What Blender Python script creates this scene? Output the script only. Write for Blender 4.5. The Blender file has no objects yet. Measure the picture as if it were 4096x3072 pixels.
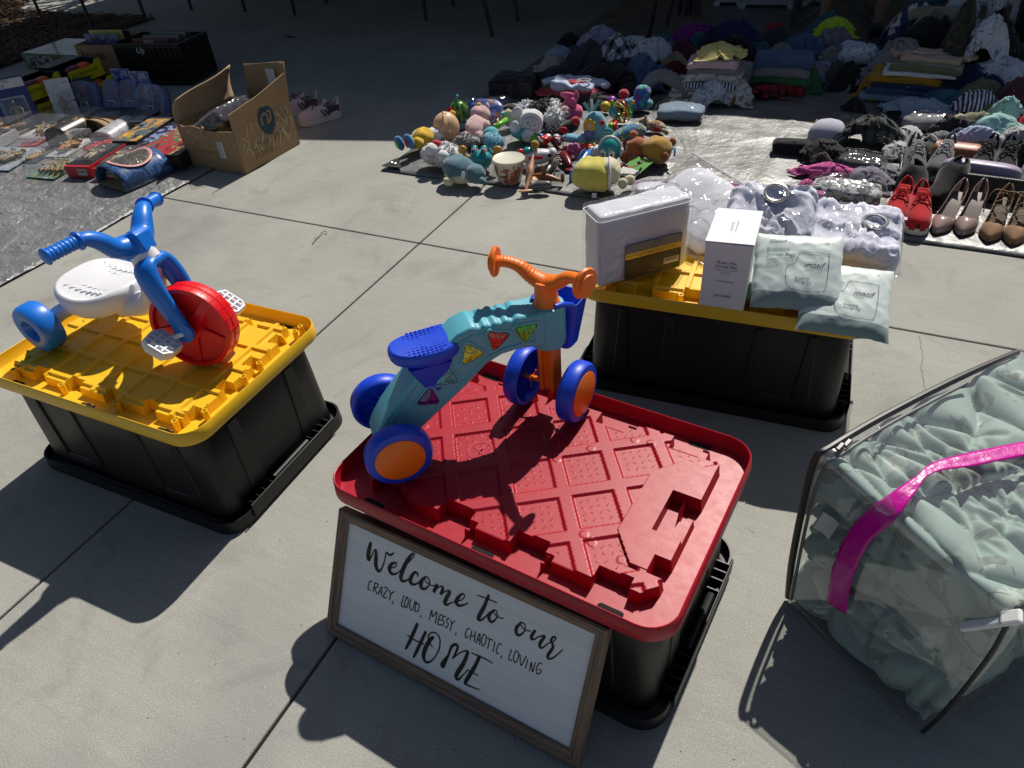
import bpy, bmesh, math, random
import numpy as np
from math import sin, cos, pi, radians as RD, sqrt
from mathutils import Vector, Matrix, Euler, noise
SC = bpy.context.scene
COL = SC.collection
# ---------------------------------------------------------------- camera, sky, sun, exposure
cam = bpy.data.objects.new('camera', bpy.data.cameras.new('camera'))
COL.objects.link(cam)
SC.camera = cam
cam.data.sensor_width = 36.0
cam.data.lens = 24.97
cam.data.clip_start = 0.02
cam.data.clip_end = 500.0
_p, _r, _y = RD(39.4322), RD(-5.2286), RD(-28.8936)
_f = Vector((sin(_y) * cos(_p), cos(_y) * cos(_p), -sin(_p)))
_r0 = Vector((cos(_y), -sin(_y), 0))
_u0 = _r0.cross(_f)
_R = cos(_r) * _r0 + sin(_r) * _u0
_U = -sin(_r) * _r0 + cos(_r) * _u0
cam.matrix_world = Matrix(((_R.x, _U.x, -_f.x, 0), (_R.y, _U.y, -_f.y, 0), (_R.z, _U.z, -_f.z, 1.45), (0, 0, 0, 1)))

SUN_EL, SUN_AZ = 51.0, 87.0            # height above the ground; direction it shines from (degrees from +X)
world = bpy.data.worlds.new('World')
SC.world = world
world.use_nodes = True
wn = world.node_tree
sky = wn.nodes.new('ShaderNodeTexSky')
sky.sky_type = 'NISHITA'
sky.sun_disc = False
sky.sun_elevation = RD(SUN_EL)
sky.sun_rotation = RD(90.0 - SUN_AZ)
bg = wn.nodes['Background']
bg.inputs['Strength'].default_value = 0.05
hsv = wn.nodes.new('ShaderNodeHueSaturation')
hsv.inputs['Saturation'].default_value = 0.92
wn.links.new(sky.outputs[0], hsv.inputs['Color'])
wn.links.new(hsv.outputs[0], bg.inputs['Color'])
sun = bpy.data.objects.new('sun', bpy.data.lights.new('sun', 'SUN'))
COL.objects.link(sun)
sun.data.energy = 4.9
sun.data.angle = RD(0.53)
sun.data.color = (1.0, 0.955, 0.87)
_sd = Vector((cos(RD(SUN_AZ)) * cos(RD(SUN_EL)), sin(RD(SUN_AZ)) * cos(RD(SUN_EL)), sin(RD(SUN_EL))))
sun.rotation_euler = _sd.to_track_quat('Z', 'Y').to_euler()
SC.view_settings.view_transform = 'Standard'
SC.view_settings.look = 'None'
SC.view_settings.exposure = 0.0
SC.view_settings.gamma = 1.0
SC.cycles.max_bounces = 8
SC.cycles.transparent_max_bounces = 16
SC.cycles.caustics_reflective = False
SC.cycles.caustics_refractive = False
SC.cycles.sample_clamp_indirect = 4.0

# ---------------------------------------------------------------- materials
MATS = {}
def srgb(r, g, b):
    return tuple(((c / 255) / 12.92 if c <= 10.3 else ((c / 255 + 0.055) / 1.055) ** 2.4) for c in (r, g, b))
def _mix(nt, fac, a, b, mode='MIX'):
    n = nt.nodes.new('ShaderNodeMix')
    n.data_type = 'RGBA'
    n.blend_type = mode
    for sock, val in ((n.inputs[0], fac), (n.inputs[6], a), (n.inputs[7], b)):
        if isinstance(val, (tuple, list)):
            sock.default_value = (*val[:3], 1)
        elif isinstance(val, (int, float)):
            sock.default_value = val
        else:
            nt.links.new(val, sock)
    return n.outputs[2]
def _math(nt, op, a, b=0.0):
    n = nt.nodes.new('ShaderNodeMath')
    n.operation = op
    for sock, val in ((n.inputs[0], a), (n.inputs[1], b)):
        if isinstance(val, (int, float)):
            sock.default_value = val
        else:
            nt.links.new(val, sock)
    return n.outputs[0]
def _noise(nt, co, scale, detail=3.0, rough=0.55, dist=0.0):
    n = nt.nodes.new('ShaderNodeTexNoise')
    n.inputs['Scale'].default_value = scale
    n.inputs['Detail'].default_value = detail
    n.inputs['Roughness'].default_value = rough
    n.inputs['Distortion'].default_value = dist
    nt.links.new(co, n.inputs['Vector'])
    return n
def _ramp(nt, fac, stops, interp='LINEAR'):
    n = nt.nodes.new('ShaderNodeValToRGB')
    cr = n.color_ramp
    cr.interpolation = interp
    while len(cr.elements) < len(stops):
        cr.elements.new(0.5)
    for e, (p, c) in zip(cr.elements, stops):
        e.position = p
        e.color = (*c[:3], 1) if isinstance(c, (tuple, list)) else (c, c, c, 1)
    nt.links.new(fac, n.inputs[0])
    return n.outputs[0]
def _voro(nt, co, scale, feature='F1', rnd=1.0):
    n = nt.nodes.new('ShaderNodeTexVoronoi')
    n.feature = feature
    n.inputs['Scale'].default_value = scale
    n.inputs['Randomness'].default_value = rnd
    nt.links.new(co, n.inputs['Vector'])
    return n
def _sep(nt, co):
    n = nt.nodes.new('ShaderNodeSeparateXYZ')
    nt.links.new(co, n.inputs[0])
    return n.outputs
def pattern(nt, co, base, pat):
    """colour of a printed or woven pattern, in the thing's own coordinates (metres)"""
    kind = pat[0]
    if kind == 'stripe':                                   # ('stripe', colour, period, axis, share)
        ax = _sep(nt, co)[pat[3] if len(pat) > 3 else 0]
        fr = _math(nt, 'FRACT', _math(nt, 'MULTIPLY', ax, 1.0 / pat[2]))
        return _mix(nt, _math(nt, 'LESS_THAN', fr, pat[4] if len(pat) > 4 else 0.45), base, pat[1])
    if kind == 'plaid':                                    # ('plaid', dark, mid, period)
        s = _sep(nt, co)
        fx = _math(nt, 'LESS_THAN', _math(nt, 'FRACT', _math(nt, 'MULTIPLY', s[0], 1 / pat[3])), 0.42)
        fy = _math(nt, 'LESS_THAN', _math(nt, 'FRACT', _math(nt, 'MULTIPLY', s[1], 1 / pat[3])), 0.42)
        a = _mix(nt, fx, base, pat[2])
        b = _mix(nt, fy, a, pat[2])
        return _mix(nt, _math(nt, 'MULTIPLY', fx, fy), b, pat[1])
    if kind == 'dots':                                     # ('dots', colour, spacing, radius share)
        v = _voro(nt, co, 1 / pat[2], rnd=0.25)
        return _mix(nt, _math(nt, 'LESS_THAN', v.outputs['Distance'], pat[3] if len(pat) > 3 else 0.22), base, pat[1])
    if kind == 'blot':                                     # ('blot', [colours], scale): printed artwork
        n = _noise(nt, co, pat[2], 2.5, 0.6, 1.2)
        cols = [base] + list(pat[1])
        return _ramp(nt, n.outputs[0], [(0.3 + 0.42 * i / max(1, len(cols) - 1), c) for i, c in enumerate(cols)], 'CONSTANT' if len(pat) < 4 else 'LINEAR')
    if kind == 'leaf':                                     # ('leaf', colour, colour, scale)
        v = _voro(nt, co, pat[3])
        n = _noise(nt, co, pat[3] * 2.2, 2, 0.5, 1.0)
        d = _math(nt, 'ADD', v.outputs['Distance'], _math(nt, 'MULTIPLY', n.outputs[0], 0.5))
        a = _mix(nt, _math(nt, 'LESS_THAN', d, 0.5), base, pat[1])
        n2 = _noise(nt, co, pat[3] * 0.8, 3, 0.55, 2.0)
        return _mix(nt, _math(nt, 'GREATER_THAN', n2.outputs[0], 0.58), a, pat[2])
    if kind == 'band':                                     # ('band', colour, axis, level): the side below the level
        n = _noise(nt, co, 14, 2)
        v = _math(nt, 'ADD', _sep(nt, co)[pat[2]], _math(nt, 'MULTIPLY', n.outputs[0], 0.02))
        return _mix(nt, _math(nt, 'LESS_THAN', v, pat[3]), base, pat[1])
    return base
def P(name, col, rough=0.5, metal=0.0, bump=None, var=0.0, vs=6.0, pat=None, sheen=0.0, coat=0.0, spec=0.5, space='Object', trans=0.0, sss=0.0, alpha=1.0):
    """a named principled material; bump = (scale, strength, metres); var = share of light and dark drift"""
    if name in MATS:
        return MATS[name]
    m = bpy.data.materials.new(name)
    MATS[name] = m
    m.use_nodes = True
    nt = m.node_tree
    b = nt.nodes['Principled BSDF']
    b.inputs['Base Color'].default_value = (*col, 1)
    b.inputs['Roughness'].default_value = rough
    b.inputs['Metallic'].default_value = metal
    b.inputs['Specular IOR Level'].default_value = spec
    b.inputs['Sheen Weight'].default_value = sheen
    b.inputs['Coat Weight'].default_value = coat
    b.inputs['Transmission Weight'].default_value = trans
    b.inputs['Alpha'].default_value = alpha
    if sss:
        b.inputs['Subsurface Weight'].default_value = sss
        b.inputs['Subsurface Scale'].default_value = 0.01
    if pat or var or bump:
        tc = nt.nodes.new('ShaderNodeTexCoord')
        co = tc.outputs[space]
        c = col
        if pat:
            c = pattern(nt, co, col, pat)
        if var:
            n = _noise(nt, co, vs, 4, 0.6)
            f = _ramp(nt, n.outputs[0], [(0.25, 1 - var), (0.75, 1 + var * 0.6)])
            c = _mix(nt, 1.0, c, f, 'MULTIPLY')
        if not isinstance(c, tuple):
            nt.links.new(c, b.inputs['Base Color'])
        if bump:
            n = _noise(nt, co, bump[0], 3, 0.6)
            bn = nt.nodes.new('ShaderNodeBump')
            bn.inputs['Strength'].default_value = bump[1]
            bn.inputs['Distance'].default_value = bump[2] if len(bump) > 2 else 0.002
            nt.links.new(n.outputs[0], bn.inputs['Height'])
            nt.links.new(bn.outputs[0], b.inputs['Normal'])
    return m
def plastic(name, col, rough=0.38, **k):
    k.setdefault('bump', (140, 0.12, 0.0006))
    k.setdefault('var', 0.05)
    return P(name, col, rough, **k)
def cloth_mat(name, col, pat=None, **k):
    k.setdefault('bump', (420, 0.35, 0.0012))
    k.setdefault('var', 0.13)
    k.setdefault('vs', 9)
    return P(name, col, k.pop('rough', 0.92), pat=pat, sheen=k.pop('sheen', 0.15), spec=0.25, **k)
def film(name, tint=(1, 1, 1), gloss=0.10, wrinkle=30.0, strength=0.55, rough=0.08, milky=0.0):
    """thin clear plastic: lets light straight through, glints by Fresnel"""
    if name in MATS:
        return MATS[name]
    m = bpy.data.materials.new(name)
    MATS[name] = m
    m.use_nodes = True
    nt = m.node_tree
    nt.nodes.remove(nt.nodes['Principled BSDF'])
    out = nt.nodes['Material Output']
    tr = nt.nodes.new('ShaderNodeBsdfTransparent')
    tr.inputs[0].default_value = (*tint, 1)
    gl = nt.nodes.new('ShaderNodeBsdfGlossy')
    gl.inputs['Roughness'].default_value = rough
    fr = nt.nodes.new('ShaderNodeLayerWeight')
    fr.inputs['Blend'].default_value = 0.5
    tc = nt.nodes.new('ShaderNodeTexCoord')
    n = _noise(nt, tc.outputs['Object'], wrinkle, 3, 0.55, 0.5)
    n2 = _noise(nt, tc.outputs['Object'], wrinkle * 0.35, 2, 0.5, 0.4)
    crease = _math(nt, 'POWER', _math(nt, 'ABSOLUTE', _math(nt, 'SUBTRACT', n.outputs[0], 0.5)), 0.6)
    crease = _math(nt, 'ADD', crease, _math(nt, 'MULTIPLY', n2.outputs[0], 1.2))
    bn = nt.nodes.new('ShaderNodeBump')
    bn.inputs['Strength'].default_value = strength
    bn.inputs['Distance'].default_value = 0.012
    nt.links.new(crease, bn.inputs['Height'])
    nt.links.new(bn.outputs[0], gl.inputs['Normal'])
    nt.links.new(bn.outputs[0], fr.inputs['Normal'])
    f = _math(nt, 'ADD', _math(nt, 'MULTIPLY', _math(nt, 'POWER', fr.outputs['Facing'], 4.0), 0.5), gloss * 0.6)
    mx = nt.nodes.new('ShaderNodeMixShader')
    nt.links.new(f, mx.inputs[0])
    nt.links.new(tr.outputs[0], mx.inputs[1])
    nt.links.new(gl.outputs[0], mx.inputs[2])
    res = mx.outputs[0]
    if milky:
        df = nt.nodes.new('ShaderNodeBsdfDiffuse')
        df.inputs[0].default_value = (0.75, 0.76, 0.8, 1)
        m2 = nt.nodes.new('ShaderNodeMixShader')
        m2.inputs[0].default_value = milky
        nt.links.new(res, m2.inputs[1])
        nt.links.new(df.outputs[0], m2.inputs[2])
        res = m2.outputs[0]
    nt.links.new(res, out.inputs['Surface'])
    return m

# ---------------------------------------------------------------- mesh building
def T(loc=(0, 0, 0), rot=(0, 0, 0), scale=(1, 1, 1)):
    return Matrix.LocRotScale(Vector(loc), Euler([RD(a) for a in rot]), Vector(scale))
def frame(o, x, y):
    """matrix with origin o, local x along x, local y towards y"""
    x = Vector(x).normalized()
    z = x.cross(Vector(y)).normalized()
    y = z.cross(x)
    return Matrix(((x.x, y.x, z.x, o[0]), (x.y, y.y, z.y, o[1]), (x.z, y.z, z.z, o[2]), (0, 0, 0, 1)))
def rrect(L, W, r, n=6):
    out = []
    for k, (sx, sy) in enumerate(((1, 1), (-1, 1), (-1, -1), (1, -1))):
        for i in range(n + 1):
            a = pi / 2 * (k + i / n)
            out.append((sx * (L / 2 - r) + r * cos(a), sy * (W / 2 - r) + r * sin(a)))
    return out
def smooth_path(pts, n=6, closed=False):
    pts = [Vector(p) for p in pts]
    m = len(pts)
    out = []
    for i in range(m if closed else m - 1):
        p0 = pts[(i - 1) % m] if closed or i else pts[0]
        p1 = pts[i]
        p2 = pts[(i + 1) % m]
        p3 = pts[(i + 2) % m] if closed or i + 2 < m else pts[-1]
        for k in range(n):
            t = k / n
            out.append(0.5 * ((2 * p1) + (p2 - p0) * t + (2 * p0 - 5 * p1 + 4 * p2 - p3) * t * t + (3 * p1 - p0 - 3 * p2 + p3) * t ** 3))
    if not closed:
        out.append(pts[-1].copy())
    return out
class MB:
    def __init__(s):
        s.v = []
        s.f = []
    def add(s, v, f, M=None):
        o = len(s.v)
        s.v += [tuple(M @ Vector(p)) for p in v] if M else [tuple(p) for p in v]
        s.f += [tuple(i + o for i in q) for q in f]
        return s
    def box(s, c, d, M=None, taper=1.0):
        x, y, z = d[0] / 2, d[1] / 2, d[2] / 2
        v = [(c[0] + a * x * (taper if e > 0 else 1), c[1] + b * y * (taper if e > 0 else 1), c[2] + e * z) for e in (-1, 1) for b in (-1, 1) for a in (-1, 1)]
        return s.add(v, [(0, 2, 3, 1), (4, 5, 7, 6), (0, 1, 5, 4), (2, 6, 7, 3), (0, 4, 6, 2), (1, 3, 7, 5)], M)
    def loft(s, rings, M=None, cap=(True, True), closed=True):
        n = len(rings[0])
        v = [p for r in rings for p in r]
        f = []
        for k in range(len(rings) - 1):
            for i in range(n if closed else n - 1):
                j = (i + 1) % n
                f.append((k * n + i, k * n + j, (k + 1) * n + j, (k + 1) * n + i))
        if cap[0]:
            f.append(tuple(reversed(range(n))))
        if cap[1]:
            f.append(tuple((len(rings) - 1) * n + i for i in range(n)))
        return s.add(v, f, M)
    def prism(s, poly, z0, z1, M=None):
        return s.loft([[(x, y, z0) for x, y in poly], [(x, y, z1) for x, y in poly]], M)
    def lathe(s, prof, n=24, M=None, cap=(True, True)):
        """prof: (radius, z) pairs round the z axis"""
        return s.loft([[(r * cos(2 * pi * i / n), r * sin(2 * pi * i / n), z) for i in range(n)] for r, z in prof], M, cap)
    def tube(s, pts, rad, n=10, M=None, cap=True, flat=1.0, up=None):
        pts = [Vector(p) for p in pts]
        rad = rad if isinstance(rad, (list, tuple)) else [rad] * len(pts)
        rings = []
        nrm = None
        for i, p in enumerate(pts):
            t = (pts[min(i + 1, len(pts) - 1)] - pts[max(i - 1, 0)])
            t = t.normalized() if t.length > 1e-9 else Vector((0, 0, 1))
            if nrm is None:
                ref = Vector(up) if up else (Vector((0, 0, 1)) if abs(t.z) < 0.9 else Vector((1, 0, 0)))
                nrm = (ref - t * ref.dot(t)).normalized()
            else:
                nrm = (nrm - t * nrm.dot(t)).normalized()
            b = t.cross(nrm)
            rings.append([p + (nrm * cos(2 * pi * k / n) * flat + b * sin(2 * pi * k / n)) * rad[i] for k in range(n)])
        return s.loft(rings, M, (cap, cap))
    def sup(s, r, M=None, e1=1.0, e2=1.0, nu=14, nv=22, amp=0.0, freq=8.0, seed=0.0):
        """superellipsoid with lumpy noise; r = half sizes"""
        def pw(c, e):
            return math.copysign(abs(c) ** e, c)
        v = []
        off = Vector((seed * 3.17, seed * 1.93, seed * 2.41))
        rm = min(r)
        def pt(u, w):
            p = Vector((r[0] * pw(cos(u), e1) * pw(cos(w), e2), r[1] * pw(cos(u), e1) * pw(sin(w), e2), r[2] * pw(sin(u), e1)))
            if amp:
                p = p + p.normalized() * amp * rm * (noise.noise(p * freq + off) + 0.5 * noise.noise(p * freq * 2.3 + off))
            return p
        for i in range(1, nu):
            u = -pi / 2 + pi * i / nu
            for j in range(nv):
                v.append(pt(u, 2 * pi * j / nv))
        f = [(i * nv + j, i * nv + (j + 1) % nv, (i + 1) * nv + (j + 1) % nv, (i + 1) * nv + j) for i in range(nu - 2) for j in range(nv)]
        b = len(v)
        v += [pt(-pi / 2, 0), pt(pi / 2, 0)]
        f += [(b, (j + 1) % nv, j) for j in range(nv)]
        f += [(b + 1, (nu - 2) * nv + j, (nu - 2) * nv + (j + 1) % nv) for j in range(nv)]
        return s.add(v, f, M)
    def rbox(s, r, rad, n, M=None, fn=None):
        """rounded box with an even mesh; r = half sizes, n = cells along x, y, z; fn moves points"""
        idx, v, f = {}, [], []
        def vid(p):
            k = tuple(round(c, 5) for c in p)
            if k not in idx:
                inn = Vector([max(-(r[i] - rad), min(r[i] - rad, p[i])) for i in range(3)])
                d = Vector(p) - inn
                q = inn + d.normalized() * rad if d.length > 1e-9 else Vector(p)
                idx[k] = len(v)
                v.append(fn(q) if fn else q)
            return idx[k]
        for ax in range(3):
            a, b = (ax + 1) % 3, (ax + 2) % 3
            for sg in (-1, 1):
                for i in range(n[a]):
                    for j in range(n[b]):
                        q = []
                        for di, dj in ((0, 0), (1, 0), (1, 1), (0, 1)):
                            p = [0, 0, 0]
                            p[ax] = sg * r[ax]
                            p[a] = -r[a] + 2 * r[a] * (i + di) / n[a]
                            p[b] = -r[b] + 2 * r[b] * (j + dj) / n[b]
                            q.append(vid(p))
                        f.append(tuple(q) if sg > 0 else tuple(reversed(q)))
        return s.add(v, f, M)
    def grid(s, nx, ny, fn, M=None):
        v = [fn(i / nx, j / ny) for j in range(ny + 1) for i in range(nx + 1)]
        f = [(j * (nx + 1) + i, j * (nx + 1) + i + 1, (j + 1) * (nx + 1) + i + 1, (j + 1) * (nx + 1) + i) for j in range(ny) for i in range(nx)]
        return s.add(v, f, M)
    def ribbon(s, pts, widths, th=0.0006, M=None):
        """flat brush stroke lying in the local xy plane, a hair thick"""
        pts = [Vector((p[0], p[1], 0)) for p in pts]
        top, bot = [], []
        n = len(pts)
        L, Rr = [], []
        for i, p in enumerate(pts):
            t = (pts[min(i + 1, n - 1)] - pts[max(i - 1, 0)]).normalized()
            q = Vector((-t.y, t.x, 0)) * widths[i] / 2
            L.append(p + q)
            Rr.append(p - q)
        v = []
        for a, b in zip(L, Rr):
            v += [(a.x, a.y, th), (b.x, b.y, th)]
        f = [(2 * i, 2 * i + 1, 2 * i + 3, 2 * i + 2) for i in range(n - 1)]
        s.add(v, f, M)
        for c, w in ((pts[0], widths[0]), (pts[-1], widths[-1])):
            k = 8
            s.add([(c.x + cos(2 * pi * i / k) * w / 2, c.y + sin(2 * pi * i / k) * w / 2, th * 1.4) for i in range(k)], [tuple(range(k))], M)
        return s
    def mesh(s, name):
        me = bpy.data.meshes.new(name)
        me.from_pydata(s.v, [], s.f)
        me.validate()
        return me
    def build(s, name, mat, parent=None, smooth=35, bevel=0.0, sub=0, solid=0.0, M=None, fix=False):
        me = s.mesh(name)
        if fix:
            bm = bmesh.new()
            bm.from_mesh(me)
            bmesh.ops.recalc_face_normals(bm, faces=bm.faces)
            bm.to_mesh(me)
            bm.free()
        me.materials.append(mat)
        if smooth:
            me.polygons.foreach_set('use_smooth', [True] * len(me.polygons))
            if smooth < 180:
                me.set_sharp_from_angle(angle=RD(smooth))
        o = bpy.data.objects.new(name, me)
        COL.objects.link(o)
        if parent:
            o.parent = parent
        if M:
            o.matrix_local = M
        if solid:
            md = o.modifiers.new('solid', 'SOLIDIFY')
            md.thickness = solid
            md.offset = 0
        if bevel:
            md = o.modifiers.new('bevel', 'BEVEL')
            md.width = bevel
            md.segments = 2
            md.limit_method = 'ANGLE'
            md.angle_limit = RD(40)
        if sub:
            md = o.modifiers.new('sub', 'SUBSURF')
            md.levels = md.render_levels = sub
        return o
def tag(o, label=None, cat=None, group=None, kind=None):
    for k, v in (('label', label), ('category', cat), ('group', group), ('kind', kind)):
        if v:
            o[k] = v
    return o
def E(name, loc, label, cat, rz=0.0, group=None, rot=None):
    o = bpy.data.objects.new(name, None)
    COL.objects.link(o)
    o.empty_display_size = 0.05
    o.location = (loc[0], loc[1], loc[2] if len(loc) > 2 else 0.0)
    o.rotation_euler = [RD(a) for a in rot] if rot else (0, 0, RD(rz))
    return tag(o, label, cat, group)
def move(o, loc, rz=0.0, rot=None):
    o.location = (loc[0], loc[1], loc[2] if len(loc) > 2 else 0.0)
    o.rotation_euler = [RD(a) for a in rot] if rot else (0, 0, RD(rz))
    return o
def text(body, size, mat, parent, M, name='lettering', align='LEFT', th=0.0, sx=1.0, shear=0.0, space=1.0):
    cu = bpy.data.curves.new(name, 'FONT')
    cu.body = body
    cu.size = size
    cu.align_x = align
    cu.shear = shear
    cu.space_character = space
    cu.extrude = th
    cu.resolution_u = 3
    t = bpy.data.objects.new('tmp', cu)
    COL.objects.link(t)
    me = bpy.data.meshes.new_from_object(t.evaluated_get(bpy.context.evaluated_depsgraph_get()))
    bpy.data.objects.remove(t)
    me.name = name
    me.materials.clear()
    me.materials.append(mat)
    o = bpy.data.objects.new(name, me)
    COL.objects.link(o)
    o.parent = parent
    o.matrix_local = M @ Matrix.Diagonal((sx, 1, 1, 1))
    return o
def copy_tree(o, parent=None):
    c = o.copy()
    COL.objects.link(c)
    c.parent = parent
    for ch in list(o.children):
        copy_tree(ch, c)
    return c
def buckled_cloth(seed, n=46, mth=34, squeeze=0.58, dome=0.10, freq=1.0, its=260):
    """a cloth pushed together until it buckles: distance constraints on a grid, resting on a low mound"""
    rs = np.random.RandomState(seed)
    d = 1.0 / (n - 1)
    gx, gy = np.meshgrid(np.linspace(-0.5, 0.5, n), (np.arange(mth) - (mth - 1) / 2) * d)
    P0 = np.stack([gx, gy, np.zeros_like(gx)], -1)
    def rough(k, amp):
        f = np.zeros_like(gx)
        for _ in range(k):
            w = rs.uniform(3, 17, 2) * freq
            f += np.sin(gx * w[0] * rs.choice([-1, 1]) + gy * w[1] + rs.uniform(0, 6.3))
        return f * amp / sqrt(k)
    ang = rs.uniform(0, pi)
    s1, s2 = squeeze * rs.uniform(0.85, 1.0), squeeze * rs.uniform(1.1, 1.5)
    c, s = cos(ang), sin(ang)
    X = np.empty_like(P0)
    u, v = gx * c + gy * s, -gx * s + gy * c
    u, v = u * s1 + rough(6, 0.035 / freq), v * s2 + rough(6, 0.035 / freq)
    X[..., 0], X[..., 1] = u * c - v * s, u * s + v * c
    tgt = X[..., :2].copy()
    floor = dome * np.maximum(0, 1 - (tgt[..., 0] ** 2 + (tgt[..., 1] * 1.3) ** 2) / 0.13) ** 1.3
    X[..., 2] = floor + 0.03 + rough(8, 0.02 / freq)
    def con(A, B, rest, k):
        e = B - A
        L = np.sqrt((e * e).sum(-1, keepdims=True)) + 1e-9
        q = e * (0.5 * k * (L - rest) / L)
        A += q
        B -= q
    for it in range(its):
        X[..., 2] -= 0.0012
        X[..., :2] += (tgt - X[..., :2]) * 0.012
        for o in (0, 1):
            con(X[:, o:n - 1:2], X[:, o + 1:n:2], d, 1.0)
            con(X[o:mth - 1:2], X[o + 1:mth:2], d, 1.0)
        for o in (0, 1):
            con(X[o:mth - 1:2, :-1], X[o + 1:mth:2, 1:], d * 1.414, 0.6)
            con(X[o:mth - 1:2, 1:], X[o + 1:mth:2, :-1], d * 1.414, 0.6)
        con(X[:, :-3], X[:, 3:], d * 2.8, 0.06)
        con(X[:-3], X[3:], d * 2.8, 0.06)
        X[..., 2] = np.maximum(X[..., 2], floor)
    for _ in range(2):
        X[1:-1, 1:-1] = X[1:-1, 1:-1] * 0.6 + 0.1 * (X[:-2, 1:-1] + X[2:, 1:-1] + X[1:-1, :-2] + X[1:-1, 2:])
    ex = np.ptp(X[..., 0]), np.ptp(X[..., 1]), np.ptp(X[..., 2])
    X[..., 0] = (X[..., 0] - (X[..., 0].max() + X[..., 0].min()) / 2) / ex[0]
    X[..., 1] = (X[..., 1] - (X[..., 1].max() + X[..., 1].min()) / 2) / ex[1]
    X[..., 2] = (X[..., 2] - X[..., 2].min()) / ex[2]
    return X, n, mth

# ================================================================ the setting
def concrete():
    m = bpy.data.materials.new('concrete')
    m.use_nodes = True
    nt = m.node_tree
    b = nt.nodes['Principled BSDF']
    tc = nt.nodes.new('ShaderNodeTexCoord')
    co = tc.outputs['Object']
    big = _noise(nt, co, 1.3, 5, 0.6, 0.4)
    c = _ramp(nt, big.outputs[0], [(0.3, (0.272, 0.267, 0.243)), (0.7, (0.355, 0.348, 0.315))])
    mp = nt.nodes.new('ShaderNodeMapping')
    mp.inputs['Scale'].default_value = (1.0, 9.0, 1.0)
    mp.inputs['Rotation'].default_value = (0, 0, 1.2)
    nt.links.new(co, mp.inputs[0])
    streak = _noise(nt, mp.outputs[0], 6.0, 4, 0.65)
    c = _mix(nt, 0.3, c, _ramp(nt, streak.outputs[0], [(0.3, 0.8), (0.7, 1.12)]), 'MULTIPLY')
    grain = _noise(nt, co, 330.0, 2, 0.7)
    c = _mix(nt, 1.0, c, _ramp(nt, grain.outputs[0], [(0.28, 0.66), (0.5, 1.0), (0.74, 1.3)]), 'MULTIPLY')
    sp = _voro(nt, co, 75.0)
    c = _mix(nt, _math(nt, 'LESS_THAN', sp.outputs['Distance'], 0.09), c, (0.52, 0.51, 0.48))
    sp2 = _voro(nt, co, 23.0)
    c = _mix(nt, _math(nt, 'LESS_THAN', sp2.outputs['Distance'], 0.045), c, (0.09, 0.085, 0.075))
    st = _noise(nt, co, 3.1, 6, 0.7, 1.0)
    c = _mix(nt, 1.0, c, _ramp(nt, st.outputs[0], [(0.52, 1.02), (0.72, 0.78)]), 'MULTIPLY')
    oil = _noise(nt, co, 0.85, 3, 0.5, 0.3)
    c = _mix(nt, _ramp(nt, oil.outputs[0], [(0.60, 0.0), (0.70, 0.5)]), c, (0.19, 0.19, 0.185))
    nt.links.new(c, b.inputs['Base Color'])
    b.inputs['Roughness'].default_value = 0.8
    b.inputs['Specular IOR Level'].default_value = 0.35
    bn = nt.nodes.new('ShaderNodeBump')
    bn.inputs['Strength'].default_value = 0.5
    bn.inputs['Distance'].default_value = 0.0016
    g2 = _noise(nt, co, 240.0, 4, 0.7)
    nt.links.new(g2.outputs[0], bn.inputs['Height'])
    nt.links.new(bn.outputs[0], b.inputs['Normal'])
    return m
CONC = concrete()
JOINT = P('joint_dirt', (0.035, 0.032, 0.028), 0.95, var=0.3, vs=20)
m = MB()
m.box((0, 0, -0.06), (120, 120, 0.08))
pave = tag(m.build('pavement', JOINT, smooth=0), 'grey concrete pavement with narrow joints', None, None, 'structure')
del pave['label']
xs = [-30, -1.640, -0.838, 30]
ys = [-30, 2.262, 4.815, 30]
for i in range(3):
    for j in range(3):
        m = MB()
        x0, x1, y0, y1 = xs[i] + 0.004, xs[i + 1] - 0.004, ys[j] + 0.004, ys[j + 1] - 0.004
        m.box(((x0 + x1) / 2, (y0 + y1) / 2, -0.05), (x1 - x0, y1 - y0, 0.1))
        m.build('concrete_slab', CONC, pave, smooth=0, bevel=0.004)
# crack in the slab on the right: a thin dark line of dirt
rnd = random.Random(3)
pts = smooth_path([(0.296, 2.242, 0.0012), (0.310, 2.141, 0.0012), (0.309, 2.053, 0.0012), (0.327, 1.942, 0.0012)], 8)
m = MB()
m.ribbon([(p.x + rnd.uniform(-.003, .003), p.y) for p in pts], [0.0008] * len(pts), 0.0012)
m.build('crack', JOINT, pave, smooth=0)
# bark mulch bed at the far left
MULCH = P('bark_mulch', (0.10, 0.062, 0.035), 0.95, bump=(60, 0.9, 0.01), var=0.5, vs=14)
poly = [(-6.673, 5.442), (-6.650, 4.707), (-6.633, 4.402), (-6.714, 4.041), (-6.676, 3.752), (-7.025, 3.183), (-10.288, 4.563), (-11.946, 6.538), (-9.918, 6.559), (-9.248, 5.875), (-8.847, 5.435), (-8.355, 5.455), (-7.466, 5.450)]
m = MB()
m.prism(poly, -0.02, 0.012)
tag(m.build('mulch_bed', MULCH, smooth=0), kind='structure')
CHIP = P('bark_chip', (0.17, 0.10, 0.055), 0.95, var=0.5, vs=3)
def inside(p, poly):
    r = False
    for k in range(len(poly)):
        (x1, y1), (x2, y2) = poly[k], poly[k - 1]
        if (y1 > p[1]) != (y2 > p[1]) and p[0] < (x2 - x1) * (p[1] - y1) / (y2 - y1) + x1:
            r = not r
    return r
m = MB()
rnd = random.Random(11)
n = 0
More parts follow.
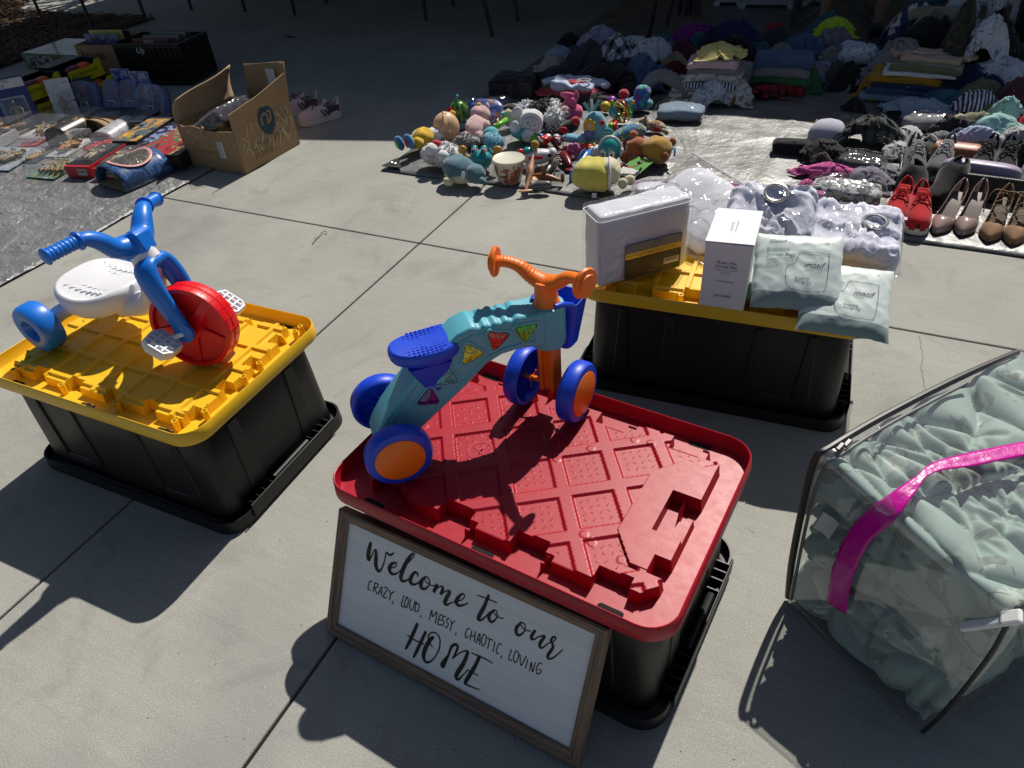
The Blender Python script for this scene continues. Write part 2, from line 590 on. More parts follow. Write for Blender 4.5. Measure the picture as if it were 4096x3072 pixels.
while n < 5200:
    q = (rnd.uniform(-13.5, -6.3), rnd.uniform(3.0, 6.9))
    if inside(q, poly):
        n += 1
        m.box((0, 0, 0), (rnd.uniform(.02, .09), rnd.uniform(.006, .02), 0.006), T((*q, 0.018 + rnd.uniform(0, .02)), (rnd.uniform(-25, 25), rnd.uniform(-25, 25), rnd.uniform(0, 360))))
tag(m.build('bark_chips', CHIP, smooth=0), 'dark bark chips and dry leaf litter covering the planting bed', 'mulch', None, 'stuff')
# black edging strip of the bed
m = MB()
m.tube([(*p, 0.02) for p in ((-6.726, 3.538), (-6.736, 3.967), (-6.706, 4.126))], 0.03, 8)
tag(m.build('bed_edging', P('edging', (0.02, 0.02, 0.02), 0.7)), 'black plastic edging strip along the mulch bed', 'edging')

# unseen building added behind the sale, its cover shaped to shade the far half
STUC = P('stucco', (0.42, 0.38, 0.32), 0.9, bump=(120, 0.4, 0.003), var=0.1)
SOFF = P('soffit', (0.12, 0.11, 0.10), 0.85, var=0.1)
hs = E('shade_house', (-2.5, 9.6, 0), 'unseen building with a low flat cover, added to shade the far half of the sale', 'building')
m = MB()
m.box((-0.5, 0.2, 1.5), (12.4, 0.3, 3.0))
m.build('wall', STUC, hs, smooth=0)
m = MB()
m.box((6.2, -1.75, 1.5), (0.3, 3.7, 3.0))
m.build('wall', STUC, hs, smooth=0)  # side wall added to block sky light from the right
H = 1.9  # kept low to deepen the shade beneath
k = H / math.tan(RD(SUN_EL))
def edge(x, y):
    return (x + 2.5 + 0.10, y + k - 9.6)
shade_roof = [edge(-8.1, 2.35), edge(-5.27, 2.80), edge(-3.9, 3.02), edge(-2.18, 3.42), edge(-2.02, 4.08), edge(-0.9, 4.16), edge(0.15, 4.17), edge(3.6, 4.25)]  # outline drawn from the wanted shadow edge
m = MB()
m.prism(shade_roof + [(6.1, 0.4), (-5.7, 0.4)], H, H + 0.14)
m.build('shade_roof', SOFF, hs, smooth=0)
for x in (-5.4,):
    m = MB()
    m.box((x, 0.0 if x < 0 else shade_roof[-1][1] + 0.35, H / 2), (0.12, 0.12, H))
    m.build('post', STUC, hs, smooth=0, bevel=0.004)

# tree beyond the bed: its crown dapples the far path
tr = E('shade_tree', (-8.4, 8.4, 0), 'leafy tree beyond the mulch bed dappling the far path', 'tree')
m = MB()
m.tube(smooth_path([(0, 0, 0), (0.05, 0, 1.0), (-0.05, 0.05, 2.2), (0.1, 0, 3.4)], 5), [0.16 - 0.007 * i for i in range(16)], 10)
for a in range(6):
    m.tube(smooth_path([(0, 0, 2.0 + 0.15 * a), (0.5 * cos(a * 1.1), 0.5 * sin(a * 1.1), 2.8 + 0.1 * a), (1.2 * cos(a * 1.1), 1.2 * sin(a * 1.1), 3.3 + 0.1 * a)], 4), [0.06, 0.055, 0.05, 0.045, 0.04, 0.03, 0.025, 0.02, 0.012], 7)
m.build('trunk', P('bark', (0.12, 0.085, 0.06), 0.9, bump=(30, 0.6, 0.01)), tr)
m = MB()
rnd = random.Random(19)
for k in range(2600):
    d = Vector((rnd.gauss(0, 1), rnd.gauss(0, 1), rnd.gauss(0, 0.7))).normalized() * (rnd.random() ** 0.45)
    q = Vector((d.x * 1.9, d.y * 1.6, 3.5 + d.z * 1.2))
    if noise.noise(q * 1.7) > -0.12:
        m.add([(-0.05, 0, 0), (0, -0.022, 0.01), (0.06, 0, 0), (0, 0.022, 0.01)], [(0, 1, 2, 3)], T(q, (rnd.uniform(-60, 60), rnd.uniform(-60, 60), rnd.uniform(0, 360)), (1.5, 1.5, 1)))
tag(m.build('crown', P('leaf', (0.05, 0.09, 0.025), 0.6, var=0.3), tr, smooth=0), kind='stuff')

# silver tarpaulins
def tarp_mat(name, base, sc, rough=0.36):
    m = bpy.data.materials.new(name)
    m.use_nodes = True
    nt = m.node_tree
    b = nt.nodes['Principled BSDF']
    tc = nt.nodes.new('ShaderNodeTexCoord')
    co = tc.outputs['Object']
    n = _noise(nt, co, 3.0, 5, 0.65, 0.6)
    c = _ramp(nt, n.outputs[0], [(0.3, tuple(v * 0.72 for v in base)), (0.7, base)])
    nt.links.new(c, b.inputs['Base Color'])
    b.inputs['Metallic'].default_value = 0.45
    rr = _ramp(nt, _noise(nt, co, 7, 4, 0.6).outputs[0], [(0.3, rough - 0.08), (0.7, rough + 0.14)])
    nt.links.new(rr, b.inputs['Roughness'])
    a = _noise(nt, co, sc, 5, 0.62, 0.5)
    w = _noise(nt, co, sc * 4.5, 3, 0.6, 0.8)
    hgt = _math(nt, 'ADD', _math(nt, 'MULTIPLY', a.outputs[0], 1.0), _math(nt, 'MULTIPLY', w.outputs[0], 0.28))
    fold = _noise(nt, co, sc * 0.45, 3, 0.5, 0.7)
    hgt = _math(nt, 'ADD', hgt, _math(nt, 'MULTIPLY', _math(nt, 'ABSOLUTE', _math(nt, 'SUBTRACT', fold.outputs[0], 0.5)), 2.2))
    bn = nt.nodes.new('ShaderNodeBump')
    bn.inputs['Strength'].default_value = 0.62 if sc < 8 else 0.9
    bn.inputs['Distance'].default_value = 0.02
    nt.links.new(hgt, bn.inputs['Height'])
    nt.links.new(bn.outputs[0], b.inputs['Normal'])
    return m
TARP_A = tarp_mat('tarp_silver', (0.225, 0.225, 0.222), 4.0, 0.42)
TARP_B = tarp_mat('tarp_grey', (0.29, 0.29, 0.29), 11, 0.40)
def tarp(name, x0, x1, y0, y1, mat, label, seed, fold):
    m = MB()
    nx, ny = int((x1 - x0) / 0.035), int((y1 - y0) / 0.035)
    def fn(u, v):
        x, y = x0 + (x1 - x0) * u, y0 + (y1 - y0) * v
        q = Vector((x * 2.6, y * 2.6, seed))
        z = 0.007 + 0.009 * abs(noise.noise(q)) + 0.006 * abs(noise.noise(q * 2.7))
        for fy in fold:                                   # packing creases
            z += 0.007 * math.exp(-((y - fy) / 0.018) ** 2)
        for fx in (x0 + 0.62, x0 + 1.24, x0 + 1.86, x0 + 2.48):
            z += 0.005 * math.exp(-((x - fx - 0.02 * noise.noise(Vector((0, y * 2, seed)))) / 0.014) ** 2)
        e = min(u * (x1 - x0), v * (y1 - y0), (1 - v) * (y1 - y0))
        if e < 0.05:
            z *= 0.5 + e * 10
        wob = 0.02 * noise.noise(Vector((x * 1.7, y * 1.7, seed + 9)))
        return (x + wob, y + wob * 0.8, z)
    m.grid(nx, ny, fn)
    return tag(m.build(name, mat, smooth=180, solid=0.0012), label, 'tarp')
tarp('silver_tarp', -2.24, 1.9, 2.88, 7.0, TARP_A, 'shiny silver tarp under the plush toys, shoes and clothes', 4.0, (3.35, 3.82, 4.28, 4.9))
tarp('grey_tarp', -7.0, -3.17, 0.7, 3.32, TARP_B, 'crumpled grey tarp under the boxed toys and records', 8.0, (1.3, 2.0, 2.7))
# black corner patch with an eyelet on the silver tarp
pt = E('tarp_corner_patch', (-2.225, 2.895, 0.022), 'black reinforced corner patch with an eyelet on the silver tarp', 'patch')
m = MB()
m.prism([(-0.02, -0.01), (0.10, -0.005), (0.01, 0.10)], 0, 0.004)
m.build('patch', P('patch_black', (0.02, 0.02, 0.022), 0.5), pt, smooth=0)
m = MB()
m.tube([(0.03 + 0.012 * cos(a), 0.03 + 0.012 * sin(a), 0.006) for a in [2 * pi * i / 14 for i in range(15)]], 0.004, 6)
m.build('eyelet', P('steel', (0.5, 0.5, 0.5), 0.3, 1.0), pt)

# twig and dry leaves on the concrete
TWIG = P('twig', (0.36, 0.27, 0.15), 0.9)
m = MB()
m.tube(smooth_path([(-2.092, 2.102, 0.006), (-2.106, 2.160, 0.008), (-2.105, 2.206, 0.010), (-2.087, 2.202, 0.008)], 4), [0.0025] * 13, 6)
m.tube([(-2.102, 2.161, 0.008), (-2.107, 2.191, 0.014)], 0.0015, 5)
m.tube([(-2.100, 2.139, 0.007), (-2.127, 2.167, 0.012)], 0.0015, 5)
tag(m.build('twig', TWIG), 'small dry twig lying on the sunlit concrete', 'twig')
m = MB()
m.sup((0.06, 0.014, 0.006), T((-4.644, 5.068, 0.008), (0, 12, 20)), amp=0.5, seed=3)
tag(m.build('dry_leaf', P('leaf_dry', (0.06, 0.045, 0.03), 0.9)), 'dark curled leaf lying on the shaded concrete', 'leaf')

# ================================================================ storage totes and lids
BLACK = plastic('tote_black', (0.007, 0.007, 0.008), 0.46, bump=(90, 0.1, 0.0008), spec=0.4)
YEL = plastic('lid_yellow', srgb(232, 184, 34), 0.4, vs=3, var=0.06)
def lid_scuff(name, col):
    m = plastic(name, col, 0.34, vs=4, var=0.12, spec=0.42)
    nt = m.node_tree
    b = nt.nodes['Principled BSDF']
    tc = nt.nodes.new('ShaderNodeTexCoord')
    mp = nt.nodes.new('ShaderNodeMapping')
    mp.inputs['Scale'].default_value = (9, 14, 1)
    mp.inputs['Rotation'].default_value = (0, 0, 0.8)
    nt.links.new(tc.outputs['Object'], mp.inputs[0])
    n = _noise(nt, mp.outputs[0], 4, 6, 0.7)
    nt.links.new(_ramp(nt, n.outputs[0], [(0.35, 0.40), (0.7, 0.47)]), b.inputs['Roughness'])
    return m
RED = lid_scuff('lid_red', srgb(164, 11, 36))
LL, LW, LR = 0.775, 0.515, 0.062
LIDZ = 0.365                                    # top of the lid's rim above the ground

def tote(loc, rz, label):
    t = E('storage_tote', loc, label, 'storage tote', rz)
    # body: upside down, wide rim on the ground
    prof = [(-0.050, 0.02, 0.045), (-0.053, 0.06, 0.048), (-0.062, 0.20, 0.05), (-0.072, 0.306, 0.05), (-0.086, 0.318, 0.05), (-0.13, 0.322, 0.045)]
    rings = [[(x, y, z) for x, y in rrect(LL + d, LW + d, r, 6)] for d, z, r in prof]
    m = MB()
    m.loft(rings, cap=(False, True))
    m.build('tote_body', BLACK, t, smooth=40)
    # rim: flat flange on the ground with an upturned lip
    m = MB()
    ring = [(-0.052, 0.020), (-0.03, 0.014), (-0.012, 0.014), (-0.008, 0.040), (0.0, 0.040), (0.004, 0.002), (-0.06, 0.002)]
    m.loft([[(x, y, z) for x, y in rrect(LL + d, LW + d, LR, 7)] for d, z in ring], cap=(False, False))
    m.build('rim', BLACK, t, smooth=40, fix=True)
    # embossed panels on the long sides: pairs of tapering ribs
    for s in (-1, 1):
        for cx in (-0.19, 0.19):
            for k in (-1, 1):
                m = MB()
                y0 = s * (LW / 2 - 0.0275)
                y1 = s * (LW / 2 - 0.0355)
                a, b = cx + k * 0.045, cx + k * 0.082
                a2, b2 = cx + k * 0.062, cx + k * 0.072
                q = [(a + k * 0.0, y0, 0.075), (b + k * 0.012, y0, 0.075), (b2 + k * 0.008, y1, 0.295), (a2 - k * 0.006, y1, 0.295)]
                m.loft([[(p[0], p[1] - s * 0.004, p[2]) for p in q], [(p[0], p[1] + s * 0.006, p[2]) for p in q]])
                m.build('side_rib', BLACK, t, smooth=0, bevel=0.004, fix=True)
            m = MB()
            y0 = s * (LW / 2 - 0.027)
            m.loft([[(cx - 0.05, y0 - s * .004, 0.06), (cx + 0.05, y0 - s * .004, 0.06), (cx + 0.045, y0 - s * .006, 0.085), (cx - 0.045, y0 - s * .006, 0.085)],
                    [(cx - 0.05, y0 + s * .006, 0.06), (cx + 0.05, y0 + s * .006, 0.06), (cx + 0.045, y0 + s * .004, 0.085), (cx - 0.045, y0 + s * .004, 0.085)]])
            m.build('side_rib', BLACK, t, smooth=0, bevel=0.004, fix=True)
    # grip handles with stiffening ribs on the short ends
    for s in (-1, 1):
        x = s * (LL / 2 - 0.008)
        m = MB()
        m.tube([(x, -0.075, 0.052), (x, 0.075, 0.052)], 0.010, 10)
        m.build('handle', BLACK, t)
        for y in (-0.17, -0.145, -0.12, -0.09, 0.09, 0.12, 0.145, 0.17):
            m = MB()
            m.box((x - s * 0.006, y, 0.034), (0.036, 0.003, 0.042))
            m.build('handle_rib', BLACK, t, smooth=0)
        m = MB()
        m.box((x + s * 0.014, 0, 0.036), (0.004, 0.37, 0.048))
        m.build('handle_lip', BLACK, t, smooth=0, bevel=0.0015)
        for y in (-0.07, 0.07):                           # raised corner ribs on the end
            m = MB()
            q = [(y - 0.018, 0.05), (y + 0.018, 0.05), (y + 0.010, 0.29), (y - 0.010, 0.29)]
            x0 = LL / 2 - 0.0275
            x1 = LL / 2 - 0.0355
            m.loft([[(s * (x0 if z < 0.1 else x1) - s * 0.004, yy * 1.6, z) for yy, z in q], [(s * (x0 if z < 0.1 else x1) + s * 0.005, yy * 1.6, z) for yy, z in q]])
            m.build('end_rib', BLACK, t, smooth=0, bevel=0.003, fix=True)
    return t

def slots():
    return [(0.0, -1), (0.0, 1), (-0.27, -1), (0.27, -1), (0.27, 1), (-0.27, 1)]
def notch_edge(u, period, depth, duty=0.62):
    f = (u / period) % 1.0
    return 0.0 if f < duty else depth
def lid(loc, rz, mat, style, label):
    t = E('tote_lid', loc, label, 'lid', rz)
    dz = -0.034                                           # trough floor under the rim top (local z 0 = rim top)
    # rim and trough floor
    m = MB()
    ring = [(-0.14, dz), (-0.02, dz), (-0.013, dz + 0.004), (-0.008, -0.001), (-0.004, 0.0), (0.0, -0.002), (0.006, dz - 0.002), (0.004, dz - 0.004), (-0.02, dz - 0.003), (-0.14, dz - 0.003)]
    m.loft([[(x, y, z) for x, y in rrect(LL + d, LW + d, LR + d / 2 if d > -0.1 else 0.03, 8)] for d, z in ring], cap=(False, False))
    m.build('rim', mat, t, smooth=40, fix=True)
    DARK = P('slot_dark', (0.004, 0.004, 0.004), 0.9)
    for sx, sy in slots():
        m = MB()
        m.prism(rrect(0.050, 0.014, 0.0065, 4), dz - 0.0002, dz + 0.0008)
        m.build('tie_slot', DARK, t, smooth=0, M=T((sx, sy * (LW / 2 - 0.026), 0)))
    # raised platform with a notched outline, ribs and recessed pads: one sculpted sheet
    hx, hy = LL / 2 - 0.045, LW / 2 - 0.045
    rnd = random.Random(5)
    bosses = [(rnd.uniform(-hx + .03, hx - .03), rnd.uniform(-hy + .03, hy - .03)) for _ in range(12)]
    def hgt(x, y):
        ax, ay = abs(x), abs(y)
        top = -0.002
        if style == 'grid':
            c = 0.092
            ex = hx - 0.010 - (0.026 if ((y + 0.5) / 0.105) % 1 < 0.30 else 0.0)
            ey = hy - 0.010 - (0.026 if ((x + 0.5) / 0.135) % 1 < 0.34 else 0.0)
            # rounded outside corners
            qx, qy = ax - (ex - 0.04), ay - (ey - 0.04)
            d = (max(qx, 0) ** 2 + max(qy, 0) ** 2) ** 0.5 - 0.04 if qx > 0 and qy > 0 else max(ax - ex, ay - ey)
            if d > 0:
                return dz - 0.002 if d > 0.004 else top + (dz - top) * (d / 0.004)
            gx = abs(((x + 0.5 * c) / c) % 1 - 0.5) * c
            gy = abs(((y + 0.5 * c) / c) % 1 - 0.5) * c
            g = min(gx, gy)
            z = top - 0.007
            if g < 0.0055:
                z = top + 0.0
            elif g < 0.0085:
                z = top - 0.007 * (g - 0.0055) / 0.003
            return z
        # diagonal lattice
        a = (x * 0.788 + y * 0.615)
        b = (-x * 0.615 + y * 0.788)
        ex = hx - 0.010 - (0.030 if 0.20 < ((y + 0.5) / 0.16) % 1 < 0.46 else 0.0)
        ey = hy - 0.008 - (0.034 if ((x + 0.46) / 0.17) % 1 < 0.40 else (0.012 if ((x + 0.46) / 0.17) % 1 < 0.52 else 0.0))
        if ax + ay > hx + hy - 0.055:
            return dz - 0.002
        d = max(ax - ex, ay - ey)
        if d > 0:
            return dz - 0.002 if d > 0.004 else top + (dz - top) * (d / 0.004)
        if x > hx - 0.125 and ay < 0.145 - max(0.0, (hx - 0.075 - x)) * 1.2:      # plain panel at the end
            z = top + 0.002
            if x > hx - 0.068 and ay < 0.055:
                z = dz + 0.002
            return z
        p = 0.112
        ga = abs(((a + 0.02) / p) % 1 - 0.5) * p
        gb = abs(((b + 0.03) / p) % 1 - 0.5) * p
        g = min(ga, gb)
        z = top - 0.0055
        if g < 0.0125:
            z = top
        elif g < 0.0165:
            z = top - 0.0055 * (g - 0.0125) / 0.004
        for bx, by in bosses:
            if (x - bx) ** 2 + (y - by) ** 2 < 0.000072:
                z += 0.0008
        return z
    def lines(h, brk, step):
        q = sorted([-h + 2 * h * i / int(2 * h / step) for i in range(int(2 * h / step) + 1)] + [-h, h] + [p for p in brk if -h < p < h])
        fixed = set(round(p, 6) for p in brk)
        out = []
        for p in q:                                        # breakpoints win over plain lines that crowd them
            if out and p - out[-1] < 0.0011:
                if round(p, 6) in fixed and round(out[-1], 6) not in fixed:
                    out[-1] = p
                continue
            out.append(p)
        return out
    bx_, by_ = [], []
    if style == 'grid':
        for k in range(-5, 6):
            for o in (-0.0085, -0.0055, 0.0055, 0.0085):
                bx_.append(k * 0.092 + o)
                by_.append(k * 0.092 + o)
        for k in range(10):
            bx_ += [k * 0.135 - 0.5 - 0.0015, k * 0.135 - 0.5 + 0.0005, (k + 0.34) * 0.135 - 0.5 - 0.0005, (k + 0.34) * 0.135 - 0.5 + 0.0015]
            by_ += [k * 0.105 - 0.5 - 0.0015, k * 0.105 - 0.5 + 0.0005, (k + 0.30) * 0.105 - 0.5 - 0.0005, (k + 0.30) * 0.105 - 0.5 + 0.0015]
        for s in (-1, 1):
            for o in (0.010, 0.006, 0.036, 0.032):
                bx_.append(s * (hx - o))
                by_.append(s * (hy - o))
    gx_, gy_ = lines(hx, bx_, 0.006 if style == 'grid' else 0.0018), lines(hy, by_, 0.006 if style == 'grid' else 0.0018)
    nx, ny = len(gx_) - 1, len(gy_) - 1
    m = MB()
    m.add([(x, y, hgt(x, y)) for y in gy_ for x in gx_], [(j * (nx + 1) + i, j * (nx + 1) + i + 1, (j + 1) * (nx + 1) + i + 1, (j + 1) * (nx + 1) + i) for j in range(ny) for i in range(nx)])
    m.build('platform', mat, t, smooth=28)
    if style == 'diag':                                    # checker-plate dashes in the pads
        m = MB()
        d = 0.0165
        for i in range(-32, 33):
            for j in range(-32, 33):
                a, b = i * d, j * d
                x, y = a * 0.788 - b * 0.615, a * 0.615 + b * 0.788
                if abs(x) > hx - 0.02 or abs(y) > hy - 0.02 or abs(hgt(x, y) + 0.0075) > 0.0004 or hgt(x + 0.006, y) > -0.007 or hgt(x - 0.006, y) > -0.007 or hgt(x, y + 0.006) > -0.007 or hgt(x, y - 0.006) > -0.007:
                    continue
                ang = math.degrees(math.atan2(0.615, 0.788)) + (45 if (i + j) % 2 else -45)
                m.box((0, 0, 0.0003), (0.012, 0.0030, 0.0009), T((x, y, -0.0076), (0, 0, ang)), taper=0.4)
        tag(m.build('tread', mat, t, smooth=0), kind='stuff')
    # hollow clip posts or fins standing in the trough
    posts = [(-0.29, -1), (-0.10, -1), (0.10, -1), (0.30, -1), (0.345, 1), (-0.2, 1), (0.08, 1)] if style == 'grid' else [(-0.22, -1), (-0.05, -1), (0.12, -1), (0.16, 1), (-0.1, 1)]
    for px, s in posts:
        m = MB()
        if style == 'grid':
            m.lathe([(0.008, dz), (0.0075, -0.004), (0.0045, -0.004), (0.0045, -0.02)], 12, T((px, s * (LW / 2 - 0.043), 0)), cap=(False, True))
        else:
            m.prism([(0, 0), (0.022, 0), (0.003, 0.026)], -0.001, 0.001, T((px, s * (LW / 2 - 0.040), dz), (90, 0, 60)))
        m.build('clip_post' if style == 'grid' else 'fin', mat, t, smooth=40, fix=True)
    if style == 'grid':
        for py in (-0.16, -0.02, 0.04, 0.19):
            m = MB()
            m.lathe([(0.008, dz), (0.0075, -0.004), (0.0045, -0.004), (0.0045, -0.02)], 12, T((LL / 2 - 0.043, py, 0)), cap=(False, True))
            m.build('clip_post', mat, t, smooth=40, fix=True)
    return t
L_POS, L_ROT = (-1.645, 0.958), 1.0
R_POS, R_ROT = (-0.470, 0.940), -5.2
M_POS, M_ROT = (-0.283, 1.897), 4.0
tote((*L_POS, 0), L_ROT, 'upside-down black plastic tote carrying the tricycle on a yellow lid')
tote((*R_POS, 0), R_ROT, 'upside-down black plastic tote under the red lid, behind the welcome sign')
tote((*M_POS, 0), M_ROT, 'upside-down black plastic tote under the bagged bedding and storage bags')
lid((*L_POS, LIDZ), L_ROT, YEL, 'grid', 'yellow plastic tote lid with the blue and red tricycle on it')
lid((*R_POS, LIDZ), R_ROT, RED, 'diag', 'red plastic tote lid with a diagonal lattice and a ride-on bike on it')
lid((*M_POS, LIDZ), M_ROT, YEL, 'grid', 'yellow plastic tote lid half hidden under bagged bedding')
PLAT = LIDZ - 0.002

# warning pictograms embossed on the red lid
rl = [o for o in bpy.data.objects if o.name.startswith('tote_lid') and o['label'].startswith('red')][0]
EMB = plastic('lid_red_emboss', srgb(180, 30, 52), 0.42)
m = MB()
for a, b in (((0, 0.03), (-0.028, -0.018)), ((-0.028, -0.018), (0.028, -0.018)), ((0.028, -0.018), (0, 0.03))):
    m.ribbon([a, b], [0.004, 0.004], 0.0006)
m.ribbon([(0, 0.016), (0, -0.003)], [0.005, 0.004], 0.0006)
m.ribbon([(0, -0.009), (0, -0.012)], [0.005, 0.005], 0.0006)
m.build('warning_mark', EMB, rl, smooth=0, M=T((-0.145, 0.105, -0.0072), (0, 0, -50)))
m = MB()
pts = [(0.027 * cos(2 * pi * i / 28), 0.027 * sin(2 * pi * i / 28)) for i in range(29)]
m.ribbon(pts, [0.004] * 29, 0.0006)
m.ribbon([(-0.019, 0.019), (0.019, -0.019)], [0.004, 0.004], 0.0006)
m.ribbon([(-0.012, -0.012), (0, 0.002), (0.012, 0.004), (0.004, -0.008), (0.012, -0.016)], [0.004, 0.008, 0.006, 0.005, 0.004], 0.0006)
m.build('prohibition_mark', EMB, rl, smooth=0, M=T((-0.135, -0.02, -0.0072), (0, 0, -50)))

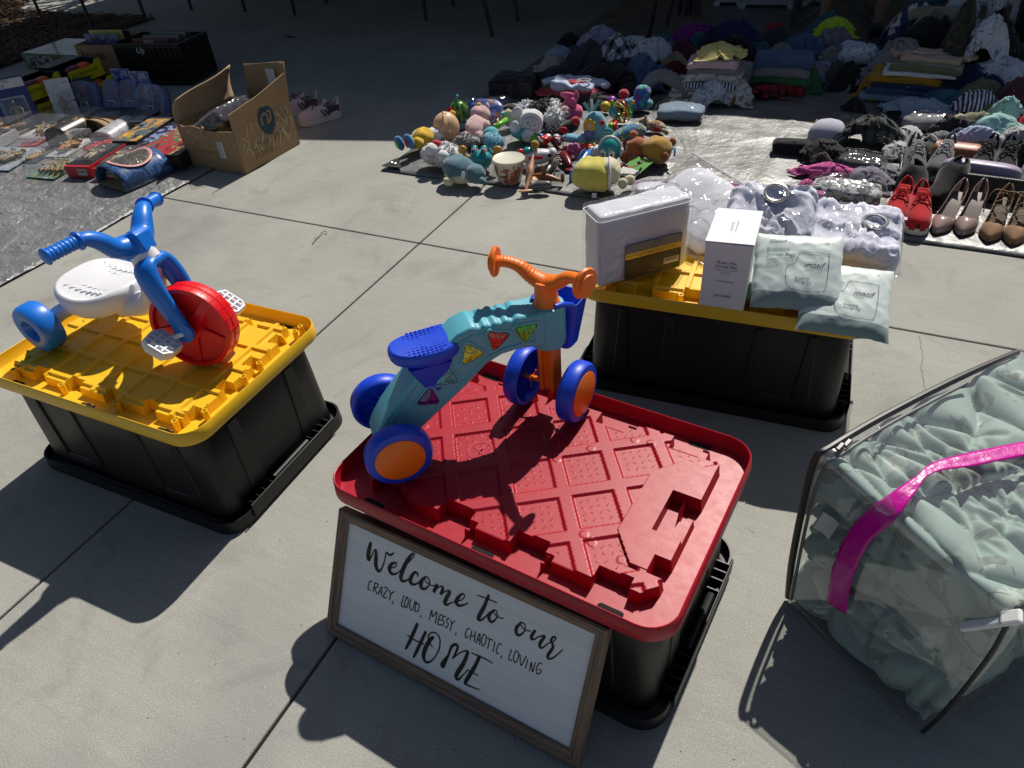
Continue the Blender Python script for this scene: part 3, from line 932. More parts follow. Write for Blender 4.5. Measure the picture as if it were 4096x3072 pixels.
# brush strokes of the welcome sign: x, y, width in metres on the panel
SIGN_STROKES = {
    'welcome': [[(-0.2309, 0.1017, 0.0079), (-0.2326, 0.0856, 0.0103), (-0.2335, 0.0704, 0.0104), (-0.2304, 0.0623, 0.0085), (-0.2252, 0.0720, 0.0038), (-0.2199, 0.0876, 0.0030), (-0.2150, 0.0910, 0.0061), (-0.2121, 0.0747, 0.0098), (-0.2101, 0.0574, 0.0103), (-0.2047, 0.0481, 0.0085), (-0.1988, 0.0473, 0.0056), (-0.1926, 0.0600, 0.0037), (-0.1889, 0.0810, 0.0032), (-0.1875, 0.0978, 0.0034), (-0.1817, 0.0956, 0.0050), (-0.1751, 0.0970, 0.0055), (-0.1680, 0.1046, 0.0027)], [(-0.1720, 0.0664, 0.0028), (-0.1615, 0.0732, 0.0028), (-0.1573, 0.0819, 0.0032), (-0.1615, 0.0839, 0.0041), (-0.1700, 0.0768, 0.0078), (-0.1743, 0.0653, 0.0097), (-0.1702, 0.0564, 0.0083), (-0.1613, 0.0561, 0.0055), (-0.1500, 0.0661, 0.0030), (-0.1349, 0.0885, 0.0027), (-0.1204, 0.1126, 0.0027), (-0.1171, 0.1224, 0.0031), (-0.1211, 0.1227, 0.0040), (-0.1291, 0.1089, 0.0081), (-0.1378, 0.0849, 0.0100), (-0.1428, 0.0612, 0.0100), (-0.1400, 0.0511, 0.0082), (-0.1323, 0.0517, 0.0050), (-0.1222, 0.0615, 0.0032)], [(-0.1013, 0.0768, 0.0031), (-0.1040, 0.0837, 0.0049), (-0.1107, 0.0818, 0.0063), (-0.1175, 0.0674, 0.0090), (-0.1173, 0.0563, 0.0091), (-0.1102, 0.0539, 0.0063), (-0.1004, 0.0600, 0.0036), (-0.0937, 0.0693, 0.0029)], [(-0.0845, 0.0824, 0.0044), (-0.0909, 0.0692, 0.0094), (-0.0900, 0.0571, 0.0090), (-0.0821, 0.0552, 0.0058), (-0.0736, 0.0647, 0.0035), (-0.0711, 0.0781, 0.0031), (-0.0784, 0.0845, 0.0035), (-0.0841, 0.0829, 0.0031), (-0.0806, 0.0742, 0.0027), (-0.0665, 0.0709, 0.0026), (-0.0583, 0.0741, 0.0029)], [(-0.0526, 0.0781, 0.0066), (-0.0557, 0.0678, 0.0079), (-0.0577, 0.0593, 0.0066), (-0.0516, 0.0703, 0.0031), (-0.0436, 0.0787, 0.0035), (-0.0380, 0.0779, 0.0065), (-0.0394, 0.0648, 0.0074), (-0.0419, 0.0632, 0.0039), (-0.0328, 0.0704, 0.0030), (-0.0247, 0.0775, 0.0035), (-0.0210, 0.0749, 0.0074), (-0.0257, 0.0598, 0.0091), (-0.0282, 0.0475, 0.0088), (-0.0230, 0.0444, 0.0061), (-0.0157, 0.0512, 0.0030), (-0.0022, 0.0624, 0.0026), (0.0090, 0.0707, 0.0026), (0.0143, 0.0817, 0.0028), (0.0091, 0.0852, 0.0038), (0.0009, 0.0732, 0.0077), (-0.0023, 0.0606, 0.0086), (0.0041, 0.0555, 0.0065), (0.0153, 0.0617, 0.0039), (0.0241, 0.0705, 0.0026)], ],
    'to': [[(0.0666, 0.1068, 0.0063), (0.0615, 0.0800, 0.0083), (0.0542, 0.0552, 0.0089), (0.0535, 0.0462, 0.0074), (0.0599, 0.0475, 0.0049), (0.0681, 0.0588, 0.0029), (0.0759, 0.0740, 0.0027)], [(0.0428, 0.0968, 0.0024), (0.0645, 0.0990, 0.0029), (0.0867, 0.0998, 0.0024)], [(0.0825, 0.0804, 0.0039), (0.0754, 0.0644, 0.0078), (0.0790, 0.0549, 0.0073), (0.0862, 0.0562, 0.0049), (0.0930, 0.0711, 0.0029), (0.0892, 0.0814, 0.0029), (0.0828, 0.0811, 0.0029), (0.0868, 0.0741, 0.0024), (0.0974, 0.0709, 0.0024), (0.1067, 0.0737, 0.0022)], ],
    'our': [[(0.1447, 0.0820, 0.0042), (0.1377, 0.0659, 0.0076), (0.1402, 0.0547, 0.0071), (0.1483, 0.0555, 0.0047), (0.1560, 0.0702, 0.0028), (0.1533, 0.0821, 0.0028), (0.1451, 0.0824, 0.0028), (0.1484, 0.0740, 0.0024), (0.1588, 0.0706, 0.0023), (0.1675, 0.0743, 0.0023)], [(0.1764, 0.0786, 0.0056), (0.1721, 0.0664, 0.0070), (0.1724, 0.0591, 0.0061), (0.1778, 0.0601, 0.0037), (0.1852, 0.0690, 0.0025), (0.1921, 0.0747, 0.0028), (0.1976, 0.0762, 0.0055), (0.1918, 0.0588, 0.0070), (0.1928, 0.0504, 0.0060), (0.1987, 0.0516, 0.0037), (0.2072, 0.0650, 0.0025), (0.2180, 0.0765, 0.0025), (0.2202, 0.0846, 0.0032), (0.2153, 0.0838, 0.0041), (0.2119, 0.0747, 0.0050), (0.2159, 0.0695, 0.0055), (0.2184, 0.0610, 0.0060), (0.2124, 0.0428, 0.0065), (0.2139, 0.0347, 0.0051), (0.2238, 0.0417, 0.0032), (0.2381, 0.0660, 0.0023)], ],
    'crazy': [[(-0.2152, 0.0141, 0.0026), (-0.2201, 0.0131, 0.0026), (-0.2230, 0.0005, 0.0026), (-0.2222, -0.0085, 0.0027), (-0.2173, -0.0074, 0.0026)], [(-0.2061, 0.0157, 0.0026), (-0.2075, 0.0035, 0.0026), (-0.2088, -0.0079, 0.0026)], [(-0.2072, 0.0152, 0.0026), (-0.1976, 0.0148, 0.0026), (-0.1989, 0.0077, 0.0026), (-0.2069, 0.0028, 0.0026)], [(-0.2062, 0.0032, 0.0026), (-0.1987, -0.0076, 0.0026)], [(-0.1955, -0.0083, 0.0026), (-0.1873, 0.0134, 0.0026), (-0.1857, -0.0071, 0.0026)], [(-0.1923, -0.0007, 0.0026), (-0.1860, 0.0006, 0.0026)], [(-0.1812, 0.0145, 0.0026), (-0.1722, 0.0157, 0.0026), (-0.1811, -0.0076, 0.0026), (-0.1720, -0.0064, 0.0026)], [(-0.1680, 0.0141, 0.0026), (-0.1623, 0.0061, 0.0026)], [(-0.1542, 0.0170, 0.0026), (-0.1621, 0.0062, 0.0026), (-0.1634, -0.0085, 0.0026)], [(-0.1540, -0.0082, 0.0026), (-0.1550, -0.0136, 0.0026)], ],
    'loud': [[(-0.1289, 0.0179, 0.0025), (-0.1316, -0.0072, 0.0026), (-0.1244, -0.0064, 0.0025)], [(-0.1213, 0.0186, 0.0025), (-0.1243, 0.0034, 0.0025), (-0.1215, -0.0067, 0.0025), (-0.1175, -0.0042, 0.0025), (-0.1156, 0.0089, 0.0025), (-0.1182, 0.0174, 0.0025), (-0.1213, 0.0186, 0.0025)], [(-0.1097, 0.0185, 0.0025), (-0.1112, 0.0008, 0.0025), (-0.1068, -0.0070, 0.0025), (-0.1020, -0.0018, 0.0025), (-0.0992, 0.0183, 0.0025)], [(-0.0961, 0.0172, 0.0025), (-0.0966, -0.0054, 0.0025)], [(-0.0967, 0.0155, 0.0025), (-0.0878, 0.0139, 0.0025), (-0.0883, -0.0000, 0.0025), (-0.0960, -0.0056, 0.0025)], [(-0.0796, -0.0077, 0.0025), (-0.0803, -0.0130, 0.0025)], ],
    'messy': [[(-0.0584, -0.0076, 0.0025), (-0.0558, 0.0164, 0.0025), (-0.0517, 0.0027, 0.0025), (-0.0430, 0.0176, 0.0024), (-0.0429, -0.0086, 0.0025)], [(-0.0269, 0.0156, 0.0024), (-0.0345, 0.0148, 0.0024), (-0.0371, -0.0074, 0.0025), (-0.0311, -0.0069, 0.0025)], [(-0.0355, 0.0034, 0.0025), (-0.0301, 0.0040, 0.0024)], [(-0.0212, 0.0172, 0.0024), (-0.0267, 0.0148, 0.0024), (-0.0273, 0.0064, 0.0024), (-0.0221, 0.0032, 0.0024), (-0.0253, -0.0061, 0.0024), (-0.0295, -0.0056, 0.0025)], [(-0.0111, 0.0169, 0.0024), (-0.0161, 0.0145, 0.0024), (-0.0164, 0.0071, 0.0024), (-0.0120, 0.0036, 0.0024), (-0.0151, -0.0062, 0.0024), (-0.0194, -0.0057, 0.0024)], [(-0.0075, 0.0149, 0.0024), (-0.0044, 0.0063, 0.0024)], [(0.0020, 0.0174, 0.0024), (-0.0042, 0.0064, 0.0024), (-0.0054, -0.0091, 0.0024)], [(0.0091, -0.0075, 0.0024), (0.0086, -0.0129, 0.0024)], ],
    'chaotic': [[(0.0383, 0.0160, 0.0024), (0.0331, 0.0137, 0.0024), (0.0303, -0.0007, 0.0024), (0.0333, -0.0075, 0.0024), (0.0379, -0.0019, 0.0024)], [(0.0433, 0.0145, 0.0024), (0.0433, -0.0078, 0.0024)], [(0.0521, 0.0166, 0.0024), (0.0529, -0.0068, 0.0024)], [(0.0432, 0.0025, 0.0024), (0.0524, 0.0054, 0.0024)], [(0.0573, -0.0081, 0.0024), (0.0623, 0.0169, 0.0024), (0.0660, -0.0075, 0.0024)], [(0.0586, 0.0005, 0.0024), (0.0644, 0.0021, 0.0024)], [(0.0706, 0.0188, 0.0024), (0.0683, 0.0031, 0.0024), (0.0726, -0.0075, 0.0024), (0.0773, -0.0008, 0.0024), (0.0778, 0.0134, 0.0023), (0.0745, 0.0194, 0.0023), (0.0706, 0.0188, 0.0024)], [(0.0795, 0.0149, 0.0023), (0.0938, 0.0165, 0.0023)], [(0.0863, 0.0154, 0.0023), (0.0851, -0.0074, 0.0024)], [(0.0982, 0.0147, 0.0023), (0.0977, -0.0082, 0.0023)], [(0.1130, 0.0156, 0.0023), (0.1077, 0.0148, 0.0023), (0.1045, -0.0003, 0.0023), (0.1067, -0.0079, 0.0023), (0.1108, -0.0061, 0.0023)], [(0.1179, -0.0079, 0.0023), (0.1175, -0.0138, 0.0023)], ],
    'loving': [[(0.1362, 0.0161, 0.0023), (0.1339, -0.0072, 0.0023), (0.1411, -0.0062, 0.0023)], [(0.1457, 0.0173, 0.0023), (0.1432, 0.0019, 0.0023), (0.1475, -0.0083, 0.0023), (0.1520, -0.0021, 0.0023), (0.1531, 0.0125, 0.0023), (0.1494, 0.0181, 0.0023), (0.1457, 0.0173, 0.0023)], [(0.1561, 0.0134, 0.0023), (0.1621, -0.0082, 0.0023), (0.1687, 0.0164, 0.0023)], [(0.1736, 0.0116, 0.0023), (0.1725, -0.0090, 0.0023)], [(0.1817, -0.0109, 0.0023), (0.1821, 0.0102, 0.0023), (0.1881, -0.0097, 0.0023), (0.1900, 0.0132, 0.0022)], [(0.2039, 0.0170, 0.0022), (0.1980, 0.0157, 0.0022), (0.1949, 0.0005, 0.0022), (0.1978, -0.0082, 0.0023), (0.2044, -0.0035, 0.0022), (0.2042, 0.0035, 0.0022), (0.1989, 0.0015, 0.0022)], ],
    'home': [[(-0.0858, -0.0325, 0.0077), (-0.0927, -0.0601, 0.0087), (-0.0994, -0.0856, 0.0079), (-0.1053, -0.1030, 0.0053)], [(-0.0628, -0.0407, 0.0068), (-0.0701, -0.0676, 0.0078), (-0.0769, -0.0932, 0.0079), (-0.0824, -0.1126, 0.0053)], [(-0.1051, -0.0694, 0.0035), (-0.0856, -0.0716, 0.0035), (-0.0633, -0.0704, 0.0035)], [(-0.0435, -0.0441, 0.0076), (-0.0507, -0.0571, 0.0094), (-0.0582, -0.0829, 0.0104), (-0.0581, -0.1018, 0.0087), (-0.0487, -0.1089, 0.0061), (-0.0353, -0.0952, 0.0034), (-0.0250, -0.0669, 0.0034), (-0.0256, -0.0414, 0.0034), (-0.0365, -0.0309, 0.0034), (-0.0503, -0.0366, 0.0034), (-0.0543, -0.0525, 0.0034), (-0.0418, -0.0665, 0.0030)], [(-0.0028, -0.0703, 0.0042), (-0.0075, -0.0850, 0.0090), (-0.0107, -0.0964, 0.0101), (-0.0071, -0.0976, 0.0058), (-0.0014, -0.0722, 0.0053), (0.0041, -0.0434, 0.0062), (0.0129, -0.0338, 0.0062), (0.0183, -0.0367, 0.0057), (0.0151, -0.0550, 0.0047), (0.0109, -0.0686, 0.0031), (0.0194, -0.0553, 0.0029), (0.0301, -0.0429, 0.0028), (0.0397, -0.0356, 0.0041), (0.0426, -0.0397, 0.0072), (0.0376, -0.0665, 0.0093), (0.0292, -0.0901, 0.0099), (0.0254, -0.1058, 0.0089), (0.0316, -0.1098, 0.0058), (0.0407, -0.0943, 0.0029), (0.0494, -0.0775, 0.0026)], [(0.0702, -0.0350, 0.0076), (0.0636, -0.0625, 0.0087), (0.0543, -0.0908, 0.0093), (0.0490, -0.1085, 0.0078), (0.0538, -0.1111, 0.0047), (0.0678, -0.1100, 0.0028), (0.0830, -0.1075, 0.0026)], [(0.0520, -0.0346, 0.0025), (0.0764, -0.0326, 0.0033), (0.1006, -0.0336, 0.0025)], [(0.0478, -0.0773, 0.0023), (0.0610, -0.0773, 0.0028), (0.0741, -0.0778, 0.0023)], ],
}

# ================================================================ welcome sign
sg = E('welcome_sign', (0, 0, 0), 'framed white welcome sign with brown wood frame leaning on the red-lidded tote', 'sign')
sg.matrix_world = frame((-0.865, 0.580, 0.010), (0.636, -0.046, 0), (0.020, 0.140, 0.275))
def wood_mat(name, a, b, axis):
    m = bpy.data.materials.new(name)
    m.use_nodes = True
    nt = m.node_tree
    bs = nt.nodes['Principled BSDF']
    tc = nt.nodes.new('ShaderNodeTexCoord')
    mp = nt.nodes.new('ShaderNodeMapping')
    mp.inputs['Scale'].default_value = (6, 160, 60) if axis == 0 else (160, 6, 60)
    nt.links.new(tc.outputs['Object'], mp.inputs[0])
    n = _noise(nt, mp.outputs[0], 1.0, 5, 0.6, 0.8)
    nt.links.new(_ramp(nt, n.outputs[0], [(0.25, a), (0.75, b)]), bs.inputs['Base Color'])
    bs.inputs['Roughness'].default_value = 0.6
    return m
WX = wood_mat('frame_wood_long', srgb(74, 58, 48), srgb(150, 124, 104), 0)
WY = wood_mat('frame_wood_short', srgb(74, 58, 48), srgb(150, 124, 104), 1)
SW, SH, FW = 0.637, 0.310, 0.0245
rail = [(0.0, -0.022), (0.0, 0.0), (0.004, 0.003), (0.012, 0.003), (0.015, -0.001), (FW, -0.004), (FW, -0.012)]     # inset, height
def rail_part(a, b, mat):
    """rail along the outer edge a-b, mitred at both ends"""
    m = MB()
    a, b = Vector(a), Vector(b)
    t = (b - a).normalized()
    q = Vector((-t.y, t.x))
    m.loft([[(*(a + (t + q) * i), z) for i, z in rail], [(*(b + (q - t) * i), z) for i, z in rail]])
    m.build('frame_rail', mat, sg, smooth=0, fix=True)
for a, b, mt in (((0, 0), (SW, 0), WX), ((SW, 0), (SW, SH), WY), ((SW, SH), (0, SH), WX), ((0, SH), (0, 0), WY)):
    rail_part(a, b, mt)
PANEL = wood_mat('panel_white', (0.66, 0.68, 0.72), (0.80, 0.81, 0.83), 0)
PANEL.node_tree.nodes['Mapping'].inputs['Scale'].default_value = (3, 60, 10)
m = MB()
m.box((SW / 2, SH / 2, -0.013), (SW - 0.03, SH - 0.03, 0.006))
m.build('panel', PANEL, sg, smooth=0)
INK = P('sign_ink', (0.012, 0.011, 0.008), 0.7)
for w, strokes in SIGN_STROKES.items():
    m = MB()
    for st in strokes:
        p = smooth_path(st, 7 if len(st) > 2 else 2)
        m.ribbon([(q.x + SW / 2, q.y + SH / 2) for q in p], [q.z for q in p], 0.0)
    m.build('lettering', INK, sg, smooth=0, M=T((0, 0, -0.0094)))

# ================================================================ tricycle
TB = plastic('trike_blue', srgb(18, 112, 212), 0.36)
TW = plastic('trike_white', (0.78, 0.77, 0.80), 0.42, sss=0.1)
TR = plastic('trike_red', srgb(222, 12, 24), 0.36)
tk = E('tricycle', (-1.908, 1.005, PLAT), 'toy tricycle with red front wheel, blue handlebar and white seat', 'tricycle', -2.0)
RX = Matrix.Rotation(pi / 2, 4, 'X')                 # local z of a lathe onto -y
def lathe_y(m, prof, M, n=36, cap=(True, True)):
    return m.lathe(prof, n, M @ RX, cap)
C0 = Vector((0.470, -0.020, 0.110))
u = Vector((-sin(RD(24)), 0, cos(RD(24))))
ST = Matrix.Translation(C0) @ Matrix.Rotation(RD(19), 4, u) @ Matrix.Translation(-C0)
# front wheel: tyre drum, dished spoked disc on both sides
fw = MB()
lathe_y(fw, [(0.098, -0.027), (0.108, -0.026), (0.110, -0.020), (0.109, -0.004), (0.111, 0.0), (0.109, 0.004), (0.110, 0.020), (0.108, 0.026), (0.098, 0.027), (0.096, 0.016), (0.034, 0.012), (0.030, 0.024), (0.0, 0.026)], T(C0), 48, (False, False))
lathe_y(fw, [(0.098, -0.027), (0.096, -0.016), (0.034, -0.012), (0.030, -0.024), (0.0, -0.026)], T(C0), 48, (False, False))
wh = fw.build('front_wheel', TR, tk, smooth=30, M=ST, fix=True)
for s in (-1, 1):
    for k in range(5):
        m = MB()
        m.box((0.062, s * 0.016, 0), (0.072, 0.008, 0.026), T(C0) @ Matrix.Rotation(2 * pi * k / 5 + 0.4, 4, 'Y'))
        o = m.build('spoke', TR, wh, smooth=0, bevel=0.002)
for k in range(24):
    m = MB()
    m.box((0.1098, 0, 0), (0.0016, 0.044, 0.0016), T(C0) @ Matrix.Rotation(2 * pi * k / 24, 4, 'Y'))
    m.build('tread_bar', TR, wh, smooth=0)
# fork: two flat legs joined by an arch
m = MB()
for s in (-1, 1):
    top = C0 + u * 0.176
    pts = smooth_path([C0 + Vector((0, s * 0.043, 0)) - u * 0.012, C0 + Vector((0, s * 0.043, 0)) + u * 0.05, C0 + Vector((0.004, s * 0.045, 0)) + u * 0.130, top + Vector((0.004, s * 0.03, 0)), top + Vector((0.002, 0, 0.004))], 6)
    n = len(pts)
    m.tube(pts, [0.021 + 0.013 * min(1, i / n * 1.5) for i in range(n)], 10, flat=0.55, up=(0, 1, 0))
fk = m.build('fork', TB, tk, smooth=60, M=ST)
for s in (-1, 1):
    m = MB()
    lathe_y(m, [(0.0, -0.009), (0.022, -0.009), (0.026, -0.004), (0.026, 0.006), (0.0, 0.008)], T(C0 + Vector((0, s * 0.046, 0))), 24)
    m.build('axle_cap', TB, fk, smooth=40, fix=True)
# pedals: white blocks with cross bars on cranks
for s, ang in ((-1, 200), (1, 20)):
    cr = Vector((cos(RD(ang)) * 0.045, 0, sin(RD(ang)) * 0.045))
    m = MB()
    m.tube([C0 + Vector((0, s * 0.05, 0)), C0 + cr * 0.9 + Vector((0, s * 0.058, 0)), C0 + cr + Vector((0, s * 0.075, 0))], 0.007, 8)
    o = m.build('crank', TW, tk, M=ST)
    pc = C0 + cr + Vector((0, s * 0.088, 0))
    Mp = T(pc, (0, 34, 0))
    m = MB()
    hexa = [(-0.036, -0.026), (-0.018, -0.038), (0.026, -0.038), (0.040, -0.014), (0.040, 0.026), (0.024, 0.038), (-0.030, 0.038), (-0.040, 0.014)]
    m.loft([[(x * 0.92, y * 0.92, -0.013) for x, y in hexa], [(x, y, -0.008) for x, y in hexa], [(x, y, 0.009) for x, y in hexa], [(x * 0.94, y * 0.94, 0.013) for x, y in hexa], [(x * 0.84, y * 0.84, 0.013) for x, y in hexa], [(x * 0.82, y * 0.82, 0.006) for x, y in hexa]], Mp)
    for x in (-0.016, 0.0, 0.016):
        m.box((x, 0, 0.009), (0.004, 0.060, 0.010), Mp)
    for y in (-0.018, 0.0, 0.018):
        m.box((0, y, 0.009), (0.062, 0.004, 0.009), Mp)
    m.build('pedal', TW, tk, smooth=30, M=ST, fix=True)
# steering head and handlebar
hd = C0 + u * 0.235
m = MB()
m.tube([C0 + u * 0.188, C0 + u * 0.214], [0.036, 0.033], 20, flat=0.8, up=(0, 1, 0))
m.build('steering_collar', TW, tk, smooth=50, M=ST)
m = MB()
fx = Vector((0.10, 0, 0)) + u
A = frame(hd, (cos(RD(24)), 0, sin(RD(24))), (0, 1, 0))         # local z along the steering axis
pl0 = [(0.038, -0.026), (0.038, 0.026), (-0.03, 0.036), (-0.042, 0.018), (-0.042, -0.018), (-0.03, -0.036)]
m.loft([[(x * 0.85, y * 0.85, -0.028) for x, y in pl0], [(x, y, 0.014) for x, y in pl0], [(x * 0.86 - 0.004, y * 0.86, 0.026) for x, y in pl0]], A)
hb = m.build('handlebar_block', TB, tk, smooth=30, bevel=0.003, M=ST, fix=True)
m = MB()
for s in (-1, 1):
    pts = smooth_path([(-0.004, s * 0.012, 0.000), (-0.012, s * 0.050, 0.010), (-0.010, s * 0.080, 0.040), (-0.013, s * 0.106, 0.058), (-0.022, s * 0.130, 0.062)], 6)
    n = len(pts)
    m.tube([A @ Vector(p) for p in pts], [0.033 - 0.017 * i / (n - 1) for i in range(n)], 12, flat=0.85)
m.build('handlebar', TB, tk, smooth=60, M=ST)
for s in (-1, 1):
    m = MB()
    a = A @ Vector((-0.018, s * 0.120, 0.062))
    b = A @ Vector((-0.044, s * 0.205, 0.064))
    d = (b - a)
    pts, rr = [], []
    for i in range(41):
        t = i / 40
        pts.append(a + d * t)
        r = 0.0145 + 0.0018 * (1 if (t * 9) % 1 < 0.62 else 0)
        if t < 0.06:
            r = 0.0225
        if t > 0.9:
            r = 0.0195 * sqrt(max(0.05, 1 - ((t - 0.95) / 0.05) ** 2)) if t > 0.95 else 0.0195
        rr.append(r)
    m.tube(pts, rr, 16)
    m.build('grip', TB, tk, smooth=50, M=ST)
# seat, neck and rear axle
m = MB()
def seat_ring(k, z):
    o = []
    for i in range(40):
        a = 2 * pi * i / 40
        x = 0.125 * math.copysign(abs(cos(a)) ** 0.7, cos(a))
        y = 0.112 * math.copysign(abs(sin(a)) ** 0.7, sin(a)) * (1 - 0.22 * (x / 0.125 if x > 0 else 0))
        o.append((0.115 + x * k, y * k, z + 0.018 * (abs(x) / 0.125) ** 2))
    return o
m.loft([seat_ring(0.86, 0.078), seat_ring(0.96, 0.098), seat_ring(1.0, 0.125), seat_ring(0.985, 0.142), seat_ring(0.90, 0.150), seat_ring(0.84, 0.1475), seat_ring(0.78, 0.1465)])
seat = m.build('seat', TW, tk, smooth=50, sub=1)
for k in range(7):                                       # zigzag tread on the seat
    m = MB()
    x0 = 0.048 + k * 0.022
    pts = []
    for i in range(15):
        y = -0.066 + i * 0.0095
        pts.append((x0 + (0.006 if i % 2 else -0.006), y))
    m.tube([(p[0], p[1], 0.0012 + 0.018 * ((p[0] - 0.115) / 0.125) ** 2) for p in pts], 0.0032, 6)
    m.build('seat_tread', TW, seat, smooth=60, M=T((0, 0, 0.1500)))
m = MB()
m.tube(smooth_path([(0.19, 0, 0.10), (0.27, 0, 0.115), (0.335, -0.005, 0.165), (0.372, -0.012, 0.25), (0.376, -0.014, 0.285)], 5), [0.05, 0.046, 0.044, 0.042, 0.04, 0.039, 0.038, 0.037, 0.036, 0.036, 0.036, 0.036, 0.035, 0.035, 0.035, 0.035, 0.034, 0.034, 0.034, 0.034, 0.033], 16, flat=0.8)
m.build('neck', TW, tk, smooth=60)
m = MB()
m.tube([(0.005, -0.15, 0.07), (0.005, 0.15, 0.07)], 0.012, 10)
for s in (-1, 1):
    m.tube(smooth_path([(0.06, s * 0.06, 0.100), (0.02, s * 0.095, 0.085), (0.005, s * 0.12, 0.072)], 5), 0.022, 10)
m.build('rear_axle', TW, tk, smooth=60)
STL = P('chrome', (0.7, 0.7, 0.72), 0.2, 1.0)
for s in (-1, 1):
    m = MB()
    c = Vector((0.0, s * 0.158, 0.0705))
    lathe_y(m, [(0.0, -s * 0.005), (0.020, -s * 0.005), (0.028, -s * 0.018), (0.034, -s * 0.027), (0.052, -s * 0.030), (0.064, -s * 0.026), (0.070, -s * 0.016), (0.070, -s * 0.006), (0.0705, -s * 0.002), (0.070, s * 0.004), (0.070, s * 0.018), (0.066, s * 0.026), (0.0, s * 0.026)], T(c), 40, (False, False))
    w = m.build('rear_wheel', TB, tk, smooth=40, fix=True)
    m = MB()
    lathe_y(m, [(0.0, -s * 0.014), (0.007, -s * 0.013), (0.009, -s * 0.006), (0.009, 0)], T(c), 12, (False, False))
    m.build('axle_nut', STL, w, smooth=60, fix=True)

# ================================================================ four-wheeled ride-on bike
BT = plastic('bike_teal', srgb(92, 172, 190), 0.45)
BB = plastic('bike_blue', srgb(16, 68, 206), 0.42)
BO = plastic('bike_orange', srgb(240, 118, 22), 0.42)
bk = E('ride_on_bike', (-0.780, 0.860, PLAT), 'teal toddler ride-on bike with blue wheels, blue seat and orange handlebar', 'ride-on bike', 44.4)
up = [(-0.030, 0.095), (-0.005, 0.130), (0.034, 0.174), (0.065, 0.205), (0.095, 0.229), (0.134, 0.257), (0.165, 0.284), (0.190, 0.292)]
for i in range(17):
    up.append((0.202 + i * 0.0056, 0.290 + 0.0045 * cos(i / 16 * 2 * pi * 4) - 0.003 * i / 16))
up += [(0.315, 0.287), (0.350, 0.286)]
low = [(0.350, 0.205), (0.325, 0.208), (0.285, 0.212), (0.253, 0.210), (0.218, 0.196), (0.180, 0.163), (0.135, 0.128), (0.073, 0.082), (0.030, 0.050), (0.0, 0.036), (-0.030, 0.045), (-0.042, 0.070)]
prof = up + low
m = MB()
m.loft([[(x, -0.036, z) for x, z in prof], [(x, 0.036, z) for x, z in prof]], cap=(True, True))
fr = m.build('frame', BT, bk, smooth=30, bevel=0.006, fix=True)
# recessed side panels
inn = [(0.0, 0.112), (0.07, 0.190), (0.13, 0.236), (0.170, 0.268), (0.196, 0.276), (0.26, 0.268), (0.326, 0.270), (0.326, 0.224), (0.262, 0.226), (0.222, 0.216), (0.182, 0.184), (0.12, 0.132), (0.04, 0.075), (0.005, 0.066)]
for s in (-1, 1):
    m = MB()
    n = len(inn)
    cx, cz = sum(p[0] for p in inn) / n, sum(p[1] for p in inn) / n
    for a, b in zip(inn, inn[1:] + inn[:1]):
        m.tube([(a[0], s * 0.0362, a[1]), (b[0], s * 0.0362, b[1])], 0.0022, 6)
    m.build('panel_bead', BT, fr, smooth=60)
m = MB()
m.lathe([(0.026, 0.183), (0.037, 0.188), (0.039, 0.20), (0.039, 0.272), (0.036, 0.284), (0.022, 0.288)], 28, T((0.366, 0, 0)))
m.build('head_tube', BT, bk, smooth=40)
GEMS = [((0.188, 0.234), 'gem_yellow', (0.85, 0.75, 0.02), -15), ((0.245, 0.254), 'gem_red', (0.75, 0.05, 0.03), 10), ((0.306, 0.254), 'gem_green', (0.12, 0.6, 0.03), 25), ((0.132, 0.191), 'gem_aqua', (0.05, 0.5, 0.55), -40), ((0.088, 0.151), 'gem_purple', (0.10, 0.02, 0.25), -45)]
for (gx, gz), gn, gc, ga in GEMS:
    for s in (-1, 1):
        Mg = T((gx, s * 0.036, gz), (90 if s < 0 else -90, 0, 0)) @ Matrix.Rotation(RD(ga if s < 0 else -ga), 4, 'Z')
        tri = []
        for k in range(30):
            a = 2 * pi * k / 30
            r = 0.0165 / max(cos((a % (2 * pi / 3)) - pi / 3), 0.62)
            tri.append((r * cos(a), r * sin(a)))
        m = MB()
        m.loft([[(x * 1.28, y * 1.28, -0.002) for x, y in tri], [(x * 1.28, y * 1.28, 0.002) for x, y in tri], [(x * 1.02, y * 1.02, 0.0025) for x, y in tri], [(x, y, -0.001) for x, y in tri]], Mg, (True, True))
        bz = m.build('gem_bezel', BT, bk, smooth=40, fix=True)
        m = MB()
        m.loft([[(x * 0.98, y * 0.98, -0.001) for x, y in tri], [(x * 0.9, y * 0.9, 0.003) for x, y in tri], [(x * 0.45, y * 0.45, 0.0062) for x, y in tri], [(x * 0.1, y * 0.1, 0.007) for x, y in tri]], Mg)
        m.build('gem', P(gn, gc, 0.06, coat=0.6, pat=('blot', [tuple(v * 0.35 for v in gc), gc], 160)), bz, smooth=25)
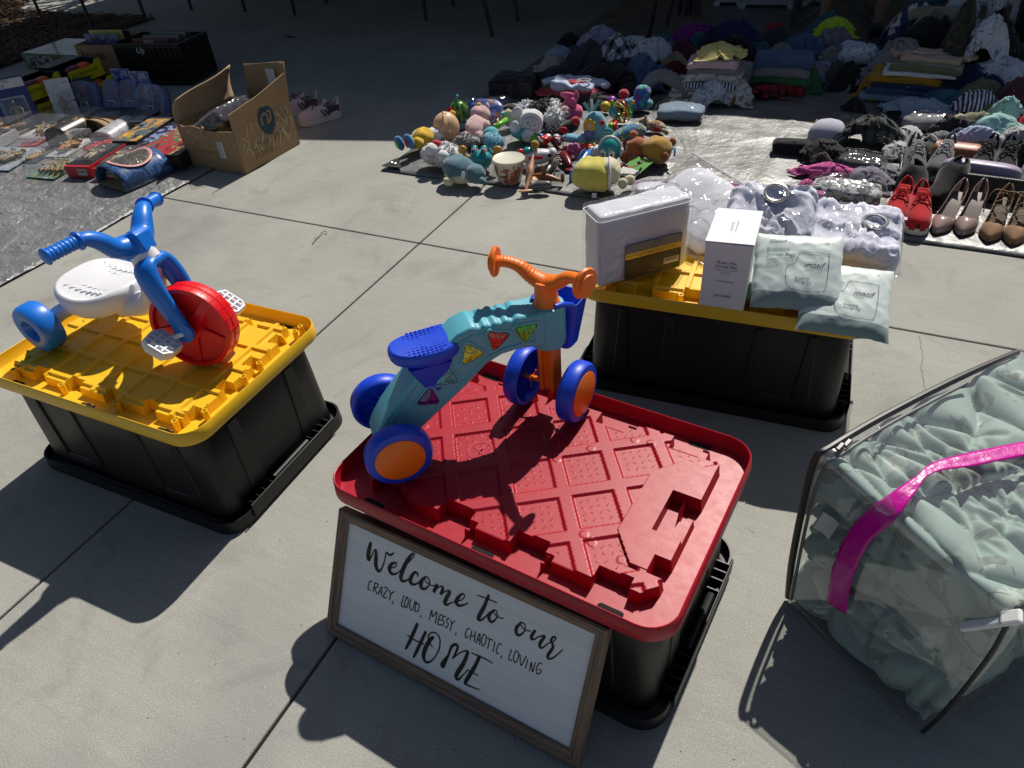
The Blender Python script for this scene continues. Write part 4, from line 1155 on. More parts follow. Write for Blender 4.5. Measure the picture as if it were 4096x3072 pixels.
# wheels
def bike_wheel(cx, cy, s, M=None):
    m = MB()
    c = Vector((cx, cy, 0.0705))
    lathe_y(m, [(0.0, -s * 0.010), (0.052, -s * 0.008), (0.060, s * 0.015), (0.066, s * 0.017), (0.0702, s * 0.012), (0.0705, -s * 0.010), (0.066, -s * 0.018), (0.053, -s * 0.020), (0.0525, -s * 0.018), (0.0, -s * 0.018)], T(c), 44, (False, False))
    w = m.build('wheel', BB, bk, smooth=40, M=M, fix=True)
    m = MB()
    lathe_y(m, [(0.0522, -s * 0.012), (0.0520, -s * 0.0205), (0.049, -s * 0.022), (0.0, -s * 0.0225)], T(c), 44, (False, False))
    m.build('hub_cap', BO, w, smooth=40, fix=True)
    for k in range(10):                                   # thin ribs inside the hollow back
        m = MB()
        m.box((0.034, -s * 0.002, 0), (0.046, 0.012, 0.0014), T(c) @ Matrix.Rotation(2 * pi * k / 10, 4, 'Y'))
        m.build('wheel_rib', BB, w, smooth=0)
    m = MB()                                              # embossed hand drawing on the cap
    pts = smooth_path([(-0.018, -0.024), (-0.010, -0.006), (-0.022, 0.006), (-0.014, 0.016), (0.004, 0.010), (0.016, 0.018), (0.022, 0.004), (0.012, -0.010), (0.002, -0.012), (-0.004, 0.0)], 5)
    m.tube([(p.x * 0.8, -s * 0.0228, p.y * 0.8) for p in pts], 0.0007, 5, T(c))
    m.build('cap_emblem', BO, w, smooth=60)
bike_wheel(0.0, -0.088, -1)
bike_wheel(0.0, 0.088, 1)
FC = Vector((0.366, 0, 0))
SB = Matrix.Translation(FC) @ Matrix.Rotation(RD(40), 4, 'Z') @ Matrix.Translation(-FC)
bike_wheel(0.366, -0.066, -1, SB)
bike_wheel(0.366, 0.066, 1, SB)
m = MB()
m.tube([(0, -0.085, 0.0705), (0, 0.085, 0.0705)], 0.012, 12)
m.build('rear_axle', BT, bk)
m = MB()
m.tube([(0.366, -0.066, 0.0705), (0.366, 0.066, 0.0705)], 0.006, 10)
for y in (-0.014, 0.014):
    m.box((0.366, y, 0.122), (0.034, 0.010, 0.130))
m.box((0.366, 0, 0.122), (0.018, 0.036, 0.128))
m.box((0.380, 0, 0.122), (0.010, 0.042, 0.126))
m.build('fork', BO, bk, smooth=0, bevel=0.003, M=SB)
# handlebar: stem, swept bar with square weave, discs at the ends
m = MB()
m.lathe([(0.030, 0.276), (0.034, 0.280), (0.026, 0.290), (0.0235, 0.316), (0.024, 0.340)], 20, T((0.366, 0, 0)))
m.build('stem', BO, bk, smooth=40, M=SB)
m = MB()
for s in (-1, 1):
    pts = smooth_path([(0.366, 0, 0.330), (0.364, s * 0.030, 0.342), (0.358, s * 0.055, 0.362), (0.350, s * 0.080, 0.370), (0.342, s * 0.100, 0.370)], 16)
    n = len(pts)
    m.tube(pts, [(0.022 - 0.0085 * min(1, i / n * 1.6)) * (1.0 if i % 4 else 0.93) for i in range(n)], 14, flat=0.8)
hb2 = m.build('handlebar', BO, bk, smooth=60, M=SB)
for s in (-1, 1):
    m = MB()
    d = Vector((-0.30, s * 0.95, 0)).normalized()
    A2 = frame((0.342, s * 0.099, 0.370), d.cross(Vector((0, 0, 1))), (0, 0, 1)) @ Matrix.Rotation(0, 4, 'X')
    z = 1 if (A2.to_3x3() @ Vector((0, 0, 1))).dot(d) > 0 else -1
    m.lathe([(0.0, -0.002 * z), (0.029, -0.003 * z), (0.032, 0.001 * z), (0.030, 0.006 * z), (0.021, 0.007 * z), (0.020, 0.012 * z), (0.0, 0.013 * z)], 28, A2, (False, False))
    m.build('end_disc', BO, hb2, smooth=40, fix=True)
# seat on its post
m = MB()
def sring(k, z):
    o = []
    for i in range(36):
        a = 2 * pi * i / 36
        x = 0.076 * math.copysign(abs(cos(a)) ** 0.75, cos(a))
        y = 0.056 * math.copysign(abs(sin(a)) ** 0.8, sin(a)) * (1 - 0.12 * (1 - x / 0.076))
        o.append((0.108 + x * k, y * k, z + 0.010 * (x / 0.076) ** 2 * (1 if x > 0 else 0.4)))
    return o
m.loft([sring(0.80, 0.243), sring(0.95, 0.252), sring(1.0, 0.264), sring(0.985, 0.276), sring(0.90, 0.281), sring(0.82, 0.279)])
st2 = m.build('seat', BB, bk, smooth=50, sub=1, M=T((-0.004, 0, -0.016)))
m = MB()
m.loft([[(0.108 + x, y, z) for x, y in rrect(l, w, 0.006, 3)] for l, w, z in ((0.028, 0.074, 0.178), (0.090, 0.086, 0.246))])
m.build('seat_post', BB, bk, smooth=40, M=T((-0.004, 0, -0.014)))
m = MB()
for i in range(13):
    for j in range(11):
        x, y = -0.054 + i * 0.009, -0.040 + j * 0.008
        if (x / 0.062) ** 2 + (y / 0.045) ** 2 < 1 and not (abs(x - 0.005) < 0.011 and abs(y) < 0.024):
            m.box((0.108 + x, y, 0.2818 + 0.010 * max(0, x / 0.076) ** 2), (0.0052, 0.0026, 0.0024), None)
tag(m.build('seat_dimples', BB, st2, smooth=0), kind='stuff')
text('bebatt', 0.013, BB, st2, T((0.1095, -0.021, 0.2815), (0, 0, 90)), th=0.0006)
# blue basket in front of the head
m = MB()
o2 = [[(x, y, z) for x, y in rrect(l, w, 0.012, 4)] for l, w, z in ((0.040, 0.062, 0.150), (0.046, 0.072, 0.156), (0.064, 0.100, 0.268))]
i2 = [[(x, y, z) for x, y in rrect(l, w, 0.010, 4)] for l, w, z in ((0.060, 0.096, 0.268), (0.042, 0.068, 0.160))]
m.loft([[(0.420 + p[0] + (p[2] - 0.15) * 0.10, p[1], p[2]) for p in r] for r in o2 + i2])
bs = m.build('basket', BB, bk, smooth=40, M=SB, fix=True)
m = MB()
for s in (-1, 1):
    m.tube(smooth_path([(0.402, s * 0.040, 0.268), (0.375, s * 0.034, 0.284), (0.355, s * 0.026, 0.288)], 4), 0.006, 8)
m.build('basket_arm', BB, bs, smooth=60)

# ================================================================ bagged goods on the far yellow lid
def billow(p, f, off=0.0):
    q = Vector(p) * f + Vector((off * 1.7, off * 2.3, off * 0.9))
    return abs(noise.noise(q)) ** 0.65 + 0.45 * abs(noise.noise(q * 2.1 + Vector((5, 1, 3)))) ** 0.7
def pouch_h(L, H, t, u, v):
    """half thickness of a sealed pouch at u, v in -1..1"""
    return t * (max(0.0, 1 - abs(u) ** 3.6) * max(0.0, 1 - abs(v) ** 3.6)) ** 0.5
def pouch_fn(L, H, t, seed, wr, s, back, seal):
    def fn(a, b):
        u, v = a * 2 - 1, b * 2 - 1
        vv = min(1.0, max(-1.0, v / (1 - seal))) if seal else v
        h = pouch_h(L, H, t, u, vv) * (1 if s > 0 else back)
        x = u * L / 2 * (1 - 0.05 * (1 - abs(v) ** 4) * 0.6)
        y = v * H / 2 * (1 - 0.04 * (1 - abs(u) ** 4))
        w = 0.8 * noise.noise(Vector((x * 13, y * 13, seed))) + 0.9 * (1 - abs(noise.noise(Vector((x * 24 + y * 16, y * 20 - x * 9, seed + 3))))) ** 7 - 0.3 * (1 - abs(noise.noise(Vector((x * 14 - y * 26, y * 12 + x * 10, seed + 5))))) ** 7
        e = noise.noise(Vector((x * 40, y * 40, seed + 7)))
        return (x + 0.003 * e, y + 0.003 * e, s * h + wr * t * w * (0.25 + (h / t)) * 0.8)
    return fn
def pouch(L, H, t, seed=0, wr=0.10, n=26, back=0.35, seal=0.0):
    m = MB()
    m.grid(n, n, pouch_fn(L, H, t, seed, wr, 1, back, seal))
    m.grid(n, n, pouch_fn(L, H, t, seed, wr, -1, back, seal))
    m.f = [f if i < n * n else tuple(reversed(f)) for i, f in enumerate(m.f)]
    return m
def drape(o, fn, L, H, lift=0.0015, M=Matrix()):
    """lay flat lettering over a pouch's bulge"""
    for v in o.data.vertices:
        p = M @ v.co
        p.z = fn(p.x / L + 0.5, p.y / H + 0.5)[2] + lift
        v.co = p
    o.matrix_basis = Matrix()
CLEAR = film('clear_bag', gloss=0.14, wrinkle=13, strength=0.34)
CLEAR2 = film('clear_case', gloss=0.07, wrinkle=7, strength=0.22, rough=0.05)
WHITE = cloth_mat('white_sheet', (0.74, 0.74, 0.80))
INKG = P('ink_grey', (0.10, 0.11, 0.12), 0.6)
INKM = P('ink_mint', (0.16, 0.34, 0.26), 0.6)
# --- sheet set in a clear zipped case
ss = E('sheet_set', (-0.585, 1.606, 0.368), 'white bed sheet set in a clear zipped case with gold and black label', 'bedding', 45.8)
ss.scale = (1.09, 1.05, 1.08)
m = MB()
m.rbox((0.127, 0.047, 0.092), 0.012, (24, 10, 18), T((0.132, 0.052, 0.096)), lambda q: q * (1 + 0.02 * noise.noise(q * 25)))
m.build('folded_sheet', WHITE, ss, smooth=60)
for z in (0.172, 0.183, 0.193):
    m = MB()
    m.rbox((0.124, 0.044, 0.0065), 0.006, (26, 9, 3), T((0.132, 0.052, z)), lambda q: q + Vector((0, 0, 0.004 * noise.noise(q * 22 + Vector((z * 90, 0, 0))))))
    m.build('sheet_fold', WHITE, ss, smooth=60)
m = MB()
m.rbox((0.133, 0.052, 0.103), 0.010, (26, 10, 20), T((0.132, 0.052, 0.104)), lambda q: q * (1 + 0.012 * noise.noise(q * 40)))
m.build('clear_case', CLEAR, ss, smooth=60)
m = MB()
zz = [(0.132 + x, 0.052 + y, 0.190) for x, y in rrect(0.262, 0.100, 0.012, 4)]
m.tube(zz + zz[:1], 0.0022, 6)
m.build('zip', P('zip_white', (0.7, 0.7, 0.74), 0.5), ss)
m = MB()
m.box((0.155, -0.0015, 0.062), (0.160, 0.001, 0.100))
lb = m.build('label_card', P('label_dark', (0.035, 0.034, 0.030), 0.35, pat=('blot', [(0.03, 0.03, 0.028), (0.05, 0.05, 0.045), (0.42, 0.33, 0.06)], 22)), ss, smooth=0)
m = MB()
m.box((0.155, -0.0022, 0.100), (0.160, 0.0006, 0.024))
m.build('label_head', P('label_grey', (0.20, 0.195, 0.185), 0.4), lb, smooth=0)
m = MB()
m.box((0.155, -0.0024, 0.080), (0.160, 0.0006, 0.016))
m.build('gold_band', P('gold', (0.62, 0.46, 0.06), 0.32, 0.6), lb, smooth=0)
text('PLATINUM 1800 COLLECTION', 0.0098, INKG, lb, T((0.080, -0.0030, 0.0765), (90, 0, 0)), space=1.05)
text('D', 0.024, INKG, lb, T((0.150, -0.0028, 0.094), (90, 0, 0)), shear=0.3)
m = MB()
m.box((0.208, -0.0026, 0.040), (0.044, 0.0006, 0.018))
bc = m.build('barcode', P('sticker', (0.62, 0.60, 0.52), 0.5), lb, smooth=0)
m = MB()
for i in range(14):
    m.box((0.190 + i * 0.0027, -0.0031, 0.043), (0.0012, 0.0004, 0.009))
tag(m.build('bars', INKG, bc, smooth=0), kind='stuff')
# --- white carton
cb = E('white_carton', (-0.309, 1.632, 0.368), 'tall white carton of storage bags with its lid flap lifted', 'carton', 4.0)
CARD = P('white_card', (0.74, 0.745, 0.77), 0.6, var=0.03)
m = MB()
m.box((0.058, 0.078, 0.094), (0.115, 0.155, 0.188))
m.build('carton_body', CARD, cb, smooth=0, bevel=0.0012)
m = MB()
m.prism([(-0.001, 0.0), (0.118, 0.0), (0.118, 0.17), (0.002, 0.17)], 0, 0.002, T((0, -0.004, 0.1915), (3, -1.5, 0)))
fl = m.build('lid_flap', CARD, cb, smooth=0)
m = MB()
m.box((0.058, -0.0035, 0.186), (0.117, 0.0015, 0.010))
m.build('flap_tuck', CARD, cb, smooth=0)
F90 = (90, 0, 0)
text('Breast Milk\nStorage Bags', 0.0105, INKG, cb, T((0.058, -0.0012, 0.132), F90), align='CENTER')
text('BPA-Free\n\n.\n\nPre-Sterilized Bags', 0.0062, INKG, cb, T((0.058, -0.0012, 0.104), F90), align='CENTER')
text('sprucely', 0.0135, INKG, cb, T((0.058, -0.0012, 0.034), F90), align='CENTER')
m = MB()
m.box((0.058, -0.0010, 0.1145), (0.062, 0.0004, 0.0006))
m.build('rule', INKG, cb, smooth=0)
text('sprucely', 0.0125, INKM, cb, T((0.056, 0.056, 0.2005), (3, -1.5, 90)))
text('Breast Milk Storage Bags', 0.0055, INKG, cb, T((0.066, 0.050, 0.2008), (3, -1.5, 90)))
# --- mint pouches of storage bags
MINT = P('pouch_mint', (0.66, 0.73, 0.70), 0.38, bump=(45, 0.35, 0.0015), pat=('band', (0.28, 0.36, 0.34), 1, -0.055), var=0.05)  # darker lower band: partly print, partly shade put into the colour
def milk_pouch(name, o, x, y, label, seed, full=True):
    L, H, t = 0.222, 0.215, 0.024
    e = E(name, (0, 0, 0), label, 'pouch', group='pouches of storage bags')
    e.matrix_world = frame(o, x, y)
    pouch(L, H, t, seed, 0.12, 36, seal=0.04).build('pouch', MINT, e, smooth=180)
    pf = pouch_fn(L, H, t, seed, 0.12, 1, 0.35, 0.04)
    m = MB()
    m.box((0, H / 2 - 0.014, 0), (L * 0.97, 0.003, 0.006))
    m.build('press_seal', MINT, e, smooth=0)
    tx = [('motif', 0.019, INKG, (-0.075, 0.072), 0.35), ('Breastmilk\nStorage Bags', 0.0135, INKM, (-0.080, 0.048), 0.0), ('For storing and freezing breastmilk,\nrecommended for the safe storage', 0.0048, INKG, (-0.080, 0.026), 0.0), ('- BPA free\n- Pre-sterilized\n- Freezer safe', 0.0055, INKG, (-0.080, 0.012), 0.0),
          ('motif', 0.022, INKG, (0.012, 0.004), 0.35), ('MEDICAL', 0.0055, INKG, (0.014, -0.004), 0.0), ('Breastmilk\nStorage Bag', 0.0085, INKG, (-0.008, -0.030), 0.0), ('100', 0.008, INKG, (0.060, 0.074), 0.0)]
    for body, sz, mt, (px, py), sh in tx:
        drape(text(body, sz, mt, e, Matrix(), shear=sh), pf, L, H, 0.0010, T((px, py, 0)))
    m = MB()
    ol = smooth_path([(-0.004, 0.030, 0), (0.006, 0.044, 0), (0.066, 0.044, 0), (0.072, 0.036, 0), (0.068, -0.045, 0), (0.052, -0.060, 0), (-0.005, -0.060, 0), (-0.026, -0.045, 0), (-0.030, 0.0, 0), (-0.010, 0.014, 0)], 4, True)
    m.ribbon([(p.x, p.y) for p in ol + ol[:1]], [0.0012] * (len(ol) + 1), 0)
    d = m.build('bag_drawing', INKG, e, smooth=0)
    drape(d, pf, L, H, 0.0012)
    return e
milk_pouch('milk_bag_pouch', (-0.088, 1.735, 0.452), (0.222, 0.045, 0.0), (-0.02, 0.190, 0.135), 'pale mint pouch of storage bags in front, propped on the others', 2.0)
milk_pouch('milk_bag_pouch', (0.040, 1.722, 0.402), (0.200, 0.030, -0.012), (-0.005, 0.195, 0.095), 'pale mint pouch of storage bags at the right end, drooping over the lid rim', 6.0)
milk_pouch('milk_bag_pouch', (-0.112, 1.790, 0.420), (0.222, 0.020, 0.0), (-0.01, 0.200, 0.090), 'pale mint pouch of storage bags mostly hidden behind the front one', 9.0)
# --- curtain panels in zip bags, pillow in a zip bag
LILAC = cloth_mat('curtain_white', (0.68, 0.68, 0.80), bump=(120, 0.5, 0.003))
PINK_ZIP = P('zip_pink', (0.55, 0.12, 0.34), 0.35)
NICK = P('grommet_steel', (0.62, 0.60, 0.56), 0.25, 1.0)
def lump(r, seed, amp=0.5, f=9.0, e1=0.6, e2=0.5, nu=22, nv=40):
    m = MB()
    m.sup(r, None, e1, e2, nu, nv)
    rm = min(r)
    m.v = [tuple(Vector(p) * (1 + amp * 0.35 * (billow(p, f, seed) - 0.55))) for p in m.v]
    return m
def curtain_bag(o, x, y, size, ring, label, seed, name='curtain_bag'):
    e = E(name, (0, 0, 0), label, 'zip bag', group='zip bags of curtains')
    e.matrix_world = frame(o, x, y)
    L, H, t = size
    m = MB()
    def wrinkled(q):
        g = Vector((q.x * 16 + q.y * 5, q.y * 9 - q.x * 4, seed))
        g += Vector((noise.noise(q * 9), noise.noise(q * 9 + Vector((3, 3, seed))), 0)) * 1.4
        k = (1 - abs(noise.noise(g))) ** 5 + 0.5 * (1 - abs(noise.noise(g * 2.1))) ** 5
        return q * (1 + 0.03 * noise.noise(q * 10)) + Vector((0, 0, t * 0.30 * (k - 0.4) * (1 if q.z > 0 else 0)))
    m.rbox((L * 0.46, H * 0.42, t * 0.78), t * 0.6, (34, 30, 8), None, wrinkled)
    m.build('curtain', LILAC, e, smooth=180)
    pouch(L, H, t * 1.06, seed + 1, 0.16, 26, back=0.9, seal=0.12).build('film', CLEAR, e, smooth=180)
    m = MB()
    m.box((0, H * 0.47, 0.002), (L, 0.006, 0.005))
    m.box((0, H * 0.50, 0.002), (L, 0.004, 0.004))
    m.build('zip_strip', PINK_ZIP, e, smooth=0)
    rx, ry = ring
    m = MB()
    zc = t * 0.98
    m.tube([(rx + 0.030 * cos(a), ry + 0.030 * sin(a), zc) for a in [2 * pi * i / 28 for i in range(29)]], 0.0055, 10)
    g = m.build('grommet', NICK, e)
    m = MB()
    m.lathe([(0.026, 0.0), (0.024, -0.012)], 24, T((rx, ry, zc)), cap=(False, True))
    m.build('grommet_hole', LILAC, g)
    return e
curtain_bag((-0.205, 2.010, 0.440), (0.26, 0.02, 0.0), (0.0, 0.20, 0.10), (0.270, 0.255, 0.075), (0.005, 0.050), 'clear zip bag of white curtains with grommet, behind the white carton', 3.0)
curtain_bag((0.022, 2.030, 0.415), (0.25, 0.01, -0.01), (0.0, 0.24, 0.03), (0.275, 0.285, 0.062), (0.045, 0.010), 'clear zip bag of white curtains with grommet, at the right end of the lid', 5.0)
pw = E('bagged_pillow', (0, 0, 0), 'white pillow in a clear zip bag slumped behind the sheet set', 'zip bag')
pw.matrix_world = frame((-0.400, 2.030, 0.440), (0.24, -0.11, -0.06), (0.05, 0.22, 0.10))
lump((0.150, 0.120, 0.042), 8.0, 0.45, 12, 0.7, 0.5).build('pillow', WHITE, pw, smooth=180)
pouch(0.36, 0.31, 0.047, 12, 0.30, 32, back=0.9, seal=0.08).build('film', CLEAR, pw, smooth=180)
text('ziploc', 0.020, INKG, pw, T((0.02, 0.112, 0.030), (0, 0, 0)))
m = MB()
m.box((0, 0.148, 0.002), (0.37, 0.004, 0.005))
m.build('zip_strip', P('zip_clear', (0.6, 0.6, 0.66), 0.3), pw, smooth=0)
zb = E('small_zip_bag', (-0.832, 2.970, 0.012), 'small clear zip bag with purple zip strip between plush toys and sheet set', 'zip bag', 20)
lump((0.07, 0.05, 0.028), 4.0, 0.4, 20).build('cloth', WHITE, zb, smooth=180, M=T((0, 0, 0.026)))
pouch(0.18, 0.15, 0.032, 15, 0.2, 18, back=0.9).build('film', CLEAR, zb, smooth=180, M=T((0, 0, 0.03)))
m = MB()
m.box((0, 0.072, 0.032), (0.18, 0.008, 0.004))
m.build('zip_strip', P('zip_purple', (0.35, 0.16, 0.45), 0.35), zb, smooth=0)
# ring of a further curtain bag, dark
rb = E('curtain_ring', (-0.512, 2.205, 0.385), 'dark curtain grommet ring sticking up behind the sheet set', 'ring', rot=(60, 0, 20))
m = MB()
m.tube([(0.030 * cos(a), 0.030 * sin(a), 0.035) for a in [2 * pi * i / 28 for i in range(29)]], 0.007, 10)
m.build('ring', P('ring_dark', (0.05, 0.05, 0.05), 0.3, 0.7), rb)

# ================================================================ comforter in a clear zipped bag
cf = E('bagged_comforter', (0, 0, 0), 'large clear zipped bag holding a sage green leaf-print comforter with magenta tape', 'bedding bag')
cf.matrix_world = frame((0.061, 1.067, 0.004), (0.805, -0.593, 0), (0.593, 0.805, 0))
BW, BD, BH = 0.362, 0.64, 0.430
SAGE = cloth_mat('comforter_sage', (0.37, 0.465, 0.425), pat=('leaf', (0.60, 0.63, 0.575), (0.25, 0.29, 0.25), 10.5), var=0.12, vs=5, bump=(40, 0.12, 0.003), sheen=0.3, rough=0.6)
SAGE_P = cloth_mat('comforter_lining', (0.46, 0.60, 0.575), var=0.08, bump=(60, 0.25, 0.003), sheen=0.3)
def bag_shape(p):
    x, y, z = p
    y += max(0, z) * (0.05 + 0.105 * x / BW) * (1 - y / BD)
    x -= 0.042 * max(0, z / BH) ** 1.3 * (1 - x / BW)
    x += 0.02 * math.exp(-((y - 0.3) / 0.3) ** 2) * math.copysign(1, x - BW / 2) * (1 - (2 * z / BH - 1) ** 2)
    z *= 1 - 0.13 * (x / BW) * (1 - 0.5 * y / BD)          # slumps towards the near corner
    return (x, y, z)
# folds of the packed quilt: long curved creases between puffed-up panels
def crease_set(seed, n, w, h):
    r = random.Random(seed)
    base = r.uniform(0, pi)
    return [(base + r.gauss(0, 0.55) + (pi / 2 if r.random() < 0.3 else 0), r.uniform(0.05, 0.95) * w, r.uniform(0.05, 0.95) * h, r.uniform(0.10, 0.26), r.uniform(0.010, 0.03), r.uniform(8, 20), r.uniform(0, 6.3), r.uniform(0.7, 1.15)) for _ in range(n)]
def crease_depth(cs, x, y):
    best, sec = 0.0, 0.0
    for th, ox, oy, L, amp, f, ph, k in cs:
        c, s = cos(th), sin(th)
        t, d = (x - ox) * c + (y - oy) * s, -(x - ox) * s + (y - oy) * c
        if abs(t) > L or abs(d) > 0.14:
            continue
        d = abs(d + amp * sin(f * t + ph))
        v = k * (1 - (t / L) ** 2) ** 0.6 * (0.62 * math.exp(-d / 0.011) + 0.38 * math.exp(-d / 0.035))
        if v > best:
            best, sec = v, best
        elif v > sec:
            sec = v
    return best + 0.35 * sec
CS = [crease_set(5, 26, BD, BH), crease_set(9, 26, BD, BH), crease_set(14, 20, BW, BH), crease_set(23, 34, BW, BD)]
def bag_surface(scale, n, rad, fold, seed=0):
    m = MB()
    r = (BW / 2 * scale, BD / 2 * scale, BH / 2 * scale)
    def fn(q):
        if fold:
            nn = Vector([math.copysign(abs(q[i] / r[i]) ** 8, q[i]) for i in range(3)]).normalized()
            g = q + Vector((BW / 2, BD / 2, BH / 2))
            d = nn.x ** 2 * crease_depth(CS[0 if q.x > 0 else 1], g.y, g.z) + nn.y ** 2 * crease_depth(CS[2], g.x, g.z) + nn.z ** 2 * crease_depth(CS[3], g.x, g.y)
            q = q - nn * (fold * d + 0.003 + 0.006 * noise.noise(q * 14) + 0.010 * abs(noise.noise(q * 6)))
        return Vector(bag_shape((q.x + BW / 2, q.y + BD / 2, q.z + BH / 2)))
    return m.rbox(r, rad, n, None, fn)
bag_surface(1.0, (96, 150, 108), 0.022, 0.034, 3.0).build('comforter', SAGE, cf, smooth=180)
SHELL = film('comforter_bag_film', (0.96, 0.985, 0.97), gloss=0.20, wrinkle=5, strength=0.22, rough=0.05, milky=0.04)
bag_surface(1.0, (20, 34, 24), 0.016, 0.0).build('bag_film', SHELL, cf, smooth=180)
PIPE = P('piping_black', (0.02, 0.02, 0.022), 0.45)
def on_bag(pts):
    return [bag_shape(p) for p in pts]
def pipe(name, pts, r, mat=PIPE, par=cf):
    m = MB()
    m.tube(smooth_path(on_bag(pts), 8), r, 8)
    return m.build(name, mat, par)
zp = pipe('zip_piping', [(0.008, 0.008, 0.008), (0.004, 0.004, 0.12), (0.004, 0.004, 0.30), (0.006, 0.006, 0.405), (0.012, 0.03, 0.426), (0.006, 0.18, 0.428), (0.005, 0.42, 0.428), (0.008, 0.62, 0.42)], 0.0075)
pipe('zip_tape', [(0.022, 0.001, 0.02), (0.022, 0.000, 0.12), (0.022, 0.000, 0.30), (0.026, 0.004, 0.402), (0.034, 0.03, 0.430), (0.026, 0.18, 0.432), (0.024, 0.42, 0.432)], 0.0035, P('zip_tape_grey', (0.12, 0.12, 0.125), 0.5), zp)
for pts in ([(0.354, 0.008, 0.008), (0.357, 0.005, 0.12), (0.357, 0.005, 0.30), (0.355, 0.008, 0.412), (0.356, 0.05, 0.426), (0.357, 0.35, 0.428), (0.357, 0.62, 0.42)],):
    pipe('seam_piping', pts, 0.0042)
m = MB()
for y in (0.035, 0.055):
    m.box((0, 0, 0), (0.010, 0.022, 0.006), T(bag_shape((0.026, y, 0.440)), (10, 0, 12)))
m.build('zip_slider', P('slider_dark', (0.06, 0.06, 0.065), 0.3, 0.8), zp, smooth=0, bevel=0.002)
# magenta tape strip laid over the front and top
TAPE = P('tape_magenta', srgb(196, 10, 148), 0.32, bump=(45, 0.5, 0.003), var=0.1)
path = smooth_path(on_bag([(0.132, -0.010, 0.125), (0.124, -0.014, 0.22), (0.128, -0.010, 0.335), (0.146, 0.006, 0.420), (0.140, 0.075, 0.446), (0.134, 0.135, 0.448), (0.150, 0.21, 0.448), (0.180, 0.33, 0.448), (0.215, 0.45, 0.446)]), 10)
wd = []
n = len(path)
for i in range(n):
    t = i / (n - 1)
    wd.append(0.044 if t < 0.36 else (0.012 + 0.032 * abs(t - 0.55) / 0.19 if t < 0.56 else 0.014 + 0.018 * min(1, (t - 0.56) / 0.2)))
m = MB()
rows = []
for i, p in enumerate(path):
    tan = (path[min(i + 1, n - 1)] - path[max(i - 1, 0)]).normalized()
    side = tan.cross(Vector((0, -0.8, 0.6)) if i < n * 0.42 else Vector((0, -0.2, 1))).normalized()
    row = []
    for k in range(7):
        a = k / 6 - 0.5
        wv = 0.0022 * noise.noise(Vector((i * 0.35, k * 0.8, 2)))
        row.append(p + side * a * wd[i] + Vector((0, -0.7, 0.7)) * wv)
    rows.append(row)
m.loft(rows, cap=(False, False), closed=False)
m.build('tape', TAPE, cf, smooth=180, solid=0.0006)
# white plastic clip on the near seam, care tag, printed name
m = MB()
m.box((0, 0, 0), (0.018, 0.100, 0.010), T())
m.box((0, 0.040, 0.006), (0.026, 0.034, 0.010), T())
m.build('clip', P('clip_white', (0.72, 0.72, 0.72), 0.4), cf, smooth=0, bevel=0.004, M=frame(bag_shape((0.338, -0.006, 0.375)), (0.55, -0.75, -0.1), (0.40, 0.30, 0.62)))
m = MB()
m.grid(6, 8, lambda a, b: (0.036 * a, 0.004 * sin(a * 3), 0.05 * b))
tg = m.build('care_tag', P('tag_white', (0.75, 0.74, 0.72), 0.8), cf, smooth=180, M=T(bag_shape((0.038, -0.001, 0.255)), (-8, 8, 10)))
text('PE', 0.052, P('print_teal', (0.03, 0.22, 0.20), 0.5), cf, frame(bag_shape((0.364, 0.085, 0.235)), (0.10, 0.9, 0.18), (0.05, -0.15, 1)), shear=0.25)

# ================================================================ boxed toys and records on the grey tarp
CARDB = P('cardboard', (0.33, 0.215, 0.115), 0.85, bump=(60, 0.2, 0.002), var=0.16, vs=7)
CARDI = P('cardboard_inside', (0.40, 0.28, 0.16), 0.85, var=0.12, vs=9)
BLK = P('black_card', (0.014, 0.014, 0.016), 0.45, var=0.1)
WHT = P('white_print', (0.62, 0.62, 0.62), 0.5)
CASE = film('blister', gloss=0.14, wrinkle=18, strength=0.3, rough=0.06, milky=0.05)
def art(name, base, cols, sc=14, rough=0.3):
    return P(name, base, rough, pat=('blot', cols, sc), coat=0.3)
def barcode(par, M, w=0.05, h=0.03):
    m = MB()
    m.box((0, 0, 0), (w, h, 0.0008), M)
    b = m.build('label_panel', WHT, par, smooth=0)
    m = MB()
    for i in range(9):
        m.box((-w * 0.36 + i * w * 0.09, h * 0.08, 0.0008), (w * 0.04, h * 0.5, 0.0006), M)
    tag(m.build('bars', BLK, b, smooth=0), kind='stuff')
def toy_figure(m, M, k=1.0):
    """a small articulated figure lying on its back: torso, head, arms, legs"""
    m.rbox((0.014 * k, 0.022 * k, 0.009 * k), 0.006 * k, (2, 3, 2), M)
    m.sup((0.009 * k, 0.011 * k, 0.009 * k), M @ T((0, 0.034 * k, 0.003 * k)), nu=7, nv=10)
    for s in (-1, 1):
        m.tube([M @ Vector((s * 0.014 * k, 0.016 * k, 0)), M @ Vector((s * 0.026 * k, 0.0, 0.004 * k)), M @ Vector((s * 0.022 * k, -0.018 * k, 0.008 * k))], [0.0065 * k, 0.0055 * k, 0.0045 * k], 7)
        m.tube([M @ Vector((s * 0.007 * k, -0.018 * k, 0)), M @ Vector((s * 0.010 * k, -0.042 * k, 0.003 * k)), M @ Vector((s * 0.009 * k, -0.066 * k, 0)), M @ Vector((s * 0.010 * k, -0.068 * k, 0.010 * k))], [0.009 * k, 0.0075 * k, 0.006 * k, 0.005 * k], 7)
